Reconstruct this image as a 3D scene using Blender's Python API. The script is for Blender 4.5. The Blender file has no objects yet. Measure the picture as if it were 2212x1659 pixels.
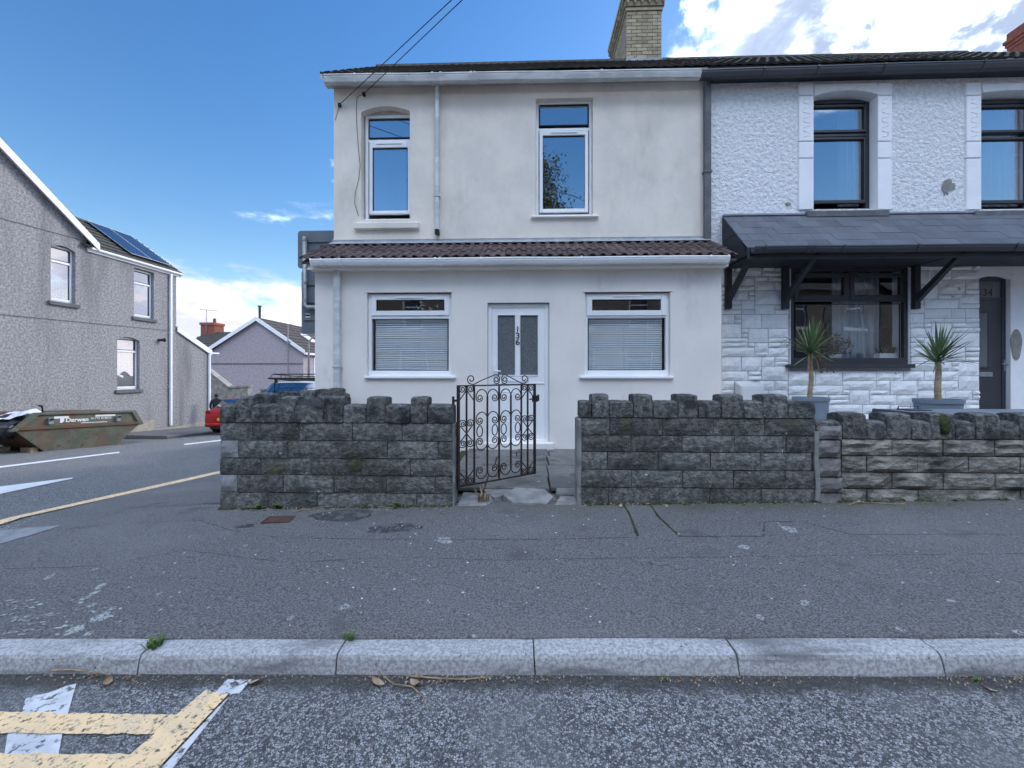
import bpy, bmesh, math, random
from mathutils import Vector, Matrix, noise
R = math.radians
# ------------------------------------------------------------------ camera
C = bpy.context.scene.collection
SC = bpy.context.scene
EYE = 1.37; YAW = R(1.8); FPX = 900.0; CX = 1106.0; HY = 808.0
cam = bpy.data.cameras.new('camera'); camo = bpy.data.objects.new('camera', cam); C.objects.link(camo)
camo.location = (0, 0, EYE); camo.rotation_euler = (R(90), 0, YAW)
cam.sensor_width = 36; cam.lens = FPX/2212*36; cam.shift_y = -(829.5-HY)/2212
cam.clip_start = .05; cam.clip_end = 6000
SC.camera = camo
# ------------------------------------------------------------------ sky and sun
SUN_EL, SUN_AZ = R(30), R(48)          # azimuth measured from +Y towards +X
world = bpy.data.worlds.new('World'); SC.world = world; world.use_nodes = True
wn = world.node_tree; wn.nodes.clear()
def wnode(t, **k):
    n = wn.nodes.new(t)
    for a, v in k.items(): setattr(n, a, v)
    return n
def wl(a, b): wn.links.new(a, b)
def wmath(op, a, b=None, c=None, clamp=False):
    n = wnode('ShaderNodeMath', operation=op); n.use_clamp = clamp
    for i, v in enumerate((a, b, c)):
        if v is None: continue
        if isinstance(v, (int, float)): n.inputs[i].default_value = v
        else: wl(v, n.inputs[i])
    return n.outputs[0]
wout = wnode('ShaderNodeOutputWorld'); wbg = wnode('ShaderNodeBackground')
sky = wnode('ShaderNodeTexSky', sky_type='NISHITA'); sky.sun_disc = False
sky.sun_elevation = SUN_EL; sky.sun_rotation = SUN_AZ
sky.air_density = 1.25; sky.dust_density = .25; sky.ozone_density = 1.6; sky.altitude = 60
wbg.inputs[1].default_value = .15
tc = wnode('ShaderNodeTexCoord'); sep = wnode('ShaderNodeSeparateXYZ'); wl(tc.outputs['Generated'], sep.inputs[0])
dz = wmath('MAXIMUM', sep.outputs[2], .0)
den = wmath('ADD', dz, .14)
px = wmath('DIVIDE', sep.outputs[0], den); py = wmath('DIVIDE', sep.outputs[1], den)
cmb = wnode('ShaderNodeCombineXYZ'); wl(px, cmb.inputs[0]); wl(py, cmb.inputs[1])
def wnoise(vec, scale, detail, rough, dist=0):
    n = wnode('ShaderNodeTexNoise'); wl(vec, n.inputs['Vector'])
    n.inputs['Scale'].default_value = scale; n.inputs['Detail'].default_value = detail
    n.inputs['Roughness'].default_value = rough; n.inputs['Distortion'].default_value = dist
    return n.outputs['Fac']
def wramp(v, lo, hi, a=0.0, b=1.0):
    n = wnode('ShaderNodeMapRange', interpolation_type='SMOOTHSTEP'); wl(v, n.inputs[0])
    for i, q in enumerate((lo, hi, a, b)): n.inputs[i+1].default_value = q
    return n.outputs[0]
SKY_OFF = (-4.3, 3.6, 0.0)  # keeps the view clear and the added cloud out of frame
offs = wnode('ShaderNodeVectorMath', operation='ADD'); wl(cmb.outputs[0], offs.inputs[0]); offs.inputs[1].default_value = SKY_OFF
fine = wnoise(tc.outputs['Generated'], 5.5, 10, .62, .35)
flat = wnode('ShaderNodeMapping'); wl(tc.outputs['Generated'], flat.inputs[0]); flat.inputs['Scale'].default_value = (1, 1, 3.2)
bank = wnoise(flat.outputs[0], 4.6, 9, .6, .3)
# cumulus near horizon and sun; bright unseen cloud overhead added to light the facade
cover = wnoise(offs.outputs[0], .55, 9, .58, .25)
sd = (math.sin(SUN_AZ)*math.cos(SUN_EL), math.cos(SUN_AZ)*math.cos(SUN_EL), math.sin(SUN_EL))
dot = wnode('ShaderNodeVectorMath', operation='DOT_PRODUCT'); wl(tc.outputs['Generated'], dot.inputs[0]); dot.inputs[1].default_value = sd
near = wramp(dot.outputs['Value'], .88, 1.0)
hz1 = wramp(sep.outputs[2], .30, .03)
allc = wramp(cover, .555, .62)
low = wramp(wmath('ADD', wmath('MULTIPLY', hz1, .38), wmath('MULTIPLY', bank, .7)), .48, .66)
bsum = wmath('ADD', wmath('MULTIPLY', near, .62), wmath('MULTIPLY', fine, .95))
big = wmath('MULTIPLY', wramp(bsum, .60, .74), wramp(near, .02, .2))
cl = wmath('MAXIMUM', wmath('MAXIMUM', low, big), allc)
shade = wramp(wnoise(flat.outputs[0], 3.4, 8, .55, .2), .43, .60)
ccol = wnode('ShaderNodeMix', data_type='RGBA'); wl(shade, ccol.inputs['Factor'])
ccol.inputs['A'].default_value = (14.0, 15.8, 18.8, 1); ccol.inputs['B'].default_value = (1.6, 1.9, 2.6, 1)
hsv = wnode('ShaderNodeHueSaturation'); wl(sky.outputs[0], hsv.inputs['Color']); hsv.inputs['Saturation'].default_value = 1.36; hsv.inputs['Hue'].default_value = .508; hsv.inputs['Value'].default_value = .40
core = wmath('MULTIPLY', wmath('MULTIPLY', wramp(bsum, .84, 1.04), wramp(near, .02, .2)), wramp(fine, .34, .52))      # thick backlit cloud is greyer than its rim
bcol = wnode('ShaderNodeMix', data_type='RGBA'); wl(core, bcol.inputs['Factor']); wl(ccol.outputs['Result'], bcol.inputs['A']); bcol.inputs['B'].default_value = (1.05, 1.28, 1.75, 1)
lcol = wnode('ShaderNodeMix', data_type='RGBA'); wl(shade, lcol.inputs['Factor'])
lcol.inputs['A'].default_value = (3.1, 2.85, 2.95, 1); lcol.inputs['B'].default_value = (1.75, 1.8, 2.25, 1)
lsel = wnode('ShaderNodeMix', data_type='RGBA'); wl(wramp(sep.outputs[2], .34, .2), lsel.inputs['Factor']); wl(bcol.outputs['Result'], lsel.inputs['A']); wl(lcol.outputs['Result'], lsel.inputs['B'])
mixc = wnode('ShaderNodeMix', data_type='RGBA'); wl(cl, mixc.inputs['Factor']); wl(hsv.outputs[0], mixc.inputs['A']); wl(lsel.outputs['Result'], mixc.inputs['B'])
wl(mixc.outputs['Result'], wbg.inputs[0]); wl(wbg.outputs[0], wout.inputs[0])
sl = bpy.data.lights.new('sun', 'SUN'); sl.energy = .7; sl.angle = R(14); sl.color = (1, .94, .85)
so = bpy.data.objects.new('sun', sl); C.objects.link(so)
so.rotation_euler = Vector(sd).to_track_quat('Z', 'Y').to_euler()
so.location = (20, 20, 20)
SC.view_settings.view_transform = 'Standard'; SC.view_settings.look = 'None'
SC.view_settings.gamma = 1; SC.view_settings.use_curve_mapping = False
SC.view_settings.exposure = 1.75
SC.cycles.max_bounces = 8; SC.cycles.transparent_max_bounces = 12

# ------------------------------------------------------------------ survey helpers
cs, sn = math.cos(YAW), math.sin(YAW)
def ray(x, y):
    xd = (x-CX)/FPX
    return Vector((xd*cs-sn, xd*sn+cs, (HY-y)/FPX))
def P(p, Y):
    d = ray(*p); t = Y/d.y
    return Vector((d.x*t, Y, EYE+d.z*t))
def PX(p, X):
    d = ray(*p); t = X/d.x
    return Vector((X, d.y*t, EYE+d.z*t))
def z2(x, y): return (661.46+x/2.389, y/2.389)
def z4(x, y): return (661.46+x/2.389, 496.1+y/2.389)
def z3(x, y): return (1488.3+x/3.0567, y/3.0567)
def z5(x, y): return (1488.3+x/2.3893, 429.95+y/2.3893)
def z1(x, y): return (x/2.28, 297.7+y/2.28)
def zL(x, y): return (456.4+x/4.1286, 826.8+y/4.1286)
def zR(x, y): return (1223.7+x/3.9342, 826.8+y/3.9342)
def z6(x, y): return (x/2.0, 1025.3+y/2.0)
def z7(x, y): return (1106+x/2.0, 1025.3+y/2.0)
def zG(x, y): return (926.05+x/4.7334, 760.7+y/4.7334)
def zB(x, y): return (363.8+x/5.017, 595.3+y/5.017)
def zW(x, y): return (1693.3+x/6.968, 568.9+y/6.968)      # neighbour window close-up
YK, YW, YP, YM = 1.91, 3.8, 6.25, 6.875                  # kerb, garden wall, porch front, main front
XL, XR = -3.2, 2.9                                        # end house
def sm(t): t = max(0, min(1, t)); return t*t*(3-2*t)
def pav(X, Y):
    z = .085+.022*max(min(X, 6), -5)+.05*(min(max(Y, 1.9), 3.8)-2.035)
    z -= .03*max(0, min(-2.9-X, 2.1)); z -= .06*min(max(0, Y-3.8), 19)
    if X < -5: z += .045*max(X+5, -8.4)
    return z
def road(X, Y):
    m = -.013+.02*max(min(X, 6), -6); s = pav(X, Y)-.012
    w = sm((Y-2.0)/1.8)
    return m*(1-w)+s*w
def GP(p, f=road, off=0):
    d = ray(*p); t = 1.0
    for k in range(60):
        q = d*t; z = f(q.x, q.y)+off
        t += ((EYE-z)/(-d.z)-t)*.6
    q = d*t
    return Vector((q.x, q.y, f(q.x, q.y)+off))

# ------------------------------------------------------------------ materials
MATS = {}
def mat(name, c1, c2=None, scale=4, detail=6, lo=.38, hi=.62, rough=.85, bump=0, bscale=30, bdist=.01, spec=.3,
        stretch=(1, 1, 1), specks=None, rnd=0, metal=0, c3=None, s3=1.0, lo3=.5, hi3=.7, st3=(1, 1, 1), vor=False, bump2=None):
    if name in MATS: return MATS[name]
    m = bpy.data.materials.new(name); m.use_nodes = True; MATS[name] = m
    t = m.node_tree; b = t.nodes['Principled BSDF']
    b.inputs['Roughness'].default_value = rough; b.inputs['Metallic'].default_value = metal
    b.inputs['Specular IOR Level'].default_value = spec
    g = t.nodes.new('ShaderNodeNewGeometry')
    def mp(s):
        n = t.nodes.new('ShaderNodeMapping'); t.links.new(g.outputs['Position'], n.inputs[0]); n.inputs['Scale'].default_value = s
        return n.outputs[0]
    def nz(s, d, st=(1, 1, 1)):
        n = t.nodes.new('ShaderNodeTexNoise'); t.links.new(mp(st), n.inputs['Vector'])
        n.inputs['Scale'].default_value = s; n.inputs['Detail'].default_value = d; n.inputs['Roughness'].default_value = .6
        return n.outputs['Fac']
    def rg(v, a, bb):
        n = t.nodes.new('ShaderNodeMapRange'); n.interpolation_type = 'SMOOTHSTEP'; t.links.new(v, n.inputs[0])
        n.inputs[1].default_value = a; n.inputs[2].default_value = bb
        return n.outputs[0]
    def mx(f, a, bb):
        n = t.nodes.new('ShaderNodeMix'); n.data_type = 'RGBA'; t.links.new(f, n.inputs['Factor'])
        for s, v in (('A', a), ('B', bb)):
            if isinstance(v, tuple): n.inputs[s].default_value = (*v, 1)
            else: t.links.new(v, n.inputs[s])
        return n.outputs['Result']
    col = None
    c2 = c2 or tuple(.8*v for v in c1)
    if vor:
        v = t.nodes.new('ShaderNodeTexVoronoi'); t.links.new(mp(stretch), v.inputs['Vector']); v.inputs['Scale'].default_value = scale
        s = t.nodes.new('ShaderNodeSeparateColor'); t.links.new(v.outputs['Color'], s.inputs[0])
        col = mx(rg(s.outputs[0], .0, 1.0), c1, c2)
        gap_ = t.nodes.new('ShaderNodeTexVoronoi'); gap_.feature = 'DISTANCE_TO_EDGE'; t.links.new(mp(stretch), gap_.inputs['Vector']); gap_.inputs['Scale'].default_value = scale
        col = mx(rg(gap_.outputs['Distance'], .0, .16), tuple(.3*v_ for v_ in c2), col)
    else:
        col = mx(rg(nz(scale, detail, stretch), lo, hi), c1, c2)
    if c3: col = mx(rg(nz(s3, 5, st3), lo3, hi3), col, c3)
    if specks:
        for (sc_, ss, th, wd) in specks:
            col = mx(rg(nz(ss, 3), th, th+wd), col, sc_)
    if rnd:
        oi = t.nodes.new('ShaderNodeObjectInfo'); mr = t.nodes.new('ShaderNodeMapRange'); t.links.new(oi.outputs['Random'], mr.inputs[0])
        mr.inputs[3].default_value = 1-rnd; mr.inputs[4].default_value = 1+rnd
        h = t.nodes.new('ShaderNodeHueSaturation'); t.links.new(col, h.inputs['Color']); t.links.new(mr.outputs[0], h.inputs['Value']); col = h.outputs[0]
    t.links.new(col, b.inputs['Base Color'])
    if bump:
        bp = t.nodes.new('ShaderNodeBump'); bp.inputs['Strength'].default_value = bump; bp.inputs['Distance'].default_value = bdist
        if vor:
            v2 = t.nodes.new('ShaderNodeTexVoronoi'); t.links.new(mp((1, 1, 1)), v2.inputs['Vector']); v2.inputs['Scale'].default_value = bscale
            inv = t.nodes.new('ShaderNodeMath'); inv.operation = 'SUBTRACT'; inv.inputs[0].default_value = 1; t.links.new(v2.outputs['Distance'], inv.inputs[1])
            t.links.new(inv.outputs[0], bp.inputs['Height'])
        else: t.links.new(nz(bscale, 6), bp.inputs['Height'])
        if bump2:
            b2 = t.nodes.new('ShaderNodeBump'); b2.inputs['Strength'].default_value = bump2[0]; b2.inputs['Distance'].default_value = bump2[2]
            t.links.new(nz(bump2[1], 4), b2.inputs['Height']); t.links.new(b2.outputs[0], bp.inputs['Normal'])
        t.links.new(bp.outputs[0], b.inputs['Normal'])
    return m
def glass(name, refl, tint, rough=.0):
    m = bpy.data.materials.new(name); m.use_nodes = True; MATS[name] = m
    t = m.node_tree; t.nodes.clear(); o = t.nodes.new('ShaderNodeOutputMaterial'); mixs = t.nodes.new('ShaderNodeMixShader')
    tr = t.nodes.new('ShaderNodeBsdfTransparent'); tr.inputs[0].default_value = (*tint, 1)
    gl = t.nodes.new('ShaderNodeBsdfGlossy'); gl.inputs['Roughness'].default_value = rough; gl.inputs[0].default_value = (.95, .97, 1, 1)
    fr = t.nodes.new('ShaderNodeFresnel'); gg = t.nodes.new('ShaderNodeNewGeometry'); io = t.nodes.new('ShaderNodeMapRange'); io.inputs[3].default_value = 1.52; io.inputs[4].default_value = 1/1.52; t.links.new(gg.outputs['Backfacing'], io.inputs[0]); t.links.new(io.outputs[0], fr.inputs[0])
    a = t.nodes.new('ShaderNodeMath'); a.operation = 'ADD'; a.use_clamp = True; t.links.new(fr.outputs[0], a.inputs[0]); a.inputs[1].default_value = refl
    bn = t.nodes.new('ShaderNodeBump'); bn.inputs['Strength'].default_value = .04; bn.inputs['Distance'].default_value = .05; nn = t.nodes.new('ShaderNodeTexNoise'); nn.inputs['Scale'].default_value = 1.8; nn.inputs['Detail'].default_value = 1; t.links.new(gg.outputs['Position'], nn.inputs['Vector']); t.links.new(nn.outputs['Fac'], bn.inputs['Height']); t.links.new(bn.outputs[0], gl.inputs['Normal'])
    t.links.new(a.outputs[0], mixs.inputs[0]); t.links.new(tr.outputs[0], mixs.inputs[1]); t.links.new(gl.outputs[0], mixs.inputs[2]); t.links.new(mixs.outputs[0], o.inputs[0])
    return m
def worn(m, scale=9, lo=.38, hi=.5, amount=1.0):
    """let the surface below show through where paint has worn away"""
    t = m.node_tree; b = t.nodes['Principled BSDF']
    g = t.nodes.new('ShaderNodeNewGeometry'); n = t.nodes.new('ShaderNodeTexNoise'); n.inputs['Scale'].default_value = scale; n.inputs['Detail'].default_value = 9; n.inputs['Roughness'].default_value = .72
    t.links.new(g.outputs['Position'], n.inputs['Vector'])
    r = t.nodes.new('ShaderNodeMapRange'); t.links.new(n.outputs['Fac'], r.inputs[0]); r.inputs[1].default_value = lo; r.inputs[2].default_value = hi
    r.inputs[3].default_value = 1-amount
    t.links.new(r.outputs[0], b.inputs['Alpha'])
    return m
M = {}
M['render'] = mat('cream_render', (.80, .73, .64), (.71, .65, .575), scale=1.6, rough=.9, bump=.25, bscale=45, bdist=.006, c3=(.50, .47, .41), s3=2.4, lo3=.54, hi3=.92, st3=(1, 1, .4), specks=[((.55, .52, .46), 30, .64, .14)])
M['render2'] = mat('porch_render', (.82, .775, .72), (.76, .725, .68), scale=1.1, rough=.9, bump=.22, bscale=38, bdist=.006, c3=(.55, .52, .48), s3=2.2, lo3=.55, hi3=.88, st3=(1, 1, .5), specks=[((.58, .56, .52), 28, .64, .14)])
M['dash'] = mat('white_pebbledash', (.88, .885, .89), (.74, .76, .78), scale=16, detail=3, rough=.9, bump=1, bscale=17, bdist=.05, c3=(.62, .64, .6), s3=1.2, lo3=.62, hi3=.85, bump2=(.6, 60, .01))
M['white_smooth'] = mat('white_masonry_paint', (.88, .885, .89), (.83, .84, .85), scale=3, rough=.85, bump=.15, bscale=40, bdist=.005, specks=[((.6, .6, .57), 9, .68, .08)])
M['white_stone'] = mat('white_painted_stone', (.90, .905, .91), (.84, .85, .86), scale=9, rough=.85, bump=.7, bscale=14, bdist=.03, rnd=.07, specks=[((.42, .42, .43), 6, .69, .03)])
M['shadow_joint'] = mat('shadowed_white_joint', (.52, .53, .55), (.36, .37, .39), scale=8, rough=.9)  # greyed to paint the shadow in joints between the white stones
M['greydash'] = mat('grey_pebbledash', (.38, .37, .375), (.215, .21, .215), scale=15, detail=10, lo=.36, hi=.64, rough=.95, bump=.5, bscale=34, bdist=.02, c3=(.14, .135, .138), s3=.9, lo3=.47, hi3=.82, st3=(1, 1.6, .18))
M['pinkdash'] = mat('mauve_pebbledash', (.44, .38, .40), (.36, .31, .33), scale=7, detail=4, rough=.95, bump=.5, bscale=16, bdist=.03)
M['plinth'] = mat('sand_plinth', (.42, .38, .33), (.33, .30, .26), scale=3, rough=.95)
M['oldwall'] = mat('old_stone_wall', (.24, .23, .21), (.38, .36, .32), scale=4, rough=.95, bump=.6, bscale=9, bdist=.05)
M['block'] = mat('weathered_block', (.085, .087, .082), (.235, .235, .22), scale=20, detail=10, lo=.33, hi=.70, rough=.95, bump=1, bscale=42, bdist=.035, rnd=.3, c3=(.052, .057, .052), s3=2.6, lo3=.45, hi3=.74, specks=[((.5, .52, .5), 17, .71, .03), ((.13, .145, .07), 2.6, .6, .15)])
M['coping'] = mat('lichened_coping', (.07, .071, .067), (.22, .217, .205), scale=26, detail=9, lo=.34, hi=.68, rough=.95, bump=1, bscale=46, bdist=.03, rnd=.22, c3=(.035, .038, .04), s3=4, lo3=.44, hi3=.66, specks=[((.5, .5, .47), 15, .72, .03)])
M['rock'] = mat('rockface_block', (.13, .124, .108), (.33, .31, .268), scale=14, detail=9, lo=.34, hi=.68, rough=.95, bump=1, bscale=22, bdist=.045, rnd=.16, c3=(.06, .064, .06), s3=4, lo3=.48, hi3=.72, stretch=(.5, .5, 2.4), specks=[((.45, .46, .42), 16, .73, .03), ((.14, .15, .06), 2.2, .63, .12)])
M['newblock'] = mat('pale_patched_block', (.27, .28, .29), (.19, .2, .21), scale=7, rough=.95, bump=.6, bscale=34, bdist=.015)
M['mortar'] = mat('shadow_mortar', (.05, .049, .047), (.11, .107, .10), scale=9, rough=.95, bump=.6, bscale=40)  # mortar darkened to paint the shadow in the block joints
M['palemortar'] = mat('pale_mortar_edge', (.27, .27, .26), (.16, .16, .15), scale=7, rough=.95, bump=.6, bscale=30)
M['pave'] = mat('pavement_tarmac', (.20, .196, .195), (.058, .058, .06), scale=95, detail=6, lo=.32, hi=.68, rough=.9, bump=1, bscale=150, bdist=.006, c3=(.2, .195, .193), s3=.75, lo3=.45, hi3=.9, st3=(.5, 1, 1), specks=[((.09, .09, .092), 1.7, .6, .15), ((.36, .36, .36), 85, .66, .05), ((.03, .03, .032), 70, .66, .05)])
M['kerb'] = mat('granite_kerb', (.44, .44, .445), (.27, .27, .275), scale=70, detail=4, rough=.85, bump=.5, bscale=110, bdist=.004, rnd=.06, c3=(.12, .12, .123), s3=4, lo3=.48, hi3=.7, st3=(.35, 1, 2.6), specks=[((.06, .06, .065), 60, .66, .04)])
M['tileb'] = mat('brown_concrete_tile', (.075, .052, .05), (.11, .075, .07), scale=12, rough=.8, bump=.4, bscale=60, bdist=.005, rnd=.28, specks=[((.28, .28, .26), 24, .73, .04)])
M['tiled'] = mat('dark_mossy_tile', (.05, .046, .044), (.085, .075, .07), scale=9, rough=.85, bump=.4, bscale=40, c3=(.06, .075, .03), s3=6, lo3=.5, hi3=.7)
M['tilef'] = mat('far_brown_tile', (.10, .085, .08), (.07, .06, .058), scale=3, rough=.85)
M['slate'] = mat('grey_fibre_slate', (.095, .102, .12), (.115, .122, .142), scale=3, rough=.6, rnd=.12, bump=.15, bscale=50, bdist=.003)
M['upvc'] = mat('white_upvc', (.88, .885, .89), (.84, .85, .86), scale=2, rough=.35, spec=.5)
M['oldwhite'] = mat('weathered_white_plastic', (.66, .67, .66), (.48, .5, .49), scale=7, rough=.5, spec=.4, stretch=(.35, 1, 1), specks=[((.3, .31, .28), 11, .68, .08)])
M['cream_board'] = mat('stained_soffit_board', (.55, .52, .46), (.4, .38, .34), scale=5, rough=.8)
M['anth'] = mat('anthracite_plastic', (.035, .038, .047), (.045, .048, .058), scale=2, rough=.4, spec=.5)
M['anthpaint'] = mat('anthracite_painted_timber', (.03, .033, .041), (.04, .043, .052), scale=5, rough=.55)
M['greysill'] = mat('grey_painted_sill', (.12, .125, .135), (.16, .165, .17), scale=6, rough=.85, bump=.3)
M['lead'] = mat('lead_flashing', (.26, .28, .31), (.34, .36, .38), scale=4, rough=.5, bump=.3, bscale=12, specks=[((.55, .56, .57), 6, .68, .05)])
M['brick'] = mat('buff_brick', (.40, .345, .235), (.33, .285, .2), scale=8, rough=.9, bump=.3, bscale=60, bdist=.004, rnd=.2, specks=[((.12, .11, .10), 9, .62, .1)])
M['brickmortar'] = mat('sooty_mortar', (.045, .042, .04), (.08, .075, .07), scale=8, rough=.95)
M['redbrick'] = mat('red_brick', (.33, .12, .08), (.25, .09, .065), scale=12, rough=.9, rnd=.15)
M['iron'] = mat('rusty_black_iron', (.026, .021, .021), (.085, .045, .032), scale=30, lo=.42, hi=.7, rough=.7, metal=.2, bump=.4, bscale=120, bdist=.002)
M['galv'] = mat('galvanised_steel', (.34, .36, .37), (.24, .26, .27), scale=14, rough=.5, metal=.4)
M['signback'] = mat('grey_sign_back', (.13, .15, .17), (.15, .17, .19), scale=3, rough=.5)
M['white'] = mat('plain_white', (.8, .8, .8), (.75, .76, .77), rough=.6)
M['black'] = mat('plain_black', (.012, .012, .013), (.02, .02, .02), rough=.5)
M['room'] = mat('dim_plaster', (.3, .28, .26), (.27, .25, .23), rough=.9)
M['blind'] = mat('white_blind_slat', (.86, .87, .88), (.82, .84, .86), rough=.5, spec=.4)
M['net'] = mat('net_curtain', (.72, .76, .8), (.55, .6, .64), scale=9, stretch=(3, 3, .1), rough=.9)
M['foil'] = mat('gold_foil', (.85, .75, .55), (.9, .85, .7), rough=.25, metal=.9)
M['bark'] = mat('ringed_palm_trunk', (.42, .33, .22), (.28, .22, .15), scale=3, stretch=(1, 1, 12), rough=.9, bump=.5, bscale=25)
M['leaf'] = mat('cordyline_leaf', (.075, .13, .06), (.15, .21, .09), scale=6, rough=.5, spec=.4, rnd=.2)
M['deadleaf'] = mat('dry_strap_leaf', (.28, .17, .10), (.18, .10, .06), scale=9, rough=.9)
M['pot'] = mat('blue_grey_pot', (.24, .29, .35), (.21, .255, .31), scale=3, rough=.6)
M['soil'] = mat('potting_soil', (.035, .027, .02), (.05, .04, .03), scale=20, rough=1)
M['slab'] = mat('worn_flagstone', (.13, .125, .12), (.19, .185, .175), scale=3, rough=.9, bump=.5, bscale=28, bdist=.01, rnd=.18, c3=(.08, .08, .075), s3=3, lo3=.5, hi3=.66, specks=[((.4, .42, .43), 10, .7, .04)])
M['brokenslab'] = mat('pale_broken_concrete', (.25, .25, .245), (.17, .17, .165), scale=6, rough=.95, bump=.7, bscale=30, bdist=.012, rnd=.12)
M['moss'] = mat('moss', (.055, .075, .022), (.03, .035, .02), scale=22, rough=1, bump=1, bscale=50, bdist=.015)
M['dirt'] = mat('garden_soil', (.07, .06, .05), (.11, .10, .085), scale=8, rough=1, bump=.6, bscale=30)
M['bouncepave'] = mat('bounce_garden_paving', (.36, .35, .335), (.28, .272, .26), scale=5, rough=.9, bump=.4, bscale=30)  # hidden garden paving, made pale to bounce light onto the walls
M['weed'] = mat('weed_leaf', (.07, .13, .035), (.11, .17, .05), scale=9, rough=.7)
M['twig'] = mat('dry_twig', (.36, .28, .17), (.22, .16, .10), scale=20, rough=.9)
M['litter'] = mat('dead_leaf_litter', (.27, .17, .10), (.4, .33, .25), scale=14, rough=.9)
M['rust'] = mat('rusty_cover', (.12, .055, .045), (.07, .045, .04), scale=25, rough=.9)
M['skip'] = mat('skip_green_paint', (.10, .115, .085), (.15, .145, .115), scale=2.5, rough=.7, c3=(.16, .085, .055), s3=2.6, lo3=.44, hi3=.72, st3=(1, 1, .5), specks=[((.1, .075, .06), 9, .6, .08)])
M['skiprust'] = mat('skip_rusty_end', (.16, .075, .045), (.08, .085, .05), scale=3, rough=.85)
M['redpaint'] = mat('red_car_paint', (.36, .012, .014), (.33, .012, .014), rough=.25, spec=.6)
M['whitepaint'] = mat('white_car_paint', (.75, .76, .78), (.73, .74, .76), rough=.25, spec=.6)
M['tyre'] = mat('tyre_rubber', (.02, .02, .021), (.03, .03, .03), rough=.9)
M['rim'] = mat('alloy_rim', (.42, .43, .45), (.38, .39, .4), rough=.35, metal=.8)
M['yplate'] = mat('yellow_plate', (.8, .5, .03), (.75, .47, .03), rough=.5)
M['taillight'] = mat('red_lamp_lens', (.3, .012, .012), (.22, .01, .01), rough=.2)
M['solar'] = mat('solar_cells', (.012, .02, .05), (.015, .028, .07), rough=.08, spec=.8)
M['hair'] = mat('dark_hair', (.02, .016, .014), (.03, .024, .02), rough=.7)
M['skin'] = mat('skin', (.48, .3, .22), (.45, .28, .2), rough=.6)
M['coat'] = mat('dark_coat', (.025, .025, .03), (.035, .035, .04), rough=.9)
M['bin_bag'] = mat('black_bin_bag', (.014, .015, .018), (.025, .026, .03), rough=.35, spec=.5, bump=.6, bscale=14)
M['sheet'] = mat('white_plastic_sheet', (.75, .77, .8), (.62, .65, .7), scale=5, rough=.5, bump=.5, bscale=9)
M['ypaint'] = worn(mat('yellow_road_paint', (.86, .61, .34), (.74, .55, .34), scale=9, rough=.85, bump=.6, bscale=90, bdist=.006, specks=[((.36, .3, .22), 34, .6, .12)]), 48, .37, .46)
M['wpaint'] = worn(mat('white_road_paint', (.62, .63, .64), (.5, .51, .53), scale=9, rough=.85, bump=.5, bscale=90, bdist=.004), 24, .4, .47)
M['wpaint2'] = worn(mat('clean_white_road_paint', (.66, .67, .68), (.56, .57, .58), scale=9, rough=.85), 20, .26, .34)
M['glass'] = glass('window_glass', .42, (.82, .86, .88))
M['glasslow'] = glass('porch_window_glass', .02, (.95, .97, .98))
M['glassdark'] = glass('car_glass', .25, (.5, .57, .62))
M['frost'] = mat('obscure_glass', (.10, .115, .13), (.15, .165, .18), scale=60, rough=.25, spec=.6, bump=.3, bscale=80, bdist=.004)
M['oppbrick'] = mat('brown_pebbledash_opposite', (.27, .225, .19), (.21, .175, .15), scale=12, rough=.95)
M['treebark'] = mat('tree_bark', (.10, .08, .06), (.06, .05, .04), scale=8, stretch=(1, 1, .2), rough=.95)
M['treeleaf'] = mat('tree_foliage', (.06, .07, .03), (.10, .09, .035), scale=2, rough=.7)
M['table'] = mat('blue_grey_table', (.15, .175, .21), (.19, .215, .25), scale=8, stretch=(.2, 3, 1), rough=.5)
M['copper'] = mat('copper_foliage', (.16, .085, .035), (.07, .09, .04), scale=14, rough=.6)
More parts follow.
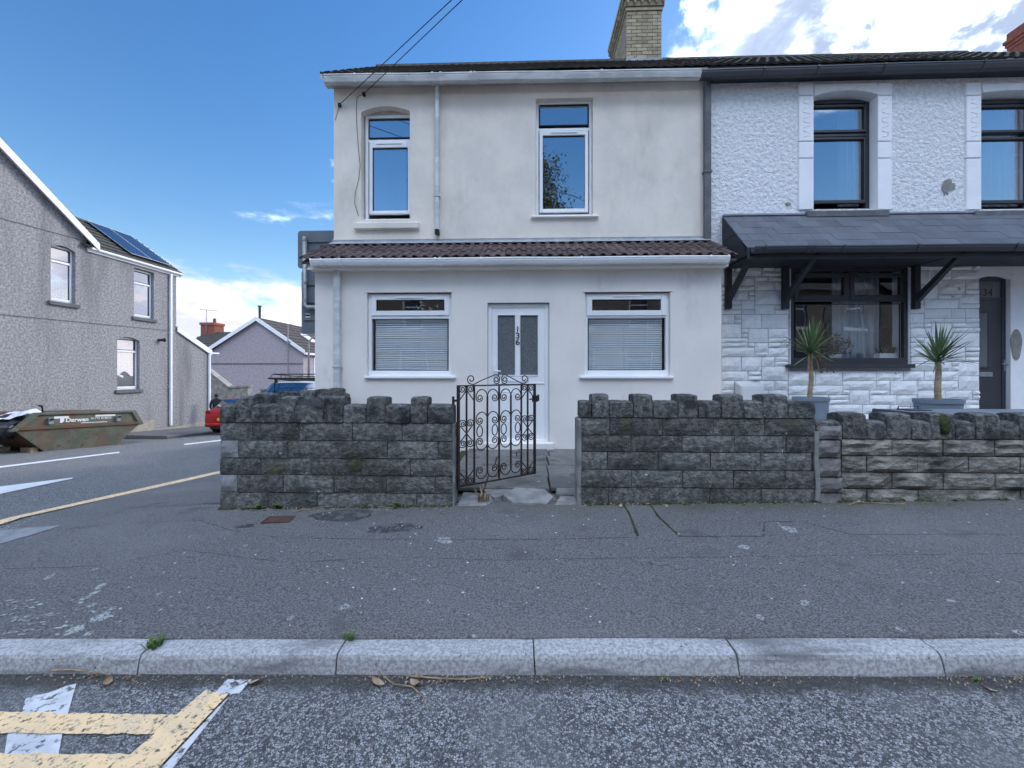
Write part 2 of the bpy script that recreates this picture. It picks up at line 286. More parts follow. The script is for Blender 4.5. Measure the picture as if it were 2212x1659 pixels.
# chippings of the carriageway: coarse, with a dirty channel beside the kerb
def road_mat():
    m = mat('road_chippings', (.40, .40, .405), (.085, .086, .09), scale=105, rough=.85, bump=1, bscale=95, bdist=.007, vor=True, c3=(.17, .17, .172), s3=1.1, lo3=.42, hi3=.78, bump2=(.4, 9, .01))
    t = m.node_tree; b = t.nodes['Principled BSDF']; src = b.inputs['Base Color'].links[0].from_socket
    g = t.nodes.new('ShaderNodeNewGeometry'); s = t.nodes.new('ShaderNodeSeparateXYZ'); t.links.new(g.outputs['Position'], s.inputs[0])
    n = t.nodes.new('ShaderNodeTexNoise'); n.inputs['Scale'].default_value = 7; n.inputs['Detail'].default_value = 6; t.links.new(g.outputs['Position'], n.inputs['Vector'])
    a = t.nodes.new('ShaderNodeMath'); a.operation = 'MULTIPLY_ADD'; t.links.new(n.outputs['Fac'], a.inputs[0]); a.inputs[1].default_value = .14; t.links.new(s.outputs[1], a.inputs[2])
    r = t.nodes.new('ShaderNodeMapRange'); r.interpolation_type = 'SMOOTHSTEP'; t.links.new(a.outputs[0], r.inputs[0]); r.inputs[1].default_value = 1.86; r.inputs[2].default_value = 1.93; r.inputs[4].default_value = .8
    r2 = t.nodes.new('ShaderNodeMapRange'); t.links.new(s.outputs[1], r2.inputs[0]); r2.inputs[1].default_value = 2.2; r2.inputs[2].default_value = 2.21; r2.inputs[3].default_value = 1; r2.inputs[4].default_value = 0
    mu = t.nodes.new('ShaderNodeMath'); mu.operation = 'MULTIPLY'; t.links.new(r.outputs[0], mu.inputs[0]); t.links.new(r2.outputs[0], mu.inputs[1])
    r3 = t.nodes.new('ShaderNodeMapRange'); t.links.new(s.outputs[0], r3.inputs[0]); r3.inputs[1].default_value = -3.6; r3.inputs[2].default_value = -3.0
    mu2 = t.nodes.new('ShaderNodeMath'); mu2.operation = 'MULTIPLY'; t.links.new(mu.outputs[0], mu2.inputs[0]); t.links.new(r3.outputs[0], mu2.inputs[1]); mu = mu2
    mx = t.nodes.new('ShaderNodeMix'); mx.data_type = 'RGBA'; t.links.new(mu.outputs[0], mx.inputs['Factor']); t.links.new(src, mx.inputs['A']); mx.inputs['B'].default_value = (.05, .047, .042, 1)
    t.links.new(mx.outputs['Result'], b.inputs['Base Color'])
    return m
M['road'] = road_mat()
def pave_moss():
    """green algae along the foot of the garden walls"""
    m = M['pave']; t = m.node_tree; b = t.nodes['Principled BSDF']; src = b.inputs['Base Color'].links[0].from_socket
    g = t.nodes.new('ShaderNodeNewGeometry'); s = t.nodes.new('ShaderNodeSeparateXYZ'); t.links.new(g.outputs['Position'], s.inputs[0])
    n = t.nodes.new('ShaderNodeTexNoise'); n.inputs['Scale'].default_value = 1.6; n.inputs['Detail'].default_value = 7; t.links.new(g.outputs['Position'], n.inputs['Vector'])
    a = t.nodes.new('ShaderNodeMath'); a.operation = 'MULTIPLY_ADD'; t.links.new(n.outputs['Fac'], a.inputs[0]); a.inputs[1].default_value = .8; t.links.new(s.outputs[1], a.inputs[2])
    r = t.nodes.new('ShaderNodeMapRange'); r.interpolation_type = 'SMOOTHSTEP'; t.links.new(a.outputs[0], r.inputs[0]); r.inputs[1].default_value = 3.93; r.inputs[2].default_value = 4.2; r.inputs[4].default_value = .7
    mx = t.nodes.new('ShaderNodeMix'); mx.data_type = 'RGBA'; t.links.new(r.outputs[0], mx.inputs['Factor']); t.links.new(src, mx.inputs['A']); mx.inputs['B'].default_value = (.075, .08, .045, 1)
    # only on the front pavement, not on the side street
    r2 = t.nodes.new('ShaderNodeMapRange'); t.links.new(s.outputs[0], r2.inputs[0]); r2.inputs[1].default_value = -1.5; r2.inputs[2].default_value = 1.2; r2.inputs[4].default_value = .7
    mu = t.nodes.new('ShaderNodeMath'); mu.operation = 'MULTIPLY'; t.links.new(r.outputs[0], mu.inputs[0]); t.links.new(r2.outputs[0], mu.inputs[1]); t.links.new(mu.outputs[0], mx.inputs['Factor'])
    t.links.new(mx.outputs['Result'], b.inputs['Base Color'])
pave_moss()

# ------------------------------------------------------------------ mesh helpers
class MB:
    def __init__(s): s.v = []; s.f = []
    def add(s, vs, fs):
        o = len(s.v); s.v += [tuple(v) for v in vs]; s.f += [tuple(i+o for i in f) for f in fs]; return s
    def box(s, x0, x1, y0, y1, z0, z1, m=None):
        vs = [Vector(p) for p in ((x0, y0, z0), (x1, y0, z0), (x1, y1, z0), (x0, y1, z0), (x0, y0, z1), (x1, y0, z1), (x1, y1, z1), (x0, y1, z1))]
        if m: vs = [m @ v for v in vs]
        return s.add(vs, [(0, 3, 2, 1), (4, 5, 6, 7), (0, 1, 5, 4), (1, 2, 6, 5), (2, 3, 7, 6), (3, 0, 4, 7)])
    def prism(s, pts, d):
        """extrude the polygon pts by vector d"""
        n = len(pts); d = Vector(d); a = [Vector(p) for p in pts]
        return s.add(a+[p+d for p in a], [tuple(range(n-1, -1, -1)), tuple(range(n, 2*n))]+[(i, (i+1) % n, n+(i+1) % n, n+i) for i in range(n)])
    def tube(s, pts, r, n=6, cap=True, closed=False):
        pts = [Vector(p) for p in pts]; k = len(pts); rs = r if isinstance(r, (list, tuple)) else [r]*k
        up = None; rings = []
        for i, p in enumerate(pts):
            a = pts[(i-1) % k] if (closed or i > 0) else p; b = pts[(i+1) % k] if (closed or i < k-1) else p
            t = (b-a).normalized()
            if up is None: up = Vector((0, 0, 1)) if abs(t.z) < .9 else Vector((1, 0, 0))
            u = (up-t*up.dot(t)).normalized(); w = t.cross(u); up = u
            rings.append([p+(u*math.cos(2*math.pi*j/n+.4)+w*math.sin(2*math.pi*j/n+.4))*rs[i] for j in range(n)])
        vs = [v for g in rings for v in g]; fs = []
        for i in range(k if closed else k-1):
            i2 = (i+1) % k
            for j in range(n): fs.append((i*n+j, i*n+(j+1) % n, i2*n+(j+1) % n, i2*n+j))
        if cap and not closed: fs += [tuple(range(n-1, -1, -1)), tuple((k-1)*n+j for j in range(n))]
        return s.add(vs, fs)
    def lathe(s, prof, n=20, c=(0, 0, 0), axis='z'):
        vs = []; fs = []
        for (r, h) in prof:
            for j in range(n):
                a = 2*math.pi*j/n
                p = (r*math.cos(a), r*math.sin(a), h) if axis == 'z' else (h, r*math.cos(a), r*math.sin(a)) if axis == 'x' else (r*math.sin(a), h, r*math.cos(a))
                vs.append(Vector(c)+Vector(p))
        for i in range(len(prof)-1):
            for j in range(n): fs.append((i*n+j, i*n+(j+1) % n, (i+1)*n+(j+1) % n, (i+1)*n+j))
        if prof[0][0] > 1e-5: fs.append(tuple(range(n-1, -1, -1)))
        if prof[-1][0] > 1e-5: fs.append(tuple((len(prof)-1)*n+j for j in range(n)))
        return s.add(vs, fs)
    def mesh(s, name):
        me = bpy.data.meshes.new(name); me.from_pydata(s.v, [], s.f); me.validate()
        bm = bmesh.new(); bm.from_mesh(me); bmesh.ops.recalc_face_normals(bm, faces=bm.faces); bm.to_mesh(me); bm.free()
        return me
    def build(s, name, m, parent=None, smooth=False, bevel=0, loc=None, seg=1):
        return obj(name, s.mesh(name), m, parent, smooth, bevel, loc, seg)
def obj(name, me, m, parent=None, smooth=False, bevel=0, loc=None, seg=1):
    if m is not None and not me.materials: me.materials.append(M[m] if isinstance(m, str) else m)
    if smooth:
        for p in me.polygons: p.use_smooth = True
    o = bpy.data.objects.new(name, me); C.objects.link(o)
    if parent: o.parent = parent
    if loc is not None: o.location = loc
    if bevel:
        b = o.modifiers.new('bevel', 'BEVEL'); b.width = bevel; b.segments = seg; b.limit_method = 'ANGLE'; b.angle_limit = R(40)
    return o
def thing(name, label, cat, loc=(0, 0, 0), rz=0, group=None):
    o = bpy.data.objects.new(name, None); C.objects.link(o); o.empty_display_size = .2
    o.location = loc; o.rotation_euler = (0, 0, rz)
    return tag(o, label, cat, group, 'thing')
def tag(o, label=None, cat=None, group=None, kind=None):
    if label: o['label'] = label
    if cat: o['category'] = cat
    if group: o['group'] = group
    if kind: o['kind'] = kind
    return o
def bx(name, m, parent, x0, x1, y0, y1, z0, z1, bevel=0):
    return MB().box(x0, x1, y0, y1, z0, z1).build(name, m, parent, bevel=bevel)
def wallmesh(mb, x0, x1, z0, z1, y, th, holes):
    """a front wall in the XZ plane with rectangular openings and reveals"""
    xs = sorted({x0, x1, *[h[0] for h in holes], *[h[1] for h in holes]}); zs = sorted({z0, z1, *[h[2] for h in holes], *[h[3] for h in holes]})
    def solid(i, j):
        if i < 0 or j < 0 or i >= len(xs)-1 or j >= len(zs)-1: return False
        cx, cz = (xs[i]+xs[i+1])/2, (zs[j]+zs[j+1])/2
        return not any(h[0] < cx < h[1] and h[2] < cz < h[3] for h in holes)
    for i in range(len(xs)-1):
        for j in range(len(zs)-1):
            if not solid(i, j): continue
            a, b, c, d = xs[i], xs[i+1], zs[j], zs[j+1]
            mb.add([(a, y, c), (b, y, c), (b, y, d), (a, y, d)], [(0, 1, 2, 3)])
            mb.add([(a, y+th, c), (b, y+th, c), (b, y+th, d), (a, y+th, d)], [(3, 2, 1, 0)])
            if not solid(i-1, j): mb.add([(a, y, c), (a, y, d), (a, y+th, d), (a, y+th, c)], [(0, 1, 2, 3)])
            if not solid(i+1, j): mb.add([(b, y, c), (b, y+th, c), (b, y+th, d), (b, y, d)], [(0, 1, 2, 3)])
            if not solid(i, j-1): mb.add([(a, y, c), (a, y+th, c), (b, y+th, c), (b, y, c)], [(0, 1, 2, 3)])
            if not solid(i, j+1): mb.add([(a, y, d), (b, y, d), (b, y+th, d), (a, y+th, d)], [(0, 1, 2, 3)])
    return mb
def arch(x0, x1, zs_, zc, n=12):
    w = (x1-x0)/2; h = zc-zs_; r = (w*w+h*h)/(2*h); cz = zc-r; cx = (x0+x1)/2; a = math.asin(w/r)
    return [(cx+r*math.sin(t), cz+r*math.cos(t)) for t in [-a+2*a*k/n for k in range(n+1)]]
def spandrel(mb, x0, x1, zs_, zc, zt, y, th):
    ar = arch(x0, x1, zs_, zc)
    for (a, b) in zip(ar, ar[1:]):
        mb.prism([(a[0], y, a[1]), (b[0], y, b[1]), (b[0], y, zt), (a[0], y, zt)], (0, th, 0))
def ring(mb, x0, x1, z0, z1, w, y0, y1, wb=None, wt=None):
    wb = w if wb is None else wb; wt = w if wt is None else wt
    mb.box(x0, x0+w, y0, y1, z0, z1); mb.box(x1-w, x1, y0, y1, z0, z1)
    mb.box(x0+w, x1-w, y0, y1, z0, z0+wb); mb.box(x0+w, x1-w, y0, y1, z1-wt, z1)
    return mb
def text(name, s, size, m, parent, loc, rot=(R(90), 0, 0), ext=.002, align='CENTER', bold=0):
    cu = bpy.data.curves.new('lettering', 'FONT'); cu.body = s; cu.size = size; cu.extrude = ext; cu.align_x = align; cu.offset = bold
    t = bpy.data.objects.new('lettering', cu); C.objects.link(t)
    bpy.context.view_layer.update()
    me = bpy.data.meshes.new_from_object(t.evaluated_get(bpy.context.evaluated_depsgraph_get()))
    bpy.data.objects.remove(t); bpy.data.curves.remove(cu); me.materials.clear()
    o = obj(name, me, m, parent); o.location = loc; o.rotation_euler = rot
    return o
rng = random.Random(7)

# ------------------------------------------------------------------ ground, road, pavement
g = MB(); S = 3000
g.add([(-S, -S, -2.6), (S, -S, -2.6), (S, S, -2.6), (-S, S, -2.6)], [(0, 1, 2, 3)])
tag(g.build('ground', 'dirt'), kind='structure')
def grid(name, m, xs, ys, f):
    b = MB(); n = len(ys)
    b.v = [(x, y, f(x, y)) for x in xs for y in ys]
    b.f = [(i*n+j, (i+1)*n+j, (i+1)*n+j+1, i*n+j+1) for i in range(len(xs)-1) for j in range(n-1)]
    o = b.build(name, m, smooth=True); tag(o, kind='structure'); return o
def lin(a, b, n): return [a+(b-a)*i/n for i in range(n+1)]
grid('road', 'road', lin(-45, -18, 6)[:-1]+lin(-18, 8, 78)+lin(8, 45, 6)[1:], lin(-30, -2, 6)[:-1]+lin(-2, 8, 60)+lin(8, 26, 24)[1:]+lin(26, 70, 5)[1:], road)
# pavement outline: straight kerb, rounded corner, then a flush edge along the side street
YB = YK+.125                                         # back of the kerb
XE = -4.66                                           # edge of the side-street carriageway
def pavement_left(y):
    if y < 4.2:
        t = (y-YB)/(4.2-YB); return -3.15-(abs(XE)-3.15)*math.sin(t*math.pi/2)
    return XE+(y-4.2)*.055
pb = MB(); ysP = [YB-.004, YB-.003]+lin(YB, 4.2, 14)+lin(4.2, 22, 30)[1:]
cols = 36; 
for y in ysP:
    xl = pavement_left(y); xr = 9.5 if y < 3.95 else XL+.35
    for i in range(cols+1):
        t = i/cols; x = xl+(xr-xl)*t; pb.v.append((x, y, pav(x, y)+.004-(.12 if y < YB-.0035 else .004 if y < YB-.001 else 0)))
for j in range(len(ysP)-1):
    if abs(ysP[j]-3.95) < .16 and ysP[j] < 3.95 <= ysP[j+1]: pass
    for i in range(cols): pb.f.append((j*(cols+1)+i, j*(cols+1)+i+1, (j+1)*(cols+1)+i+1, (j+1)*(cols+1)+i))
pavement = tag(pb.build('pavement', 'pave', smooth=True), kind='structure')
# kerb stones
kp = [(0, -.12), (.004, .0), (.014, .062), (.022, .077), (.036, .084), (.125, .088), (.125, -.12)]
joints = [P((x, 1460), YK).x for x in (295, 724, 1156, 1598.5, 2045)]
js = [joints[0]-.912*k for k in (1, 0)][:1]+joints+[joints[-1]+.915*k for k in range(1, 7)]
kerb_parent = pavement
for i, (a, b) in enumerate(zip(js, js[1:])):
    mb = MB(); dzr = rng.uniform(-.004, .004)
    n = 7; jit = [rng.uniform(-.006, .006) for _ in range(2)]
    L = b-a-.006
    ring_ = []
    for k in range(n+1):
        u = -L/2+L*k/n; e = .004 if k in (0, n) else 0
        for (yy, zz) in kp:
            s = .006*noise.noise(Vector((u*3+i*9, yy*8, zz*8)))
            mb.v.append((u+(jit[0 if k == 0 else 1]*(zz*8) if k in (0, n) else 0), yy+(e if 0 < zz and yy < .06 else 0)+s, zz-(e if zz > .05 else 0)+s*.5))
    q = len(kp)
    for k in range(n):
        for j in range(q-1): mb.f.append((k*q+j, k*q+j+1, (k+1)*q+j+1, (k+1)*q+j))
    mb.f += [tuple(range(q)), tuple(n*q+j for j in range(q-1, -1, -1))]
    xc = (a+b)/2
    o = mb.build('kerb_stone', 'kerb', kerb_parent, smooth=False); o.location = (xc, YK, -.006+.0205*xc+dzr); o.rotation_euler = (0, -math.atan(.0215), 0)
# rounded corner kerb stones
pts = [(pavement_left(y), y) for y in lin(YB, 3.3, 5)]
kx0 = js[0]
pts = [(kx0, YB)]+pts
for (a, b) in zip(pts, pts[1:]):
    d = Vector((b[0]-a[0], b[1]-a[1], 0)); L = d.length-.012
    if L < .05: continue
    mb = MB(); mb.prism([(-L/2, -yy, zz) for (yy, zz) in kp], (L, 0, 0)); mb.v = [(x, y+.125, z) for (x, y, z) in mb.v]
    xm, ym = (a[0]+b[0])/2, (a[1]+b[1])/2
    o = mb.build('kerb_stone', 'kerb', kerb_parent, bevel=.008); 
    o.rotation_euler = (0, 0, math.atan2(d.y, d.x)); o.location = (xm, ym, pav(xm, ym)-.09)
# far pavement of the side street, in front of the grey house
XFK, XG = -13.4, -16.0
fp = MB(); fys = lin(15.2, 40, 40)
for y in fys:
    for (x, dz_) in ((XFK, -.3), (XFK, .09), (XFK-.02, .105), (XFK-.15, .11), (XG-.3, .15), (XG-.3, -.3)): fp.v.append((x, y, pav(x, y)+dz_))
for j in range(40):
    for i in range(5): fp.f.append((j*6+i, j*6+i+1, (j+1)*6+i+1, (j+1)*6+i))
fp.f.append(tuple(range(6)))
tag(fp.build('far_pavement', 'pave'), kind='structure')
# strip markings
def marking(name, m, pts, f=road, off=.006, sub=60, parent=None):
    """painted quad on the ground given by four surveyed corners"""
    a, b, c, d = pts; mb = MB()
    for i in range(sub+1):
        for j in range(3):
            u, v = i/sub, j/2
            q = (a*(1-u)+b*u)*(1-v)+(d*(1-u)+c*u)*v
            if j != 1: w_ = (c-b).length*.0+.010*noise.noise(q*28)+.005*noise.noise(q*90); q = q+(d-a).normalized()*w_*(1 if j == 2 else -1)
            mb.v.append((q.x, q.y, f(q.x, q.y)+off))
    for i in range(sub):
        for j in range(2): mb.f.append((i*3+j, (i+1)*3+j, (i+1)*3+j+1, i*3+j+1))
    return tag(mb.build(name, m), kind='structure')
def mk(name, m, pp, z=z6, f=road, off=.006):
    return marking(name, m, [GP(z(*p), f) for p in pp], f, off)
mk('white_road_marking', 'wpaint', [(110, 975), (330, 905), (290, 1050), (90, 1050)], off=.005)
mk('white_road_marking', 'wpaint', [(35, 1115), (270, 1115), (250, 1235), (15, 1235)], off=.005)
mk('white_road_marking', 'wpaint', [(985, 886), (1085, 890), (1030, 955), (925, 950)], off=.005)
mk('white_road_marking', 'wpaint', [(960, 990), (990, 965), (740, 1280), (690, 1280)], off=.0045)
mk('yellow_road_marking', 'ypaint', [(-700, 1028), (775, 1045), (690, 1131), (-800, 1122)], off=.010)
mk('yellow_road_marking', 'ypaint', [(885, 945), (985, 962), (640, 1330), (440, 1330)], off=.0135)
mk('yellow_road_marking', 'ypaint', [(-700, 1212), (575, 1219), (470, 1310), (-800, 1300)], off=.010)
idm = lambda x, y: (x, y)
mk('yellow_edge_line', 'ypaint', [(-20, 1132.5), (472, 1019.5), (472, 1025), (-20, 1142)], idm, off=.012)
mk('yellow_edge_line', 'ypaint', [(472, 1019.5), (560, 1000), (560, 1004), (472, 1025)], idm, off=.012)
mk('white_arrow_marking', 'wpaint2', [(-30, 1056), (157, 1033), (157, 1035), (-30, 1075)], idm, off=.010)
mk('white_lane_dash', 'wpaint2', [(-20, 1010.5), (258, 976.5), (258, 979), (-20, 1014)], idm, off=.010)
mk('white_lane_dash', 'wpaint2', [(398, 959.5), (490, 949), (490, 951.5), (398, 962)], idm, off=.010)
mk('pale_paving_slab', 'newblock', [(-60, 1150), (136, 1136.5), (60, 1160), (-60, 1194)], idm, pav, .009)
# old joints, trench edges and cracks in the pavement
def strip(pp, w, m='moss', z=z7):
    q = [GP(z(*p), pav) for p in pp]; mb = MB(); sub = []
    for a, b in zip(q, q[1:]):
        n = max(2, int((b-a).length/.08)); sub += [a.lerp(b, k/n) for k in range(n)]
    sub.append(q[-1])
    for i, p in enumerate(sub):
        d = (sub[min(i+1, len(sub)-1)]-sub[max(i-1, 0)]); d.z = 0; n = Vector((-d.y, d.x, 0)).normalized()
        ww = w*(.45+.9*abs(noise.noise(p*7))); off = n*(.006*noise.noise(p*11))
        for s in (-1, 1):
            v = p+n*ww*s*.5+off; mb.v.append((v.x, v.y, pav(v.x, v.y)+.0075))
    mb.f = [(2*i, 2*i+1, 2*i+3, 2*i+2) for i in range(len(sub)-1)]
    return mb.build('crack', m, pavement)
M['crack'] = worn(mat('tarmac_seam', (.05, .05, .052), (.08, .08, .082), scale=30, rough=.95), 5, .41, .54)
strip([(480, 130), (505, 170), (545, 270)], .03)
strip([(590, 125), (630, 180), (725, 270)], .025)
strip([(0, 286), (540, 275)], .011, 'crack'); strip([(725, 270), (1090, 270)], .014, 'crack')
strip([(1088, 268), (1090, 208), (1250, 206), (1460, 262)], .014, 'crack')
strip([(1460, 262), (2212, 262)], .008, 'crack'); strip([(0, 372), (700, 362), (2212, 345)], .007, 'crack')
strip([(590, 385), (650, 400)], .01, 'crack')
strip([(300, 235), (480, 218), (860, 200), (1000, 245), (1200, 275), (1672, 285), (2212, 283)], .010, 'crack', z6)
strip([(0, 412), (420, 400), (800, 330), (1250, 385), (1672, 360), (2212, 375)], .007, 'crack', z6)
# dark tar patches
M['tar'] = worn(mat('tar_patch', (.055, .056, .06), (.075, .075, .08), scale=8, rough=.85, bump=.4, bscale=150, bdist=.003), 9, .4, .6)
M['splat'] = worn(mat('pale_lichen_spot', (.36, .37, .36), (.27, .275, .27), scale=22, rough=.95), 60, .38, .52)
M['splatw'] = mat('white_droppings', (.55, .56, .55), (.45, .46, .45), scale=22, rough=.95)
def blob(mb, p, rx, ry, h, n=12, seed=0, ang=0, f=pav):
    o = len(mb.v)
    for k in range(n):
        a = 2*math.pi*k/n; r = 1+.5*noise.noise(Vector((math.cos(a)*1.3+seed*3.1, math.sin(a)*1.3, seed)))+.3*noise.noise(Vector((math.cos(a)*4+seed*3.1, math.sin(a)*4, seed)))
        dx, dy = rx*r*math.cos(a), ry*r*math.sin(a)
        x = p.x+dx*math.cos(ang)-dy*math.sin(ang); y = p.y+dx*math.sin(ang)+dy*math.cos(ang)
        mb.v.append((x, y, f(x, y)+h))
    mb.f.append(tuple(range(o, o+n)))
mb = MB()
for i, (x, y, rx, ry) in enumerate([(1490, 180, .3, .13), (1700, 235, .22, .08), (1060, 225, .09, .04)]): blob(mb, GP(z6(x, y), pav), rx, ry, .0062, 16, i)
mb.build('tar_patch', 'tar', pavement)
mb = MB(); k = 0
for (x, y, r) in [(1490, 577, .035), (1257, 623, .022), (905, 577, .012), (990, 537, .012), (1920, 288, .07), (1785, 458, .012), (2048, 703, .016), (440, 620, .05), (325, 675, .04), (435, 487, .033), (410, 515, .025), (370, 537, .025), (215, 445, .035), (395, 570, .02), (485, 583, .02), (410, 413, .022), (1060, 310, .022), (735, 535, .012), (690, 518, .015), (383, 693, .02), (832, 268, .02)]:
    blob(mb, GP(z6(x, y), pav), r*rng.uniform(.9, 1.3), r*rng.uniform(.6, .9), .0072, 24, k, rng.uniform(0, 3)); k += 1
for (x, y, r) in [(1000, 316, .035), (1265, 560, .034), (1070, 620, .025), (808, 674, .013), (1680, 674, .02), (1195, 240, .06), (1895, 550, .02), (2190, 688, .02), (2095, 692, .01), (1465, 432, .01), (1810, 430, .01)]:
    blob(mb, GP(z7(x, y), pav), r*rng.uniform(.9, 1.3), r*rng.uniform(.6, .9), .0072, 24, k, rng.uniform(0, 3)); k += 1
for _ in range(70):
    x, y = abs(rng.gauss(0, 230))+rng.uniform(-10, 60), rng.uniform(545, 700); r = rng.uniform(.004, .014)
    blob(mb, GP(z6(x, y), pav), r*1.5, r*.8, .0075, 9, k, rng.uniform(-.4, .4)); k += 1
o = mb.build('lichen_spots', 'splat', pavement); o['kind'] = 'stuff'
mb = MB()
for _ in range(150):
    x, y = rng.uniform(-2.6, 4.2), rng.uniform(2.1, 3.75); r = rng.uniform(.003, .008)
    blob(mb, Vector((x, y, 0)), r*1.2, r, .0078, 7, k, rng.uniform(0, 3)); k += 1
o = mb.build('specks', 'splatw', pavement); o['kind'] = 'stuff'
# stopcock cover
c = GP(z6(1205, 197), pav); c.z = pav(c.x, c.y)+.004
t = thing('stopcock_cover', 'small rusty square water cover set in the pavement', 'cover', c, .12)
MB().box(-.10, .10, -.06, .06, -.01, .006).build('lid', 'rust', t, bevel=.003)
ring(MB(), -.108, .108, 0, 0, 0, 0, 0) if False else None
rb = MB(); rb.box(-.115, -.102, -.075, .075, -.01, .008); rb.box(.102, .115, -.075, .075, -.01, .008); rb.box(-.102, .102, -.075, -.062, -.01, .008); rb.box(-.102, .102, .062, .075, -.01, .008); rb.build('frame', 'rust', t)

# ------------------------------------------------------------------ garden ground and path
gx0, gx1 = P((978, 1000), YW).x, P((1252, 1000), YW).x         # gate opening
gb = MB()
for (a, b) in ((-2.7, gx0-.05), (gx1+.1, 9.5)):
    gb.add([(a, 3.95, .16), (b, 3.95, .16), (b, 7.0, .20), (a, 7.0, .20)], [(0, 1, 2, 3)])
tag(gb.build('garden_ground', 'bouncepave'), kind='structure')
pathb = MB(); pathb.add([(gx0-.3, 3.78, .10), (gx1+.3, 3.78, .10), (gx1+.3, 6.4, .225), (gx0-.3, 6.4, .225)], [(0, 1, 2, 3)])
garden_path = tag(pathb.build('garden_path', 'moss'), kind='structure')
def slab(poly, zf, m, th=.04):
    mb = MB(); n = len(poly)
    top = [(x, y, zf(x, y)) for (x, y) in poly]; bot = [(x, y, z-th) for (x, y, z) in top]
    mb.add(top+bot, [tuple(range(n)), tuple(range(2*n-1, n-1, -1))]+[(i, n+i, n+(i+1) % n, (i+1) % n) for i in range(n)])
    return mb.build('flagstone', m, garden_path, bevel=.006)
pz = lambda x, y: .20+.026*(y-4.2)
rows = [4.28, 4.72, 5.25, 5.75, 6.3]; cxs = [[-.85, -.42, .26, .98], [-.85, -.30, .27, 1.0], [-.85, -.38, .30, 1.0], [-.85, -.12, .34, 1.0]]
for r_ in range(4):
    for c_ in range(3):
        a, b = cxs[r_][c_]+.006, cxs[r_][c_+1]-.006; y0, y1 = rows[r_]+.006, rows[r_+1]-.006; tl = rng.uniform(-.008, .008)
        slab([(a, y0+rng.uniform(-.01, .01)), (b, y0+rng.uniform(-.01, .01)), (b+rng.uniform(-.01, .01), y1), (a, y1)], lambda x, y: pz(x, y)+tl, 'slab')
bz = lambda x, y: .17+.05*(y-3.8)
for poly, dz_ in (([(-.62, 3.80), (-.36, 3.80), (-.30, 3.94), (-.36, 4.12), (-.62, 4.16)], .0), ([(-.12, 3.83), (.2, 3.80), (.27, 3.98), (.2, 4.2), (-.1, 4.24), (-.22, 4.05)], .025),
                  ([(.27, 3.80), (.62, 3.79), (.63, 4.02), (.34, 4.04)], .012), ([(.30, 4.07), (.64, 4.06), (.66, 4.26), (.32, 4.26)], .02), ([(-.3, 4.02), (-.2, 4.1), (-.14, 4.26), (-.42, 4.26), (-.4, 4.16)], .0)):
    slab(poly, lambda x, y: bz(x, y)+dz_, 'brokenslab', .06)

# ------------------------------------------------------------------ garden walls
def rough_mesh(w, h, d, seed, amp, nx=6, nz=3, lay=0, r=.007):
    """a block: rough front face towards -Y, softened arrises"""
    mb = MB(); W = nx+1; Z = nz+1
    for j in range(Z):
        for i in range(W):
            x, z = w*i/nx, h*j/nz
            e = i in (0, nx) or j in (0, nz)
            q = Vector((x*9+seed*7.3, seed*3.1, z*9*(2.4 if lay else 1)))
            y = r if e else -amp*(.5+noise.noise(q))-amp*.4*noise.noise(q*2.7)
            jx = 0 if i in (0, nx) else .25*w/nx*noise.noise(q*3+Vector((5, 0, 0))); jz = 0 if j in (0, nz) else .3*h/nz*noise.noise(q*3+Vector((0, 9, 0)))
            if e: x += (.004*noise.noise(q*4)); z += .004*noise.noise(q*4+Vector((3, 3, 3)))
            mb.v.append((x+jx, y, z+jz))
    mb.f = [(j*W+i, j*W+i+1, (j+1)*W+i+1, (j+1)*W+i) for j in range(nz) for i in range(nx)]
    o = len(mb.v); mb.v += [(0, d, 0), (w, d, 0), (w, d, h), (0, d, h)]
    bl, br, tr, tl = 0, nx, nz*W+nx, nz*W
    mb.f += [tuple([o, o+1]+[i for i in range(nx, -1, -1)]), tuple([o+3]+[nz*W+i for i in range(nx+1)]+[o+2]), tuple([o]+[j*W for j in range(Z)]+[o+3]), tuple([o+1, o+2]+[j*W+nx for j in range(nz, -1, -1)]), (o, o+3, o+2, o+1)]
    return mb.mesh('block')
def coping_mesh(w, h, d, seed, top=.022, n=5):
    """rounded-top coping block spanning the wall from front (-Y) to back"""
    mb = MB(); prof = [(0, 0), (-.004, h*.45), (.006, h-top), (.03, h-.008), (d*.5, h), (d-.03, h-.008), (d-.006, h-top), (d, 0)]
    q = len(prof)
    for k in range(n+1):
        u = w*k/n; e = .006 if k in (0, n) else 0
        for (yy, zz) in prof:
            s = .008*noise.noise(Vector((u*8+seed*5, yy*9, zz*9+seed)))+.006*noise.noise(Vector((u*25+seed*5, yy*25, zz*25)))
            mb.v.append((u, yy+(e if yy < d/2 else -e)+s, zz-(e if zz > h*.6 else 0)+s*.7))
    for k in range(n):
        for j in range(q): mb.f.append((k*q+j, k*q+(j+1) % q, (k+1)*q+(j+1) % q, (k+1)*q+j))
    mb.f += [tuple(range(q)), tuple(n*q+j for j in range(q-1, -1, -1))]
    return mb.mesh('coping_block')
BLK = [rough_mesh(.44, .155, .16, s, .011) for s in range(6)]
RBK = [rough_mesh(.44, .148, .16, s+20, .028, 7, 4, 1) for s in range(6)]
for m_ in BLK: m_.materials.append(M['block'])
for m_ in RBK: m_.materials.append(M['rock'])
MER = [coping_mesh(.17, .25, .215, s+40) for s in range(5)]; FIL = [coping_mesh(.24, .165, .205, s+60) for s in range(5)]
for m_ in MER+FIL: m_.materials.append(M['coping'])
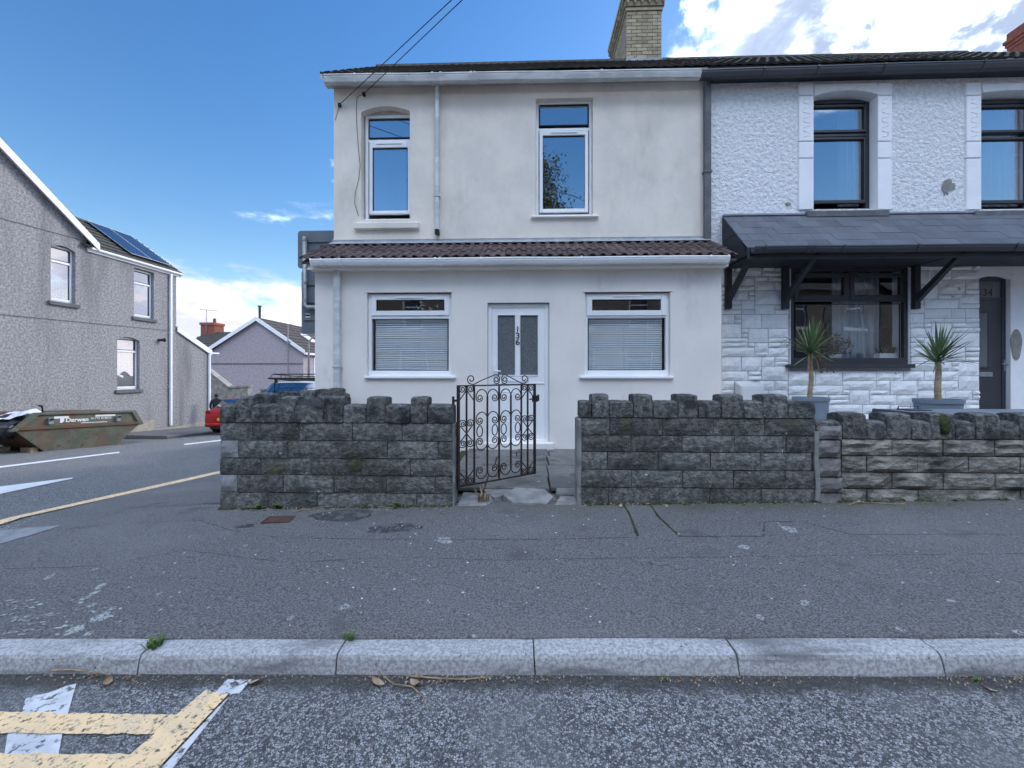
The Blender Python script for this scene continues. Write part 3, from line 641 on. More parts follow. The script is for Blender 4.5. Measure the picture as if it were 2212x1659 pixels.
def put(name, me, parent, loc, sx=1, sz=1, rz=0):
    o = bpy.data.objects.new(name, me); C.objects.link(o); o.parent = parent; o.location = loc; o.scale = (sx, 1, sz); o.rotation_euler = (0, 0, rz); return o
def course(t, xs, z0, z1, y, pool, origin=None, rz=0, gap=.010):
    for a, b in zip(xs, xs[1:]):
        a2, b2 = a+gap/2, b-gap/2
        if b2-a2 < .03: continue
        y2 = y+rng.uniform(-.006, .005)
        o = put('block', rng.choice(pool), t, (a2, y2, z0+gap/2), (b2-a2)/.44, (z1-z0-gap)/(.155 if pool is BLK else .148), rz)
        if rz: 
            o.location = Vector(origin)+Matrix.Rotation(rz, 3, 'Z') @ Vector((a2, y2, z0+gap/2))
def wx(zf, *v): return [P(zf(x, 700), YW).x for x in v]
def zz(zf, y, x): return P(zf(x, y), YW).z
# left wall (front length and return along the side street)
tl = thing('garden_wall', 'dark grey block garden wall at the street corner, left of the iron gate', 'garden wall', (-2.8, YW, .1))
tl.location = (0, 0, 0)
x0, x1 = wx(zL, 68, 2157)
zc = [.10, .268, .432, .588, .752, .918]
MB().box(x0+.012, x1-.004, YW+.014, YW+.19, -.05, .92).build('mortar', 'mortar', tl)
lay = [[68, 500, 940, 1385, 1830, 2157], [68, 225, 640, 1090, 1560, 1995, 2157], [68, 440, 880, 1340, 1775, 2157], [68, 235, 680, 1130, 1570, 2020, 2157], [68, 360, 785, 1255, 1700, 2157]]
for k, l in enumerate(lay): course(tl, wx(zL, *l), zc[k]-(.12 if k == 0 else 0), zc[k+1], YW, BLK)
for o in [o for o in tl.children if o.name.startswith('block')]:
    if o.location.x < x0+.02 and (o.scale.x < .45): o.material_slots[0].link = 'OBJECT'; o.material_slots[0].material = M['newblock']
def copings(t, items, zf, z0, ztop, zmer, y=YW, mesh_pool=None):
    for (a, b, kind) in items:
        xa, xb = wx(zf, a, b)
        me = rng.choice(MER if kind == 'm' else FIL)
        o = put('coping_block', me, t, (xa+.004, y-.004+rng.uniform(-.006, .006), z0+.004), (xb-xa-.008)/(.17 if kind == 'm' else .24), ((zmer if kind == 'm' else ztop)-z0)/(.25 if kind == 'm' else .165))
copings(tl, [(68, 210, 'f'), (210, 352, 'm'), (352, 585, 'f'), (585, 745, 'm'), (745, 1000, 'f'), (1000, 1172, 'm'), (1172, 1378, 'f'), (1378, 1550, 'm'), (1550, 1773, 'f'), (1773, 1927, 'm'), (1927, 2155, 'f')], zL, .918, 1.085, 1.158)
# return: runs back to the house
RL = 6.2-4.0
MB().box(x0+.02, x0+.19, 4.0, 6.22, -.3, .92).build('mortar', 'mortar', tl)
for k in range(-1, 5):
    off = .22 if k % 2 else 0
    xs_ = [0]+[v for v in [.44*i+off+.2 for i in range(6)] if v < RL]+[RL]
    z0_ = -.06 if k < 0 else zc[k]; z1_ = zc[k+1]
    course(tl, [-RL+v for v in [0]+[RL-q for q in xs_[::-1]][1:]], z0_, z1_, 0, BLK, (x0, 4.0, 0), -math.pi/2)
yy = 4.03; k = 0
while yy < 6.1:
    w_ = .17 if k % 2 else .24; me = rng.choice(MER if k % 2 else FIL)
    o = put('coping_block', me, tl, (x0+.0, yy+w_, .922), .95, 1, -math.pi/2); yy += w_; k += 1
# right wall
tr_ = thing('garden_wall', 'dark grey block garden wall with raised coping stones, right of the iron gate', 'garden wall')
x0, x1 = wx(zR, 112, 2122); zr = [.165, .343, .503, .664, .816, .974]
MB().box(x0+.012, x1-.012, YW+.014, YW+.19, -.0, .975).build('mortar', 'mortar', tr_)
lay = [[112, 790, 1220, 1660, 2122], [112, 555, 990, 1420, 1860, 2122], [112, 350, 780, 1225, 1650, 2090, 2122], [112, 550, 985, 1430, 1870, 2122], [112, 370, 820, 1250, 1690, 2122]]
lay[0] = [112, 360, 790, 1220, 1660, 2122]
for k, l in enumerate(lay): course(tr_, wx(zR, *l), zr[k]-(.12 if k == 0 else 0), zr[k+1], YW, BLK)
copings(tr_, [(112, 215, 'f'), (215, 362, 'm'), (362, 570, 'f'), (570, 737, 'm'), (737, 950, 'f'), (950, 1122, 'm'), (1122, 1318, 'f'), (1318, 1507, 'm'), (1507, 1678, 'f'), (1678, 1887, 'm'), (1887, 2122, 'f')], zR, .974, 1.124, 1.185)
MB().box(x0-.022, x0+.02, YW-.004, YW+.2, .0, .965).build('rendered_end', 'palemortar', tr_, bevel=.012)
# side faces of the gate opening on the left wall
MB().box(wx(zL, 2150)[0], wx(zL, 2166)[0], YW-.002, YW+.2, .0, .912).build('rendered_end', 'palemortar', tl, bevel=.012)
# neighbour's wall: stone pier, then rock-faced blocks
tn = thing('garden_wall', 'brownish rock-faced block garden wall in front of the white house', 'garden wall')
xa, xb = wx(z5, 658, 790); x9 = 6.6
MB().box(xa+.01, x9, YW+.02, YW+.2, .0, .80).build('mortar', 'mortar', tn)
z_ = .12
M['pierstone'] = mat('pier_rubble', (.15, .145, .14), (.23, .22, .21), scale=5, rough=.95, bump=.8, bscale=24, bdist=.03, rnd=.25)
for k, h in enumerate((.2, .14, .17, .16, .13)):
    me = rough_mesh(xb-xa-.02, h-.014, .2, 80+k, .03, 5, 3); me.materials.append(M['pierstone']); put('stone', me, tn, (xa+.01+rng.uniform(-.012, .012), YW-.01+rng.uniform(-.015, .01), z_)); z_ += h
MB().tube([(xa-.004, YW+.0, .12), (xa+.008, YW-.006, .35), (xa-.006, YW-.004, .6), (xa+.0, YW, .86)], .02, 6).build('mortar', 'palemortar', tn)
zn = [.17, .348, .495, .642, .793]
for k in range(4):
    xs_ = [xb]; v = xb+(.44 if k % 2 else .22)
    while v < x9: xs_.append(v); v += .44
    course(tn, xs_+[x9], zn[k]-(.1 if k == 0 else 0), zn[k+1], YW, RBK)
items = [(658, 790, 'f'), (790, 917, 'm'), (917, 1010, 'x'), (1010, 1140, 'm'), (1140, 1238, 'f'), (1238, 1375, 'm'), (1375, 1465, 'f'), (1465, 1610, 'm'), (1610, 1690, 'f'), (1690, 1840, 'm'), (1840, 1935, 'f'), (1935, 2075, 'm'), (2075, 2170, 'f')]
v = 658
seq = [('f', 132)]+[('m', 128), ('f', 102)]*7
items = []
for kd, w_ in seq: items.append((v, v+w_, kd)); v += w_
copings(tn, items, z5, .793, .952, 1.02)
o = [c for c in tn.children if c.name.startswith('coping')][5]
MB().lathe([(.0, -.03), (.05, -.02), (.06, .05), (.05, .12), (.035, .15), (0, .16)], 8, (wx(z5, 1318)[0], YW+.03, .86)).build('moss_clump', 'moss', tn, smooth=True)

# ------------------------------------------------------------------ iron gate
hinge = P(zG(303, 700), YW+.10); GA = R(38)
gd = Vector((math.cos(GA), math.sin(GA), 0)); gn = Vector((-gd.y, gd.x, 0))
def gp(x, y):
    d = ray(*zG(x, y)); o = Vector((0, 0, EYE)); t = (hinge-o).dot(gn)/d.dot(gn); q = o+d*t
    return ((q-hinge).dot(gd), q.z)
u9 = gp(1083, 700)[0]; zt = gp(303, 338)[1]; zb = gp(303, 1385)[1]; GH = zt-zb
gate = thing('iron_gate', 'rusty black wrought iron scroll gate standing ajar on the path', 'gate', (hinge.x, hinge.y, zb), GA)
us = [gp(x, 700)[0] for x in (303, 387, 466, 600, 720, 840, 947, 1012, 1083)]
def gt(pts, r=.0055): return MB().tube([(u, 0, v) for (u, v) in pts], r, 6)
def bar(u, v0, v1, w=.007, name='bar'): return MB().box(u-w, u+w, -w, w, v0, v1).build(name, 'iron', gate)
fr = MB(); fr.box(-.012, .012, -.012, .012, -.02, GH); fr.box(u9-.011, u9+.011, -.011, .011, 0, GH); fr.box(.012, u9-.011, -.007, .007, GH-.013, GH); fr.box(.012, u9-.011, -.007, .007, 0, .013); fr.build('frame', 'iron', gate)
def spiral(c, r0, a0, turns, sgn, n=16, r1=.25):
    return [(c[0]+r0*(1-(1-r1)*k/n)*math.cos(a0+sgn*2*math.pi*turns*k/n), c[1]+r0*(1-(1-r1)*k/n)*math.sin(a0+sgn*2*math.pi*turns*k/n)) for k in range(n+1)]
V = lambda y: 1-(y-338)/(1385-338)                 # gate height fraction read at the hinge side
def scroll(pts, name='scroll'): return gt(pts).build(name, 'iron', gate, smooth=True)
for u in (us[1], us[2], us[4], us[6], us[7]): bar(u, .013, GH-.013)
Wb = us[4]-us[3]; r_ = Wb*.5
def mir(pts, c): return [(2*c-u, v) for (u, v) in pts]
for ub in (us[3], us[5]):
    bar(ub, .10*GH, GH*.885)
    for s in (-1, 1):
        wv = Wb*.93
        rr = wv/2
        # top arch ending in a curl
        def curl(vc, up):
            pts = [(ub, vc)]+[(ub+s*(rr-rr*math.cos(a)), vc+up*(rr*1.15)*math.sin(a)) for a in [math.pi*k/10 for k in range(1, 10)]]
            e = (ub+s*wv*.68, vc-up*rr*.12); ang0 = 0 if s > 0 else math.pi
            pts += spiral(e, wv*.31, ang0, 1.55, -1*s*up, 20)
            return pts
        scroll(curl(GH*.875-.0, 1)); scroll(curl(GH*.125, -1))
        # middle C-scroll with a ring between its curls
        vm = GH*.53; hh = GH*.115
        scroll([(ub, vm)]+curl(vm+hh, 1)); scroll([(ub, vm)]+curl(vm-hh, -1))
        rx, rz_ = wv*.25, GH*.056
        MB().tube([(ub+s*wv*.68+rx*math.cos(a), 0, vm+rz_*math.sin(a)) for a in [2*math.pi*k/18 for k in range(18)]], .0055, 6, closed=True).build('ring', 'iron', gate, smooth=True)
for (ua, um, ub) in ((us[0], us[1], us[2]), (us[6], us[7], us[8])):
    w = (um-ua)
    for s in (-1, 1):
        wv = w if s < 0 else ub-um
        def heart(v0, up, h):
            pts = [(um+s*wv*.95, v0), (um+s*wv*.45, v0+up*h*.35), (um+s*wv*.12, v0+up*h*.62), (um+s*wv*.08, v0+up*h*.82)]
            pts += [(um+s*wv*(.5-.42*math.cos(a)), v0+up*(h*.82+h*.18*math.sin(a))) for a in (.6, 1.2, 1.8, 2.4)]
            pts += spiral((um+s*wv*.52, v0+up*h*.76), wv*.36, 0 if s > 0 else math.pi, 1.3, -s*up, 14)
            return pts
        scroll(heart(GH*.845, 1, GH*.15)); scroll(heart(GH*.155, -1, GH*.14))
        def xh(up):
            vm = GH*.52; h = GH*.135
            pts = [(um, vm), (um+s*wv*.5, vm+up*h*.38), (um+s*wv*.9, vm+up*h*.66)]
            pts += [(um+s*wv*(.5+.42*math.cos(a)), vm+up*(h*.76+h*.24*math.sin(a))) for a in (.3, .9, 1.5, 2.1, 2.7)]
            pts += spiral((um+s*wv*.42, vm+up*h*.72), wv*.32, math.pi if s > 0 else 0, 1.3, s*up, 14)
            return pts
        scroll(xh(1)); scroll(xh(-1))
# overthrow on top of the gate
uc = (us[0]+us[8])/2+.02
for s, ue in ((-1, .14), (1, u9-.14)):
    pts = spiral((ue-.0*s, GH+.055), .047, -math.pi/2, 1.25, s, 18, .3)[::-1]
    pts += [(ue-s*.03, GH+.006), (ue-s*.12, GH+.045), (uc+s*.06, GH+.10), (uc+s*.028, GH+.095), (uc+s*.012, GH+.06), (uc+s*.02, GH+.02)]
    pts += spiral((uc+s*.05, GH+.045), .038, math.pi+.6 if s > 0 else -.6, 1.4, s, 18, .3)
    scroll(pts, 'top_scroll')
lt = MB(); lt.box(u9-.02, u9+.03, -.02, .02, GH*.80, GH*.87); lt.box(u9-.07, u9+.06, -.008, .008, GH*.825, GH*.838); lt.box(u9+.03, u9+.04, -.03, -.01, GH*.81, GH*.88); lt.build('latch', 'iron', gate)
for f in (.84, .1):
    hg = MB(); hg.box(-.055, -.012, -.008, .008, GH*f, GH*f+.02); hg.box(-.062, -.045, -.01, .01, GH*f-.03, GH*f+.05)
    hg.build('hinge', 'iron', gate)

# ------------------------------------------------------------------ window maker
def rect(zf, a, b, c, d, Y):
    p, q = P(zf(a, d), Y), P(zf(b, c), Y); return p.x, q.x, p.z, q.z
def pane(parent, x0, x1, z0, z1, y, m='glass'):
    return MB().box(x0, x1, y, y+.006, z0, z1).build('pane', m, parent)
def window(parent, fr, y, m, zt, fw=.05, dep=.07, top=None, low=None, vent=None, sill=None, mull=None, gm='glass', fb=None):
    """fr: frame x0,x1,z0,z1; zt: transom z; top/low: glass rect, sash=True if it has a sash of its own"""
    x0, x1, z0, z1 = fr
    mb = ring(MB(), x0, x1, z0, z1, fw, y, y+dep, wb=fb)
    mb.box(x0+fw, x1-fw, y+.001, y+dep-.001, zt-.022, zt+.022)
    if mull: mb.box(mull-.022, mull+.022, y+.001, y+dep-.001, zt+.022, z1-fw)
    w = mb.build('window', m, parent, bevel=.004)
    for (g, sash) in (top or [])+(low or []):
        if sash:
            sx0, sx1, sz0, sz1 = sash
            s = ring(MB(), sx0, sx1, sz0, sz1, g[0]-sx0, y-.018, y+.05, wb=g[2]-sz0, wt=sz1-g[3]).build('sash', m, w, bevel=.006)
        pane(w, g[0]-.004, g[1]+.004, g[2]-.004, g[3]+.004, y+.022, gm)
        b = ring(MB(), g[0], g[1], g[2], g[3], .008, y+.004, y+.02); b.build('gasket', 'black', w)
    if vent:
        a, b_, c_ = vent; MB().box(a, b_, y-.032, y-.019, c_-.012, c_+.012).build('trickle_vent', m, w, bevel=.003)
    if sill:
        sx0, sx1, sz0, sz1, sy = sill
        MB().box(sx0, sx1, sy, y+.02, sz0, sz1).build('sill', m, w, bevel=.006)
    return w
# ------------------------------------------------------------------ end-of-terrace house
H = thing('end_terrace_house', 'cream rendered end-of-terrace house with white door numbered 136 and brown tiled porch', 'house')
ZE = 6.14
uL = rect(z2, 283, 535, 545, 1135, YM); uR = rect(z2, 1185, 1480, 503, 1112, YM)
ls = P(z2(290, 578), YM).z
mb = wallmesh(MB(), XL, XR, 2.9, 6.28, YM, .28, [(uL[0], uL[1], uL[2], uL[3]+.03), uR])
spandrel(mb, uL[0], uL[1], ls, uL[3], uL[3]+.03, YM, .28)
front = mb.build('front_wall', 'render', H)
# porch front
pL = rect(z4, 313, 750, 320, 757, YP); pR = rect(z4, 1437, 1880, 317, 757, YP); pD = rect(z4, 935, 1255, 375, 1100, YP)
wallmesh(MB(), XL, XR, .05, 3.0, YP, .28, [pL, pR, (pD[0], pD[1], .0, pD[3])]).build('porch_wall', 'render2', H)
# porch returns, gable wall, back and floors
MB().box(XL, XL+.25, YP+.28, YM+.28, -.6, 3.0).prism([(XL, YP+.28, 3.0), (XL, YM, 3.0), (XL, YM, 3.45)], (.25, 0, 0)).build('porch_side_wall', 'render2', H)
MB().box(XR-.25, XR, YP+.28, YM+.28, -.1, 3.0).prism([(XR-.25, YP+.28, 3.0), (XR-.25, YM, 3.0), (XR-.25, YM, 3.45)], (.25, 0, 0)).build('porch_side_wall', 'render2', H)
RY, RZ = 9.3, 8.27
MB().prism([(XL, YM+.28, -1), (XL, 11.9, -1), (XL, 11.9, 6.2), (XL, RY, 8.2), (XL, YM+.28, 6.45)], (.28, 0, 0)).build('gable_wall', 'render', H)
MB().prism([(XR-.2, YM+.28, -1), (XR-.2, 11.6, -1), (XR-.2, 11.6, 6.2), (XR-.2, RY, 8.2), (XR-.2, YM+.28, 6.4)], (.18, 0, 0)).build('party_wall', 'room', H)
MB().box(XL+.28, XR-.2, 11.6, 11.9, -1, 6.2).build('rear_wall', 'render', H)
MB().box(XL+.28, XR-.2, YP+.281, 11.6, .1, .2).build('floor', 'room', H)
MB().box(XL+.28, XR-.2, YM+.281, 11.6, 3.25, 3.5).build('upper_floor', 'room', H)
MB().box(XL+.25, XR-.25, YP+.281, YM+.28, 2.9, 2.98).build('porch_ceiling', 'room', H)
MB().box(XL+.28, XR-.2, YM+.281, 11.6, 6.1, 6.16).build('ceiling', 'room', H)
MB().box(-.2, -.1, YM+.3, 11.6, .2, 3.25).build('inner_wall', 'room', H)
def tiled_roof(name, parent, xa, xb, m, ya=6.70, za=6.26, per=.165, amp=.018, ncrs=9, wob=.0):
    mb = MB(); sl = Vector((0, RY-ya, RZ-za)); n = int((xb-xa)/.041); nrm = Vector((0, -sl.z, sl.y)).normalized()
    for c_ in range(ncrs):
        o = len(mb.v)
        for e in (0, 1):
            base = Vector((0, ya, za))+sl*((c_+e*1.04)/ncrs)+nrm*(.03 if e == 0 else .004)
            for i in range(n+1):
                x = xa+(xb-xa)*i/n; jt = .006*noise.noise(Vector((math.floor(x/.33)*3.7, c_*5.1, 0)))
                h = amp*abs(math.sin(math.pi*x/per))+jt
                p = base+nrm*h; mb.v.append((x, p.y, p.z+wob*noise.noise(Vector((x*.6, 0, 3)))))
        for i in range(n): mb.f.append((o+i, o+i+1, o+n+2+i, o+n+1+i))
        # riser
        o2 = len(mb.v)
        for i in range(n+1):
            v = Vector(mb.v[o+i]); mb.v.append(tuple(v-nrm*.035))
        for i in range(n): mb.f.append((o2+i, o2+i+1, o+i+1, o+i))
    o = len(mb.v); mb.v += [(xa, RY, RZ+.02), (xb, RY, RZ+.02), (xb, 11.95, 6.2), (xa, 11.95, 6.2)]; mb.f.append((o, o+1, o+2, o+3))
    r = mb.build(name, m, parent)
    MB().prism([(xa, RY-.15, RZ-.16), (xa, RY-.06, RZ+.045), (xa, RY, RZ+.07), (xa, RY+.06, RZ+.045), (xa, RY+.15, RZ-.16)], (xb-xa, 0, 0)).build('ridge_tiles', m, r)
    return r
tiled_roof('roof', H, XL-.14, XR+.0, 'tiled', wob=.02)
# verge, fascia, soffit and gutter
MB().prism([(XL-.13, 6.68, 6.17), (XL-.13, 6.68, 6.255), (XL-.13, RY, RZ-.02), (XL-.13, RY, RZ-.14)], (.03, 0, 0)).build('bargeboard', 'cream_board', H)
MB().box(XL-.10, XR, 6.72, 6.745, ZE+.015, 6.25).build('fascia', 'cream_board', H)
MB().box(XL-.10, XR, 6.746, YM-.002, ZE, ZE+.02).build('soffit', 'cream_board', H)
def gutter(parent, pa, pb, m, r=.055, h=.095, name='gutter'):
    """ogee gutter between two points on its top front edge"""
    a, b = Vector(pa), Vector(pb)
    prof = [(.0, .0), (-.003, -.016), (.006, -.02), (.008, -.045), (.03, -h*.93), (.055, -h), (.11, -h), (.11, -.008), (.104, -.008), (.104, -h+.008), (.055, -h+.008), (.036, -h*.9), (.016, -.04), (.012, 0)]
    n = 8; mb = MB(); q = len(prof)
    for k in range(n+1):
        p = a.lerp(b, k/n)
        for (yy, zz_) in prof: mb.v.append((p.x, p.y+yy, p.z+zz_+.004*math.sin(k*2.1)))
    for k in range(n):
        for j in range(q): mb.f.append((k*q+j, k*q+(j+1) % q, (k+1)*q+(j+1) % q, (k+1)*q+j))
    mb.f += [tuple(range(q)), tuple(n*q+j for j in range(q-1, -1, -1))]
    return mb.build(name, m, parent)
def clip(parent, x, y, z, m, w=.03, h=.095):
    prof = [(-.008, .006), (-.011, -.02), (.0, -.05), (.024, -h-.006), (.116, -h-.009), (.116, -h-.001), (.03, -h+.001), (.006, -.045), (-.002, -.016), (.0, .006)]
    return MB().prism([(x-w/2, y+a, z+b) for a, b in prof], (w, 0, 0)).build('bracket', m, parent)
gl = P(z2(88, 381), 6.59); gr = P(z2(2040, 352), 6.59)
G1 = gutter(H, gl, gr, 'oldwhite', h=.115)
for zx in (250, 650, 692, 850, 868, 1525):
    f = (P(z2(zx, 380), 6.59).x-gl.x)/(gr.x-gl.x); p = gl.lerp(gr, f); clip(G1, p.x, p.y, p.z, 'oldwhite', .035 if zx != 868 else .02, .115)
# downpipe on the upper wall
dx = P(z2(676, 700), YM-.06).x
d1 = MB().box(dx-.032, dx+.032, YM-.085, YM-.02, P(z2(676, 1185), YM-.06).z, 6.16).build('downpipe', 'oldwhite', H, bevel=.008)
zc_ = P(z2(676, 1010), YM-.06).z; MB().box(dx-.045, dx+.05, YM-.095, YM-.0, zc_-.02, zc_+.02).build('pipe_clip', 'oldwhite', d1, bevel=.004)
MB().box(dx-.034, dx+.034, YM-.09, YM-.015, P(z2(676, 1210), YM-.06).z, P(z2(676, 1186), YM-.06).z).build('shoe', 'black', d1)
# upper windows
YF = YM+.13
def q(a, b, c, d, zf=z2, Y=YF): return rect(zf, a, b, c, d, Y)
fr = (q(305, 0, 0, 0)[0], uL[1]+.05, uL[2]+.004, q(0, 537, 592, 0)[3])
g1 = q(322, 540, 612, 712); g2 = q(343, 522, 762, 1090); s2 = (q(327, 0, 0, 0)[0], q(0, 541, 0, 0)[1], q(0, 0, 0, 1110)[2], q(0, 0, 742, 0)[3])
w1 = window(H, fr, YF, 'upvc', P(z2(400, 727), YF).z, .05, top=[(g1, None)], low=[(g2, s2)], vent=(P(z2(362, 745), YF).x, P(z2(495, 745), YF).x, P(z2(400, 744), YF).z))
MB().box(uL[0], uL[1], YF+.0, YF+.06, fr[3], uL[3]+.02).build('head_board', 'cream_board', w1)
MB().box(P(z2(305, 0), YF).x, uL[1], YM+.02, YF, uL[2]-.0, uL[2]+.02).build('sill', 'upvc', w1)
ss = rect(z2, 245, 580, 1145, 1182, YM-.06)
MB().box(ss[0], ss[1], YM-.07, YM+.05, ss[2], ss[3]).build('stone_sill', 'render', w1, bevel=.012)
fr = q(1190, 1472, 528, 1110); fr = (uR[0]+.004, uR[1]-.004, uR[2]+.002, fr[3])
g1 = q(1205, 1453, 545, 655); g2 = q(1220, 1437, 705, 1085); s2 = q(1203, 1453, 683, 1103)
w2 = window(H, fr, YM+.09, 'upvc', P(z2(1300, 668), YM+.09).z, .045, top=[(g1, None)], low=[(g2, s2)], vent=(P(z2(1263, 0), YF).x, P(z2(1395, 0), YF).x, P(z2(1300, 687), YM+.09).z), sill=(*rect(z2, 1160, 1510, 1110, 1122, YM-.05), YM-.06))
MB().box(uR[0], uR[1], YM+.092, YM+.15, fr[3], uR[3]).build('head_board', 'cream_board', w2)
# ------------------------------------------------------------------ porch roof, tiles one by one
E0, T0 = Vector((0, 6.05, 3.075)), Vector((0, YM, 3.535)); slv = T0-E0; snl = slv.length; su = slv.normalized(); nr = Vector((0, -su.z, su.y))
xa, xb = XL-.13, XR+.15
def shell(x0, x1, z0, z1): return [Vector((0, 0, 0))]
pr = MB().prism([(xa+.02, E0.y+.02, E0.z-.045), (xa+.02, T0.y+.0, T0.z-.03), (xa+.02, T0.y, T0.z-.09), (xa+.02, E0.y+.02, E0.z-.08)], (xb-xa-.04, 0, 0)).build('porch_roof', 'tiled', H)
def tile_mesh(w, L, seed):
    prof = [(0, .006), (.02, .032), (.05, .038), (.075, .03), (.095, .008), (.15, .006), (.17, .03), (.2, .038), (.225, .03), (.245, .008), (.3, .006)]
    mb = MB(); n = len(prof); k = w/.3
    for e in (0, L):
        for up in (0, 1):
            for (x, h) in prof: mb.v.append((x*k, e, h-(.0 if up else .014)))
    for i in range(n-1):
        mb.f += [(n+i, n+i+1, 3*n+i+1, 3*n+i), (i, 2*n+i, 2*n+i+1, i+1), (i, i+1, n+i+1, n+i), (2*n+i, 3*n+i, 3*n+i+1, 2*n+i+1)]
    mb.f += [(0, n, 3*n, 2*n), (n-1, 3*n-1, 4*n-1, 2*n-1)]
    me = mb.mesh('roof_tile'); me.materials.append(M['tileb']); return me
TW = (xb-xa)/21; TM = tile_mesh(TW*.985, .40, 0); pit = math.atan2(su.z, su.y)
for c_ in range(3):
    for i in range(21):
        p = E0+su*(.345*c_-.01)+nr*(.006)
        L_ = .40
        o = bpy.data.objects.new('roof_tile', TM); C.objects.link(o); o.parent = pr
        o.location = (xa+TW*i, p.y+rng.uniform(-.006, .006), p.z+rng.uniform(-.003, .004)); o.rotation_euler = (pit-.035+rng.uniform(-.012, .012), rng.uniform(-.008, .008), 0)
        if c_ == 2: o.scale.y = .5
# lead flashing under the upper wall
lf = MB(); n = 40
for i in range(n+1):
    x = XL-.02+(XR-XL+.1)*i/n; w_ = .012*noise.noise(Vector((x*3, 0, 0)))
    lf.v += [(x, YM-.004, 3.62), (x, YM-.012, 3.575), (x, YM-.15+w_, 3.50+w_*.4)]
lf.f = [(3*i+j, 3*i+3+j, 3*i+4+j, 3*i+1+j) for i in range(n) for j in range(2)]
o = lf.build('lead_flashing', 'lead', pr); sol = o.modifiers.new('thickness', 'SOLIDIFY'); sol.thickness = .004
MB().box(XL, XR, YM-.014, YM+.01, 3.61, 3.625).build('drip_bead', 'render', H)
MB().box(XL-.03, XR+.03, 6.10, 6.125, 2.925, 3.04).build('porch_fascia', 'render2', H)
MB().box(XL-.03, XR+.03, 6.126, YP-.002, 2.925, 2.945).build('porch_soffit', 'render2', H)
MB().box(P(z4(1880, 180), 6.09).x, XR+.035, 6.085, 6.099, 2.96, 3.035).build('fascia_board', 'cream_board', H)
gl = P(z4(15, 150), 5.98); gr = P(z4(2190, 131), 5.98); G2 = gutter(H, gl, gr, 'upvc', h=.09)
for zx in (22, 75, 170, 390, 665, 690, 903, 1420, 2090, 2180):
    f = (P(z4(zx, 150), 5.98).x-gl.x)/(gr.x-gl.x); p = gl.lerp(gr, f); clip(G2, p.x, p.y, p.z, 'upvc', .026, .09)
dx = P(z4(159, 500), YP-.06).x
d2 = MB().box(dx-.047, dx+.047, YP-.085, YP-.012, .15, 2.985).build('downpipe', 'oldwhite', H, bevel=.01)
zc_ = P(z4(159, 707), YP-.06).z; MB().box(dx-.062, dx+.062, YP-.094, YP-.0, zc_-.015, zc_+.015).build('pipe_clip', 'oldwhite', d2, bevel=.004)
# porch windows
for (hole, fr, sash, gt_, gl_, si, ve) in ((pL, (318, 748, 330, 757), (338, 738, 335, 445), (362, 713, 362, 420), (350, 732, 462, 728), (300, 770, 755, 768), (463, 607, 351)),
                                         (pR, (1440, 1876, 330, 757), (1447, 1858, 335, 445), (1475, 1832, 360, 418), (1455, 1842, 460, 726), (1413, 1898, 755, 768), (1580, 1725, 350))):
    Yf = YP+.055; f = q(*fr, z4, Yf); f = (hole[0]+.003, hole[1]-.003, hole[2]+.003, hole[3]-.02)
    w = window(H, f, Yf, 'upvc', P(z4(500, 452), Yf).z, .05, top=[(q(*gt_, z4, Yf), q(*sash, z4, Yf))], low=[(q(*gl_, z4, Yf), None)],
               vent=(P(z4(ve[0], 0), Yf).x, P(z4(ve[1], 0), Yf).x, P(z4(500, ve[2]), Yf).z), sill=(*rect(z4, *si, YP-.04), YP-.05), gm='glasslow', fb=f[2]*0+(q(*gl_, z4, Yf)[2]-f[2]))
    MB().box(hole[0]-.03, hole[1]+.03, YP-.012, YP+.03, hole[3]-.006, hole[3]+.008).build('lintel_bead', 'render2', w)
    # venetian blind behind the glass
    g_ = q(*gl_, z4, Yf); side = 'left' if hole is pL else 'right'
    bl = thing('venetian_blind', f'white venetian blind in the porch window to the {side} of the white door', 'blind', ((g_[0]+g_[1])/2, Yf+.06, g_[3]), group='blinds in the porch windows')
    wd = (g_[1]-g_[0])/2-.004; hgt = g_[3]-g_[2]
    MB().box(-wd, wd, -.012, .015, -.03, .03).build('headrail', 'blind', bl)
    ns = 27; sm_ = MB().prism([(-wd, -.009, -.0105), (-wd, .0, .002), (-wd, .009, .0105), (-wd, .0095, .0095), (-wd, .001, .0008), (-wd, -.0085, -.0115)], (2*wd, 0, 0)).mesh('slat'); sm_.materials.append(M['blind'])
    for k in range(ns):
        o = bpy.data.objects.new('slat', sm_); C.objects.link(o); o.parent = bl; o.location = (rng.uniform(-.003, .003), rng.uniform(-.002, .002), -.045-(hgt-.05)*k/(ns-1)); o.rotation_euler = (rng.uniform(-.08, .08), (.010 if side == 'left' else 0)+rng.uniform(-.002, .002), 0)
    for cxx in (-.6, .6): MB().tube([(cxx*wd, -.016, .0), (cxx*wd, -.016, -hgt)], .0022, 4).build('cord', 'blind', bl)
fl = thing('foil_garland', 'crumpled gold foil decoration inside the top light left of the white door', 'garland', P(z4(625, 395), YP+.16))
fb_ = MB()
for k in range(16):
    a = Vector((rng.uniform(-.16, .16), rng.uniform(-.02, .02), rng.uniform(-.05, .07))); 
    b, c_ = a+Vector((rng.uniform(-.07, .07), rng.uniform(-.02, .02), rng.uniform(-.05, .05))), a+Vector((rng.uniform(-.05, .05), rng.uniform(-.02, .02), rng.uniform(-.06, .06)))
    fb_.add([a, b, c_], [(0, 1, 2)])
o = fb_.build('foil', 'foil', fl); o['kind'] = 'stuff'
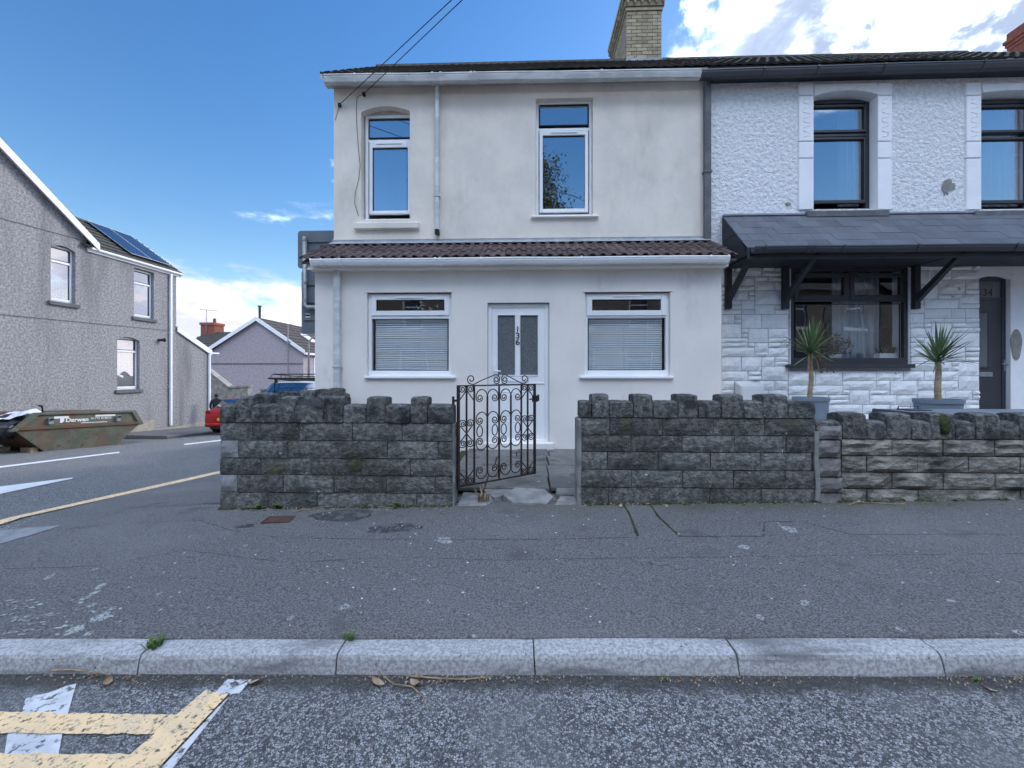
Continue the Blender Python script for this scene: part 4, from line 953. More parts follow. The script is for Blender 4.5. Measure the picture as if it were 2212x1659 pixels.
# front door
YD = YP+.06
dz0 = P(z4(1000, 1097), YP).z; dfr = rect(z4, 943, 1250, 388, 1097, YD)
door = ring(MB(), pD[0]+.004, pD[1]-.004, dz0, pD[3]-.012, .06, YD, YD+.08, wb=.035).build('door_frame', 'upvc', H, bevel=.005)
lf_ = q(962, 1222, 408, 1088, z4, YD+.02); lf_ = (pD[0]+.066, pD[1]-.066, dz0+.036, pD[3]-.074)
door = MB()
pa, pb_ = q(988, 1077, 442, 750, z4, YD), q(1105, 1195, 442, 750, z4, YD)
lp = [q(1000, 1078, 835, 960, z4, YD), q(1105, 1185, 835, 960, z4, YD), q(1000, 1185, 990, 1060, z4, YD)]
wallmesh(door, lf_[0], lf_[1], lf_[2], lf_[3], YD+.01, .05, [pa, pb_])
door = door.build('door', 'upvc', H)
for p_ in (pa, pb_):
    pane(door, p_[0]-.003, p_[1]+.003, p_[2]-.003, p_[3]+.003, YD+.03, 'frost')
    ring(MB(), p_[0]-.009, p_[1]+.009, p_[2]-.012, p_[3]+.012, .009, YD-.002, YD+.012).build('glazing_bead', 'upvc', door, bevel=.004)
for p_ in lp: ring(MB(), *p_, .016, YD+.0, YD+.012).build('panel_moulding', 'upvc', door, bevel=.005); MB().box(p_[0]+.03, p_[1]-.03, YD+.002, YD+.011, p_[2]+.03, p_[3]-.03).build('raised_panel', 'upvc', door, bevel=.006)
bb = q(955, 1225, 788, 796, z4, YD); MB().box(lf_[0]+.01, lf_[1]-.01, YD-.002, YD+.012, bb[2], bb[3]).build('rail', 'upvc', door, bevel=.003)
lb = q(1037, 1145, 760, 785, z4, YD); MB().box(lb[0], lb[1], YD-.008, YD+.012, lb[2], lb[3]).build('letterbox', 'upvc', door, bevel=.004); ring(MB(), lb[0]-.006, lb[1]+.006, lb[2]-.006, lb[3]+.006, .006, YD-.001, YD+.011).build('letterbox_edge', 'galv', door)
hp = P(z4(972, 730), YD); MB().box(hp.x-.017, hp.x+.017, YD-.012, YD+.01, hp.z-.07, hp.z+.10).build('handle_plate', 'upvc', door, bevel=.005)
MB().tube([(hp.x, YD-.012, hp.z), (hp.x, YD-.05, hp.z), (hp.x+.10, YD-.055, hp.z)], .010, 8).build('handle', 'upvc', door, smooth=True)
for k, ch in enumerate('136'):
    c_ = P(z4(1091, 527+33.5*k), YD-.006); text('house_number', ch, .125, 'black', door, (c_.x, YD+.005, c_.z), ext=.004, bold=.0).scale = (1.25, 1, 1)
MB().box(pD[0]-.05, pD[1]+.07, YP-.05, YP+.2, .13, dz0).build('doorstep', 'render2', H, bevel=.015)
# chimney stack, brick by brick
def zc2(x, y): return (1296.5+x/11.4, y/11.4)
YC = 9.2; ch = MB(); c0 = P(zc2(645, 1440), YC); c1 = P(zc2(1520, 1440), YC); CD = 1.5; cp = .0793
zb0 = c0.z; 
chim = MB().box(c0.x+.012, c1.x-.012, YC+.012, YC+CD-.012, 7.4, zb0+cp*18).build('chimney', 'brickmortar', H)
MB().box(c0.x-.012, c1.x+.012, YC-.014, YC+CD, 7.5, zb0-.004).build('flashing', 'lead', chim)
bl_ = MB().box(0, .215, 0, .1, 0, cp-.012).mesh('brick'); bl_.materials.append(M['brick'])
def brick(x, y, z, w, rz=0, nm='brick'):
    o = bpy.data.objects.new(nm, bl_); C.objects.link(o); o.parent = chim; o.location = (x, y, z); o.scale = (w/.215, 1, 1); o.rotation_euler = (0, 0, rz); return o
W_ = c1.x-c0.x; bw = .235*W_/.80
for k in range(13):
    z_ = zb0+cp*k+.003; off = 0 if k % 2 == 0 else -bw/2; x_ = off
    while x_ < W_-.02:
        a, b = max(x_, 0), min(x_+bw, W_)
        if b-a > .04: brick(c0.x+a+.005, YC+rng.uniform(0, .005), z_, b-a-.012)
        x_ += bw
    y_ = -bw/2 if k % 2 == 0 else 0
    while y_ < CD:
        a, b = max(y_, .105), min(y_+bw, CD)
        if b-a > .04: brick(c0.x+rng.uniform(0, .004), YC+b-.006, z_, b-a-.012, -math.pi/2)
        y_ += bw
zt_ = zb0+cp*13
for k, (ex, th) in enumerate(((.02, cp), (.045, cp*1.6), (.075, cp*1.4), (.095, cp*1.4))):
    MB().box(c0.x-ex, c1.x+ex, YC-ex, YC+CD+ex, zt_+.004, zt_+th-.006).build('corbel_course', 'brick', chim, bevel=.004)
    if k == 1:
        x_ = c0.x-.03
        while x_ < c1.x+.02:
            MB().prism([(x_, YC-.10, zt_+th-.006), (x_+.09, YC-.10, zt_+th-.006), (x_+.045, YC-.10, zt_+.02)], (0, .06, 0)).build('dentil', 'brick', chim); x_ += .155
        y_ = YC
        while y_ < YC+CD:
            MB().prism([(c0.x-.10, y_, zt_+th-.006), (c0.x-.10, y_+.09, zt_+th-.006), (c0.x-.10, y_+.045, zt_+.02)], (.06, 0, 0)).build('dentil', 'brick', chim); y_ += .155
    zt_ += th
MB().lathe([(.1, 0), (.12, .03), (.1, .06), (.095, .38), (.12, .42), (.1, .43), (.08, .1)], 14, ((c0.x+c1.x)/2, YC+.4, zt_)).build('chimney_pot', 'redbrick', chim, smooth=True)
# telephone wires to the house
M['wire'] = mat('black_cable', (.03, .03, .035), (.04, .04, .045), rough=.6)
pole_top = Vector((8.6, -3.2, 7.1))
for k, (a, via) in enumerate(((z2(172, 540), (975, 0)), (z2(297, 484), (998, 0)))):
    A = P(a, YM-.03); B = P(via, 5.0+.1*k)
    dirv = (B-A); Cc = A+dirv*((pole_top.x-A.x)/dirv.x) if k == 0 else A+dirv*((pole_top.x-A.x)/dirv.x)
    pts = [A.lerp(Cc, t) for t in lin(0, 1, 12)]
    w = MB().tube(pts, .006, 5).build('telephone_wire', 'wire'); tag(w, ('black telephone wire fixed at the house corner' if k == 0 else 'black telephone wire fixed above the arched upper window'), 'wire', kind='thing')
    if k == 0: wend = Cc
    ins = MB().box(A.x-.02, A.x+.02, YM-.05, YM+.005, A.z-.03, A.z+.02).build('wire_hook', 'black', H)
    pts = [A] + [P(z2(*p), YM-.008) for p in ([(160, 580), (150, 620)] if k == 0 else [(262, 500), (258, 560), (262, 660), (268, 750), (278, 850), (272, 920), (252, 1000), (250, 1050), (270, 1115)])]
    MB().tube(pts, .004, 5).build('cable', 'wire', H)

# ------------------------------------------------------------------ white neighbouring house
N = thing('terrace_house', 'white pebbledashed terrace house with anthracite windows, slate canopy and stone-clad ground floor', 'house')
NX0, NX1 = XR+.0, 9.3
n1 = rect(z3, 823, 1247, 598, 1382, YM); n2 = rect(z3, 1930, 2354, 598, 1382, YM); nsp = P(z3(823, 640), YM).z
gw = rect(z5, 528, 1137, 350, 860, YM); gdr = rect(z5, 1497, 1665, 392, 1100, YM)
mb = wallmesh(MB(), NX0+.002, NX1, 3.3, 6.3, YM, .3, [n1, n2]); mb.build('upper_wall', 'dash', N)
wallmesh(MB(), NX0+.002, NX1, .0, 3.3, YM+.012, .3, [gw, (gdr[0], gdr[1], -.1, gdr[3])]).build('lower_wall', 'white_smooth', N)
MB().prism([(NX1-.3, YM+.32, -.5), (NX1-.3, 11.9, -.5), (NX1-.3, 11.9, 6.15), (NX1-.3, RY, RZ-.06), (NX1-.3, YM+.32, 6.4)], (.3, 0, 0)).build('side_wall', 'dash', N)
MB().prism([(NX1, 6.75, 6.2), (NX1, 11.9, 6.15), (NX1, RY, RZ-.05)], (.15, 0, 0)).build('gable_infill', 'dash', N)
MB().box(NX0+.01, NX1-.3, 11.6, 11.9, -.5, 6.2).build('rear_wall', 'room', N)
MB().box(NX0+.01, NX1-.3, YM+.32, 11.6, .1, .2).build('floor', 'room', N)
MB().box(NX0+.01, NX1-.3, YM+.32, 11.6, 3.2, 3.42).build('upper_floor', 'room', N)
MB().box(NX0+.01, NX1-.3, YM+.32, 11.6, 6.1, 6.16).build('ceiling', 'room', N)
tiled_roof('roof', N, XR+.0, NX1+.2, 'tiled', wob=.02)
MB().box(NX0, NX1, 6.72, 6.745, 6.09, 6.27).build('fascia', 'anthpaint', N); MB().box(NX0, NX1, 6.746, YM-.004, 6.09, 6.11).build('soffit', 'anthpaint', N)
gl = P(z3(88, 455), 6.60); gr = P(z3(2212, 386), 6.60); gr = gl+(gr-gl)*((NX1-gl.x)/(gr.x-gl.x)); G3 = gutter(N, gl, gr, 'anth', h=.11)
for zx in (500, 860, 1300, 1960):
    f = (P(z3(zx, 430), 6.6).x-gl.x)/(gr.x-gl.x); p = gl.lerp(gr, f); clip(G3, p.x, p.y, p.z, 'anth', .03, .11)
dx = P(z2(2071, 700), YM-.06).x
d3 = MB().box(dx-.05, dx+.05, YM-.09, YM-.01, P(z2(2071, 1262), YM-.06).z, 6.2).build('downpipe', 'greysill', N, bevel=.008)
zc_ = P(z2(2071, 887), YM-.06).z; MB().box(dx-.064, dx+.064, YM-.1, YM+.0, zc_-.02, zc_+.02).build('pipe_clip', 'greysill', d3, bevel=.004)
for (nh, ox) in ((n1, 0), (n2, 1107)):
    # dressed surround: jamb stones and arch stones, one by one
    for (a, b) in ((728, 824), (1249, 1342)):
        for (c, d) in ((543, 626), (631, 930), (935, 1041), (1046, 1383)):
            r_ = rect(z3, a+ox, b+ox, c, d, YM-.03)
            o = MB().box(r_[0], r_[1], YM-.03, YM+.02, r_[2], r_[3]).build('surround_stone', 'white_smooth', N, bevel=.006)
            if c == 631:
                pts = []
                for k in range(9):
                    zz_ = r_[2]+.06+(r_[3]-r_[2]-.12)*k/8; xx = (r_[0]+r_[1])/2+(.045 if k % 2 else -.045); pts += [(xx, YM-.027, zz_), (2*(r_[0]+r_[1])/2-xx, YM-.027, zz_+.02)]
                MB().tube(pts, .008, 5).build('carving', 'white_smooth', o, smooth=True)
    sp_ = rect(z3, 826+ox, 1247+ox, 543, 640, YM-.03); ar = arch(nh[0], nh[1], nsp, nh[3], 20); 
    for k, (i0, i1) in enumerate(((0, 8), (8, 12), (12, 20))):
        pg = [(ar[i][0], YM-.03, ar[i][1]) for i in range(i0, i1+1)]
        fa, fb_ = i0/20, i1/20; xa_, xb_ = sp_[0]+(sp_[1]-sp_[0])*fa, sp_[0]+(sp_[1]-sp_[0])*fb_
        if i0 == 8: xa_ -= .02; xb_ += .02
        pg = [(x+(.004 if i == 0 else -.004 if i == len(pg)-1 else 0), y, z) for i, (x, y, z) in enumerate(pg)]
        pg += [(xb_-.004, YM-.03, sp_[3]), (xa_+.004, YM-.03, sp_[3])]
        o = MB().prism(pg, (0, .05, 0)).build('arch_stone', 'white_smooth', N, bevel=.005)
        if k != 1:
            cxx = (xa_+xb_)/2; cz = sp_[3]-.10
            MB().tube([(cxx+(j-5)*.035, YM-.027, cz+.018*math.sin(j*1.9)) for j in range(11)], .007, 5).build('carving', 'white_smooth', o, smooth=True)
    # fill behind arch: spandrel of the opening
    mb = MB(); spandrel(mb, nh[0], nh[1], nsp, nh[3], nh[3]+.0001, YM+.001, .28); mb.build('arch_reveal', 'white_smooth', N)
    MB().box(nh[1]-.006, nh[1]-.001, YM-.02, YM+.158, nh[2]+.002, nsp).build('reveal', 'white_smooth', N)
    Yf = YM+.16; f = (nh[0]+.002, nh[1]-.002, nh[2]+.004, nh[3]-.03)
    gt1 = q(826+ox, 1128+ox, 708, 862, z3, Yf); gt2 = q(826+ox, 1120+ox, 922, 1325, z3, Yf)
    xl = f[0]+.085
    gt1 = (xl, f[1]-.085, gt1[2], gt1[3]); gt2 = (xl+.01, f[1]-.10, gt2[2], gt2[3])
    w = window(N, f, Yf, 'anth', P(z3(1000, 892), Yf).z, .06, top=[(gt1, (f[0]+.05, f[1]-.05, gt1[2]-.045, gt1[3]+.045))], low=[(gt2, (f[0]+.05, f[1]-.05, gt2[2]-.05, gt2[3]+.04))])
    st = rect(z3, 778+ox, 1320+ox, 1386, 1437, YM-.08); MB().box(st[0], st[1], YM-.10, YM+.14, st[2], st[3]).build('stone_sill', 'greysill', w, bevel=.012)
    # net curtain in folds
    cb = MB(); n = 40; xs_ = (gt2[0]+.62*(gt2[1]-gt2[0]), gt2[1]+.03) if ox == 0 else (gt2[0]-.02, gt2[1]+.03)
    for i in range(n+1):
        x = xs_[0]+(xs_[1]-xs_[0])*i/n; y = Yf+.14+.02*math.sin(i*1.3)+.008*math.sin(i*3.1); cb.v += [(x, y, gt2[2]-.05), (x, y, gt1[3]+.03)]
    cb.f = [(2*i, 2*i+2, 2*i+3, 2*i+1) for i in range(n)]
    o = cb.build('net_curtain', 'net', smooth=True); tag(o, 'white net curtain behind the upper anthracite window beside the grey downpipe' if ox == 0 else 'white net curtain filling the upper anthracite window above the grey front door', 'curtain', kind='thing')
    o.modifiers.new('t', 'SOLIDIFY').thickness = .002
# patch where the dash has fallen away
pm = [(1672, 1225), (1690, 1190), (1712, 1180), (1735, 1185), (1738, 1208), (1757, 1210), (1760, 1245), (1730, 1255), (1712, 1268), (1712, 1285), (1700, 1268), (1690, 1290), (1684, 1262), (1672, 1255)]
M['cement'] = mat('bare_cement', (.3, .29, .27), (.24, .23, .22), scale=18, rough=.95, bump=.4)
MB().prism([P(z3(*p), YM-.012) for p in pm], (0, .014, 0)).build('bare_patch', 'cement', N)
pm = [(640, 1340), (655, 1332), (678, 1345), (665, 1352), (650, 1358)]
MB().prism([P(z3(*p), YM-.014) for p in pm], (0, .016, 0)).build('bare_patch', 'cement', N)
bp = MB(); c_ = P(z5(1692, 752), YM); blob_pts = [(c_.x+.085*math.cos(a)*(1+.12*math.sin(3*a)), YM+.004, c_.z+.25*math.sin(a)) for a in [2*math.pi*k/18 for k in range(18)]]
bp.prism(blob_pts, (0, .009, 0)).build('bare_patch', 'cement', N)
# stone cladding of the ground floor, stone by stone
sx0, sx1 = P(z5(166, 700), YM).x, gdr[0]-.004; sz0, sz1 = .12, 3.2; cw, chh = .105, .0765
nx, nz = int((sx1-sx0)/cw), int((sz1-sz0)/chh); cw = (sx1-sx0)/nx
occ = [[False]*nz for _ in range(nx)]; stones = []
hole = (gw[0]-.02, gw[1]+.02, gw[2]-.04, gw[3]+.02)
for i in range(nx):
    for j in range(nz):
        a, b, c, d = sx0+i*cw, sx0+(i+1)*cw, sz0+j*chh, sz0+(j+1)*chh
        if b > hole[0]+.015 and a < hole[1]-.015 and d > hole[2]+.015 and c < hole[3]-.015: occ[i][j] = True
SM = {}
rs = random.Random(11)
for j in range(nz):
    for i in range(nx):
        if occ[i][j]: continue
        opts = [(4, 2), (3, 2), (3, 1), (2, 2), (4, 3), (3, 3), (2, 1), (4, 1), (5, 2)]; rs.shuffle(opts); opts.append((2, 1)); opts.append((1, 1))
        for (w_, h_) in opts:
            if i+w_ <= nx and j+h_ <= nz and not any(occ[a][b] for a in range(i, i+w_) for b in range(j, j+h_)): break
        for a in range(i, i+w_):
            for b in range(j, j+h_): occ[a][b] = True
        stones.append((i, j, w_, h_))
SW = [o_ for o_ in N.children if o_.name.startswith('lower_wall')][0]
for (i, j, w_, h_) in stones:
    key = (w_, h_, rs.randrange(3))
    if key not in SM:
        me = rough_mesh(w_*cw-.013, h_*chh-.012, .05, hash(key) % 97, .024, 5, 3, 1, .010); me.materials.append(M['white_stone']); SM[key] = me
    put('cladding_stone', SM[key], SW, (sx0+i*cw+.006, YM-.022+rs.uniform(-.006, .006), sz0+j*chh+.004))
MB().box(sx0, hole[0], YM-.006, YM+.011, sz0, sz1).build('joint_bed', 'shadow_joint', SW); MB().box(hole[1], sx1, YM-.006, YM+.011, sz0, sz1).build('joint_bed', 'shadow_joint', SW); MB().box(hole[0]+.001, hole[1]-.001, YM-.006, YM+.011, sz0, hole[2]).build('joint_bed', 'shadow_joint', SW)
# ground-floor picture window
Yf = YM+.02
f = (gw[0]+.004, gw[1]-.004, gw[2]+.004, gw[3]-.004)
ta = q(568, 800, 402, 498, z5, Yf); tb = q(852, 1090, 402, 498, z5, Yf); lo_ = q(550, 1092, 540, 830, z5, Yf)
tsa = (f[0]+.045, q(0, 826, 0, 0, z5, Yf)[1]-.004, ta[2]-.06, ta[3]+.06); tsb = (q(826, 0, 0, 0, z5, Yf)[0]+.004, f[1]-.05, tb[2]-.06, tb[3]+.06)
gwin = window(N, f, Yf, 'anth', P(z5(800, 522), Yf).z, .055, top=[(ta, tsa), (tb, tsb)], low=[(lo_, None)], sill=(*rect(z5, 510, 1165, 852, 872, YM-.08), YM-.1), mull=q(826, 0, 0, 0, z5, Yf)[0], fb=.12, gm='glasslow')
# curtains, plants and ornaments inside it
def curtain(xa_, xb_, za_, zb_, y, lab, m='net'):
    cb = MB(); n = 30
    for i in range(n+1):
        x = xa_+(xb_-xa_)*i/n; yy_ = y+.03*math.sin(i*1.15)+.01*math.sin(i*2.7); cb.v += [(x, yy_, za_), (x, yy_, zb_)]
    cb.f = [(2*i, 2*i+2, 2*i+3, 2*i+1) for i in range(n)]
    o = cb.build('net_curtain', m, smooth=True); tag(o, lab, 'curtain', kind='thing'); o.modifiers.new('t', 'SOLIDIFY').thickness = .002; return o
xw = lambda x, Y=Yf+.3: P(zW(x, 900), Y).x
curtain(xw(800), xw(1520), lo_[2]-.3, gw[3]+.1, Yf+.42, 'pale voile curtain hanging inside the anthracite picture window')
sillz = lo_[2]-.02
MB().box(gw[0], gw[1], YM+.1, YM+.36, sillz-.04, sillz).build('inner_sill', 'white', gwin)
tb_ = thing('window_planter', 'white rectangular planter of spiky leaves on the picture window sill', 'planter', (xw(1530, YM+.24), YM+.22, sillz))
MB().box(-.16, .16, -.06, .06, 0, .13).build('trough', 'white', tb_, bevel=.008)
lb_ = MB()
for k in range(26):
    a = rng.uniform(0, 6.28); L = rng.uniform(.12, .2); x_ = rng.uniform(-.12, .12)
    e = Vector((x_+math.cos(a)*L*.9, math.sin(a)*L*.3, .13+L*.6)); m_ = Vector((x_+math.cos(a)*L*.4, math.sin(a)*L*.15, .13+L*.55)); s_ = Vector((0, .012, .006))
    b_ = Vector((x_, 0, .12)); lb_.add([b_-s_, b_+s_, m_+s_, m_-s_, e], [(0, 1, 2, 3), (3, 2, 4)])
o = lb_.build('leaves', 'copper', tb_); o['kind'] = 'stuff'
pl = thing('potted_plant', 'bushy copper-leaved pot plant behind the picture window', 'plant', (xw(760, YM+.26), YM+.24, sillz))
MB().lathe([(.06, 0), (.085, .1), (.09, .11), (.075, .105)], 16).build('pot', 'white', pl, smooth=True)
lb_ = MB()
for k in range(420):
    a = rng.uniform(0, 6.28); r0 = rng.random()**.6*.26; z_ = .12+rng.random()*.36*(1-(r0/.3)**2*.5); p_ = Vector((math.cos(a)*r0*1.1, math.sin(a)*r0*.28, z_)); u = Vector((rng.uniform(-1, 1), rng.uniform(-1, 1), rng.uniform(-1, 1))).normalized()*.022; v = Vector((rng.uniform(-1, 1), rng.uniform(-1, 1), rng.uniform(-1, 1))).normalized()*.014
    lb_.add([p_-u, p_+v, p_+u, p_-v], [(0, 1, 2, 3)])
o = lb_.build('foliage', 'copper', pl); o['kind'] = 'stuff'
for k in range(3): MB().tube([(0, 0, .08), ((k-1)*.06, 0, .25), ((k-1)*.13, .01, .4)], [.008, .006, .003], 5).build('stem', 'treebark', pl)
jr = thing('glass_jar', 'small glass jar candle on the picture window sill', 'jar', (xw(1130, YM+.2), YM+.18, sillz))
MB().lathe([(.04, 0), (.058, .02), (.05, .035), (.045, .04)], 16).build('base', 'brokenslab', jr, smooth=True); MB().lathe([(.035, .04), (.045, .06), (.045, .11), (.035, .13), (.03, .13)], 16).build('jar', 'frost', jr, smooth=True)
# front door of the neighbour in its recess
Yd = YM+.075
drz0 = P(z5(1580, 1095), Yd).z
da = arch(gdr[0], gdr[1]+.0, gdr[3]-.06, gdr[3]-.005, 10)
mb = MB()
for a_, b_ in zip(da, da[1:]): mb.prism([(a_[0], YM+.014, a_[1]), (b_[0], YM+.014, b_[1]), (b_[0], YM+.014, gdr[3]+.001), (a_[0], YM+.014, gdr[3]+.001)], (0, .055, 0))
mb.build('door_arch', 'white_smooth', N)
dfr = ring(MB(), gdr[0]+.002, gdr[1]-.002, drz0, gdr[3]-.02, .06, Yd, Yd+.08).build('door_frame', 'anth', N, bevel=.005)
fz0, fz1 = P(z5(1560, 505), Yd).z, P(z5(1560, 432), Yd).z
dleaf = (gdr[0]+.062, gdr[1]-.062, drz0+.06, fz0-.05)
fx1 = P(z5(1628, 470), Yd).x
MB().box(gdr[0]+.062, gdr[1]-.062, Yd+.005, Yd+.06, fz0-.05, fz0-.005).build('transom', 'anth', dfr)
fan = MB().box(gdr[0]+.062, gdr[1]-.062, Yd+.02, Yd+.03, fz0-.005, gdr[3]-.06).build('fanlight', 'frost', dfr)
cN = P(z5(1530, 480), Yd); text('house_number', '134', .16, 'black', dfr, (P(z5(1535, 470), Yd).x, Yd+.018, fz0+.02), ext=.001)
D2 = MB().box(dleaf[0], dleaf[1], Yd+.01, Yd+.06, dleaf[2], dleaf[3]).build('door', 'anth', N, bevel=.004)
gx_ = P(z5(1540, 700), Yd).x; ga = (dleaf[0]-.02, gx_, P(z5(1540, 865), Yd).z, P(z5(1540, 590), Yd).z)
MB().box(ga[0], ga[1], Yd+.0, Yd+.012, ga[2], ga[3]).build('pane', 'frost', D2); ring(MB(), ga[0]-.02, ga[1]+.025, ga[2]-.03, ga[3]+.03, .025, Yd-.006, Yd+.011).build('glazing_bead', 'anth', D2, bevel=.005)
lb = rect(z5, 1490, 1568, 893, 917, Yd); MB().box(lb[0], lb[1], Yd-.005, Yd+.012, lb[2], lb[3]).build('letterbox', 'galv', D2, bevel=.005)
hp = P(z5(1629, 852), Yd); MB().box(hp.x-.013, hp.x+.013, Yd-.008, Yd+.012, hp.z-.11, hp.z+.07).build('handle_plate', 'galv', D2, bevel=.004); MB().tube([(hp.x, Yd-.005, hp.z), (hp.x, Yd-.045, hp.z), (hp.x-.09, Yd-.048, hp.z)], .009, 8).build('handle', 'galv', D2, smooth=True)
MB().box(gdr[0], gdr[1], YM-.15, Yd+.06, .0, drz0).build('doorstep', 'brokenslab', N, bevel=.01)
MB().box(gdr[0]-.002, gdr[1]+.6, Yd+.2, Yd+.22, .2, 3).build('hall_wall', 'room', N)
# slate canopy
cx0 = P((1562.5, 500), YM).x; cE = Vector((0, 6.11, 3.19)); cT = Vector((0, YM-.005, 3.93)); csl = cT-cE; cu_ = csl.normalized(); cn_ = Vector((0, -cu_.z, cu_.y)); cl_ = csl.length
can = MB().prism([(cx0, cE.y, cE.z-.02), (cx0, cT.y, cT.z-.02), (cx0, cT.y, cE.z-.11), (cx0, cE.y, cE.z-.11)], (NX1-cx0, 0, 0)).build('canopy', 'anthpaint', N)
rows_ = 5; ex = cl_/rows_; swd = .305
sl_ = MB().box(.002, swd-.002, 0, ex*1.5, 0, .006).mesh('slate'); sl_.materials.append(M['slate']); cpit = math.atan2(cu_.z, cu_.y)
for r_ in range(rows_):
    x_ = cx0-.03-(swd/2 if r_ % 2 else 0)
    while x_ < 8.3:
        o = bpy.data.objects.new('slate', sl_); C.objects.link(o); o.parent = can
        p = cE+cu_*(ex*r_-.02)+cn_*.010
        xs0 = max(x_, cx0-.03); o.location = (xs0, p.y+rng.uniform(-.002, .002), p.z); o.scale = ((x_+swd-xs0)/swd, .67 if r_ == rows_-1 else 1, 1); o.rotation_euler = (cpit-.010, 0, 0); x_ += swd
# clad cheek, boards cut to the slope
nb = 4
for k in range(nb):
    za, zb_ = cE.z-.10+(cT.z-cE.z+.08)*k/nb, cE.z-.10+(cT.z-cE.z+.08)*(k+1)/nb-.006
    yat = lambda z: cE.y+max(0, (z-cE.z+.0))/(cT.z-cE.z)*(cT.y-cE.y)
    MB().prism([(cx0-.022, yat(za)+.012, za), (cx0-.022, cT.y, za), (cx0-.022, cT.y, zb_), (cx0-.022, yat(zb_)+.012, zb_)], (.02, 0, 0)).build('cheek_board', 'anthpaint', can)
MB().box(cx0-.02, NX1, YM-.06, YM-.003, 3.92, 3.955).build('flashing', 'lead', can, bevel=.006)
MB().box(cx0-.03, NX1, cE.y-.02, cE.y-.001, cE.z-.17, cE.z-.005).build('fascia', 'anthpaint', can)
gl = Vector((cx0+.02, cE.y-.14, cE.z-.012)); gr = Vector((NX1, cE.y-.14, cE.z-.012)); G4 = gutter(N, gl, gr, 'anth', h=.09)
for zx in (400, 620, 655, 805, 1190, 1700):
    clip(G4, P(z5(zx, 270), cE.y-.14).x, gl.y, gl.z, 'anth', .03, .09)
for zx in (201, 495, 1168):
    xx = P(z5(zx, 450), YM-.06).x
    br = MB().box(xx-.045, xx+.045, YM-.11, YM-.03, P(z5(zx, 568), YM-.06).z, 3.13).build('gallows_bracket', 'anthpaint', N, bevel=.005)
    za = P(z5(zx, 535), YM-.06).z
    MB().prism([(xx-.035, YM-.11, za), (xx-.035, YM-.11, za+.12), (xx-.035, cE.y+.05, 3.08), (xx-.035, cE.y-.02, 3.06)], (.07, 0, 0)).build('strut', 'anthpaint', br, bevel=.004)
    MB().box(xx-.035, xx+.035, cE.y-.02, YM-.12, 3.07, 3.13).build('beam', 'anthpaint', br)
# meter box
mx_ = rect(z5, 262, 385, 955, 1100, YM-.17)
mbx = MB().prism([(mx_[0], YM-.20, mx_[2]), (mx_[0], YM-.20, mx_[3]-.03), (mx_[0], YM-.02, mx_[3]+.03), (mx_[0], YM-.02, mx_[2])], (mx_[1]-mx_[0], 0, 0)).build('meter_box', 'white', N, bevel=.008)
MB().box(mx_[0]+.02, mx_[1]-.02, YM-.212, YM-.201, mx_[2]+.02, mx_[3]-.06).build('door', 'white', mbx, bevel=.004)
# red chimney of the white house
rc = P((2179, 90), 10.6)
rch = MB().box(rc.x, rc.x+.9, 9.5, 10.6, 7.4, 9.29).build('chimney', 'redbrick', N)
for k, ex_ in enumerate((.025, .05, .075)): MB().box(rc.x-ex_, rc.x+.9+ex_, 9.5-ex_, 10.6+ex_, 9.29+.085*k+.003, 9.29+.085*(k+1)).build('corbel_course', 'redbrick', rch, bevel=.008)
MB().box(rc.x-.03, rc.x+.93, 9.47, 10.63, 9.546, 9.72).build('chimney_cap', 'redbrick', rch, bevel=.01)

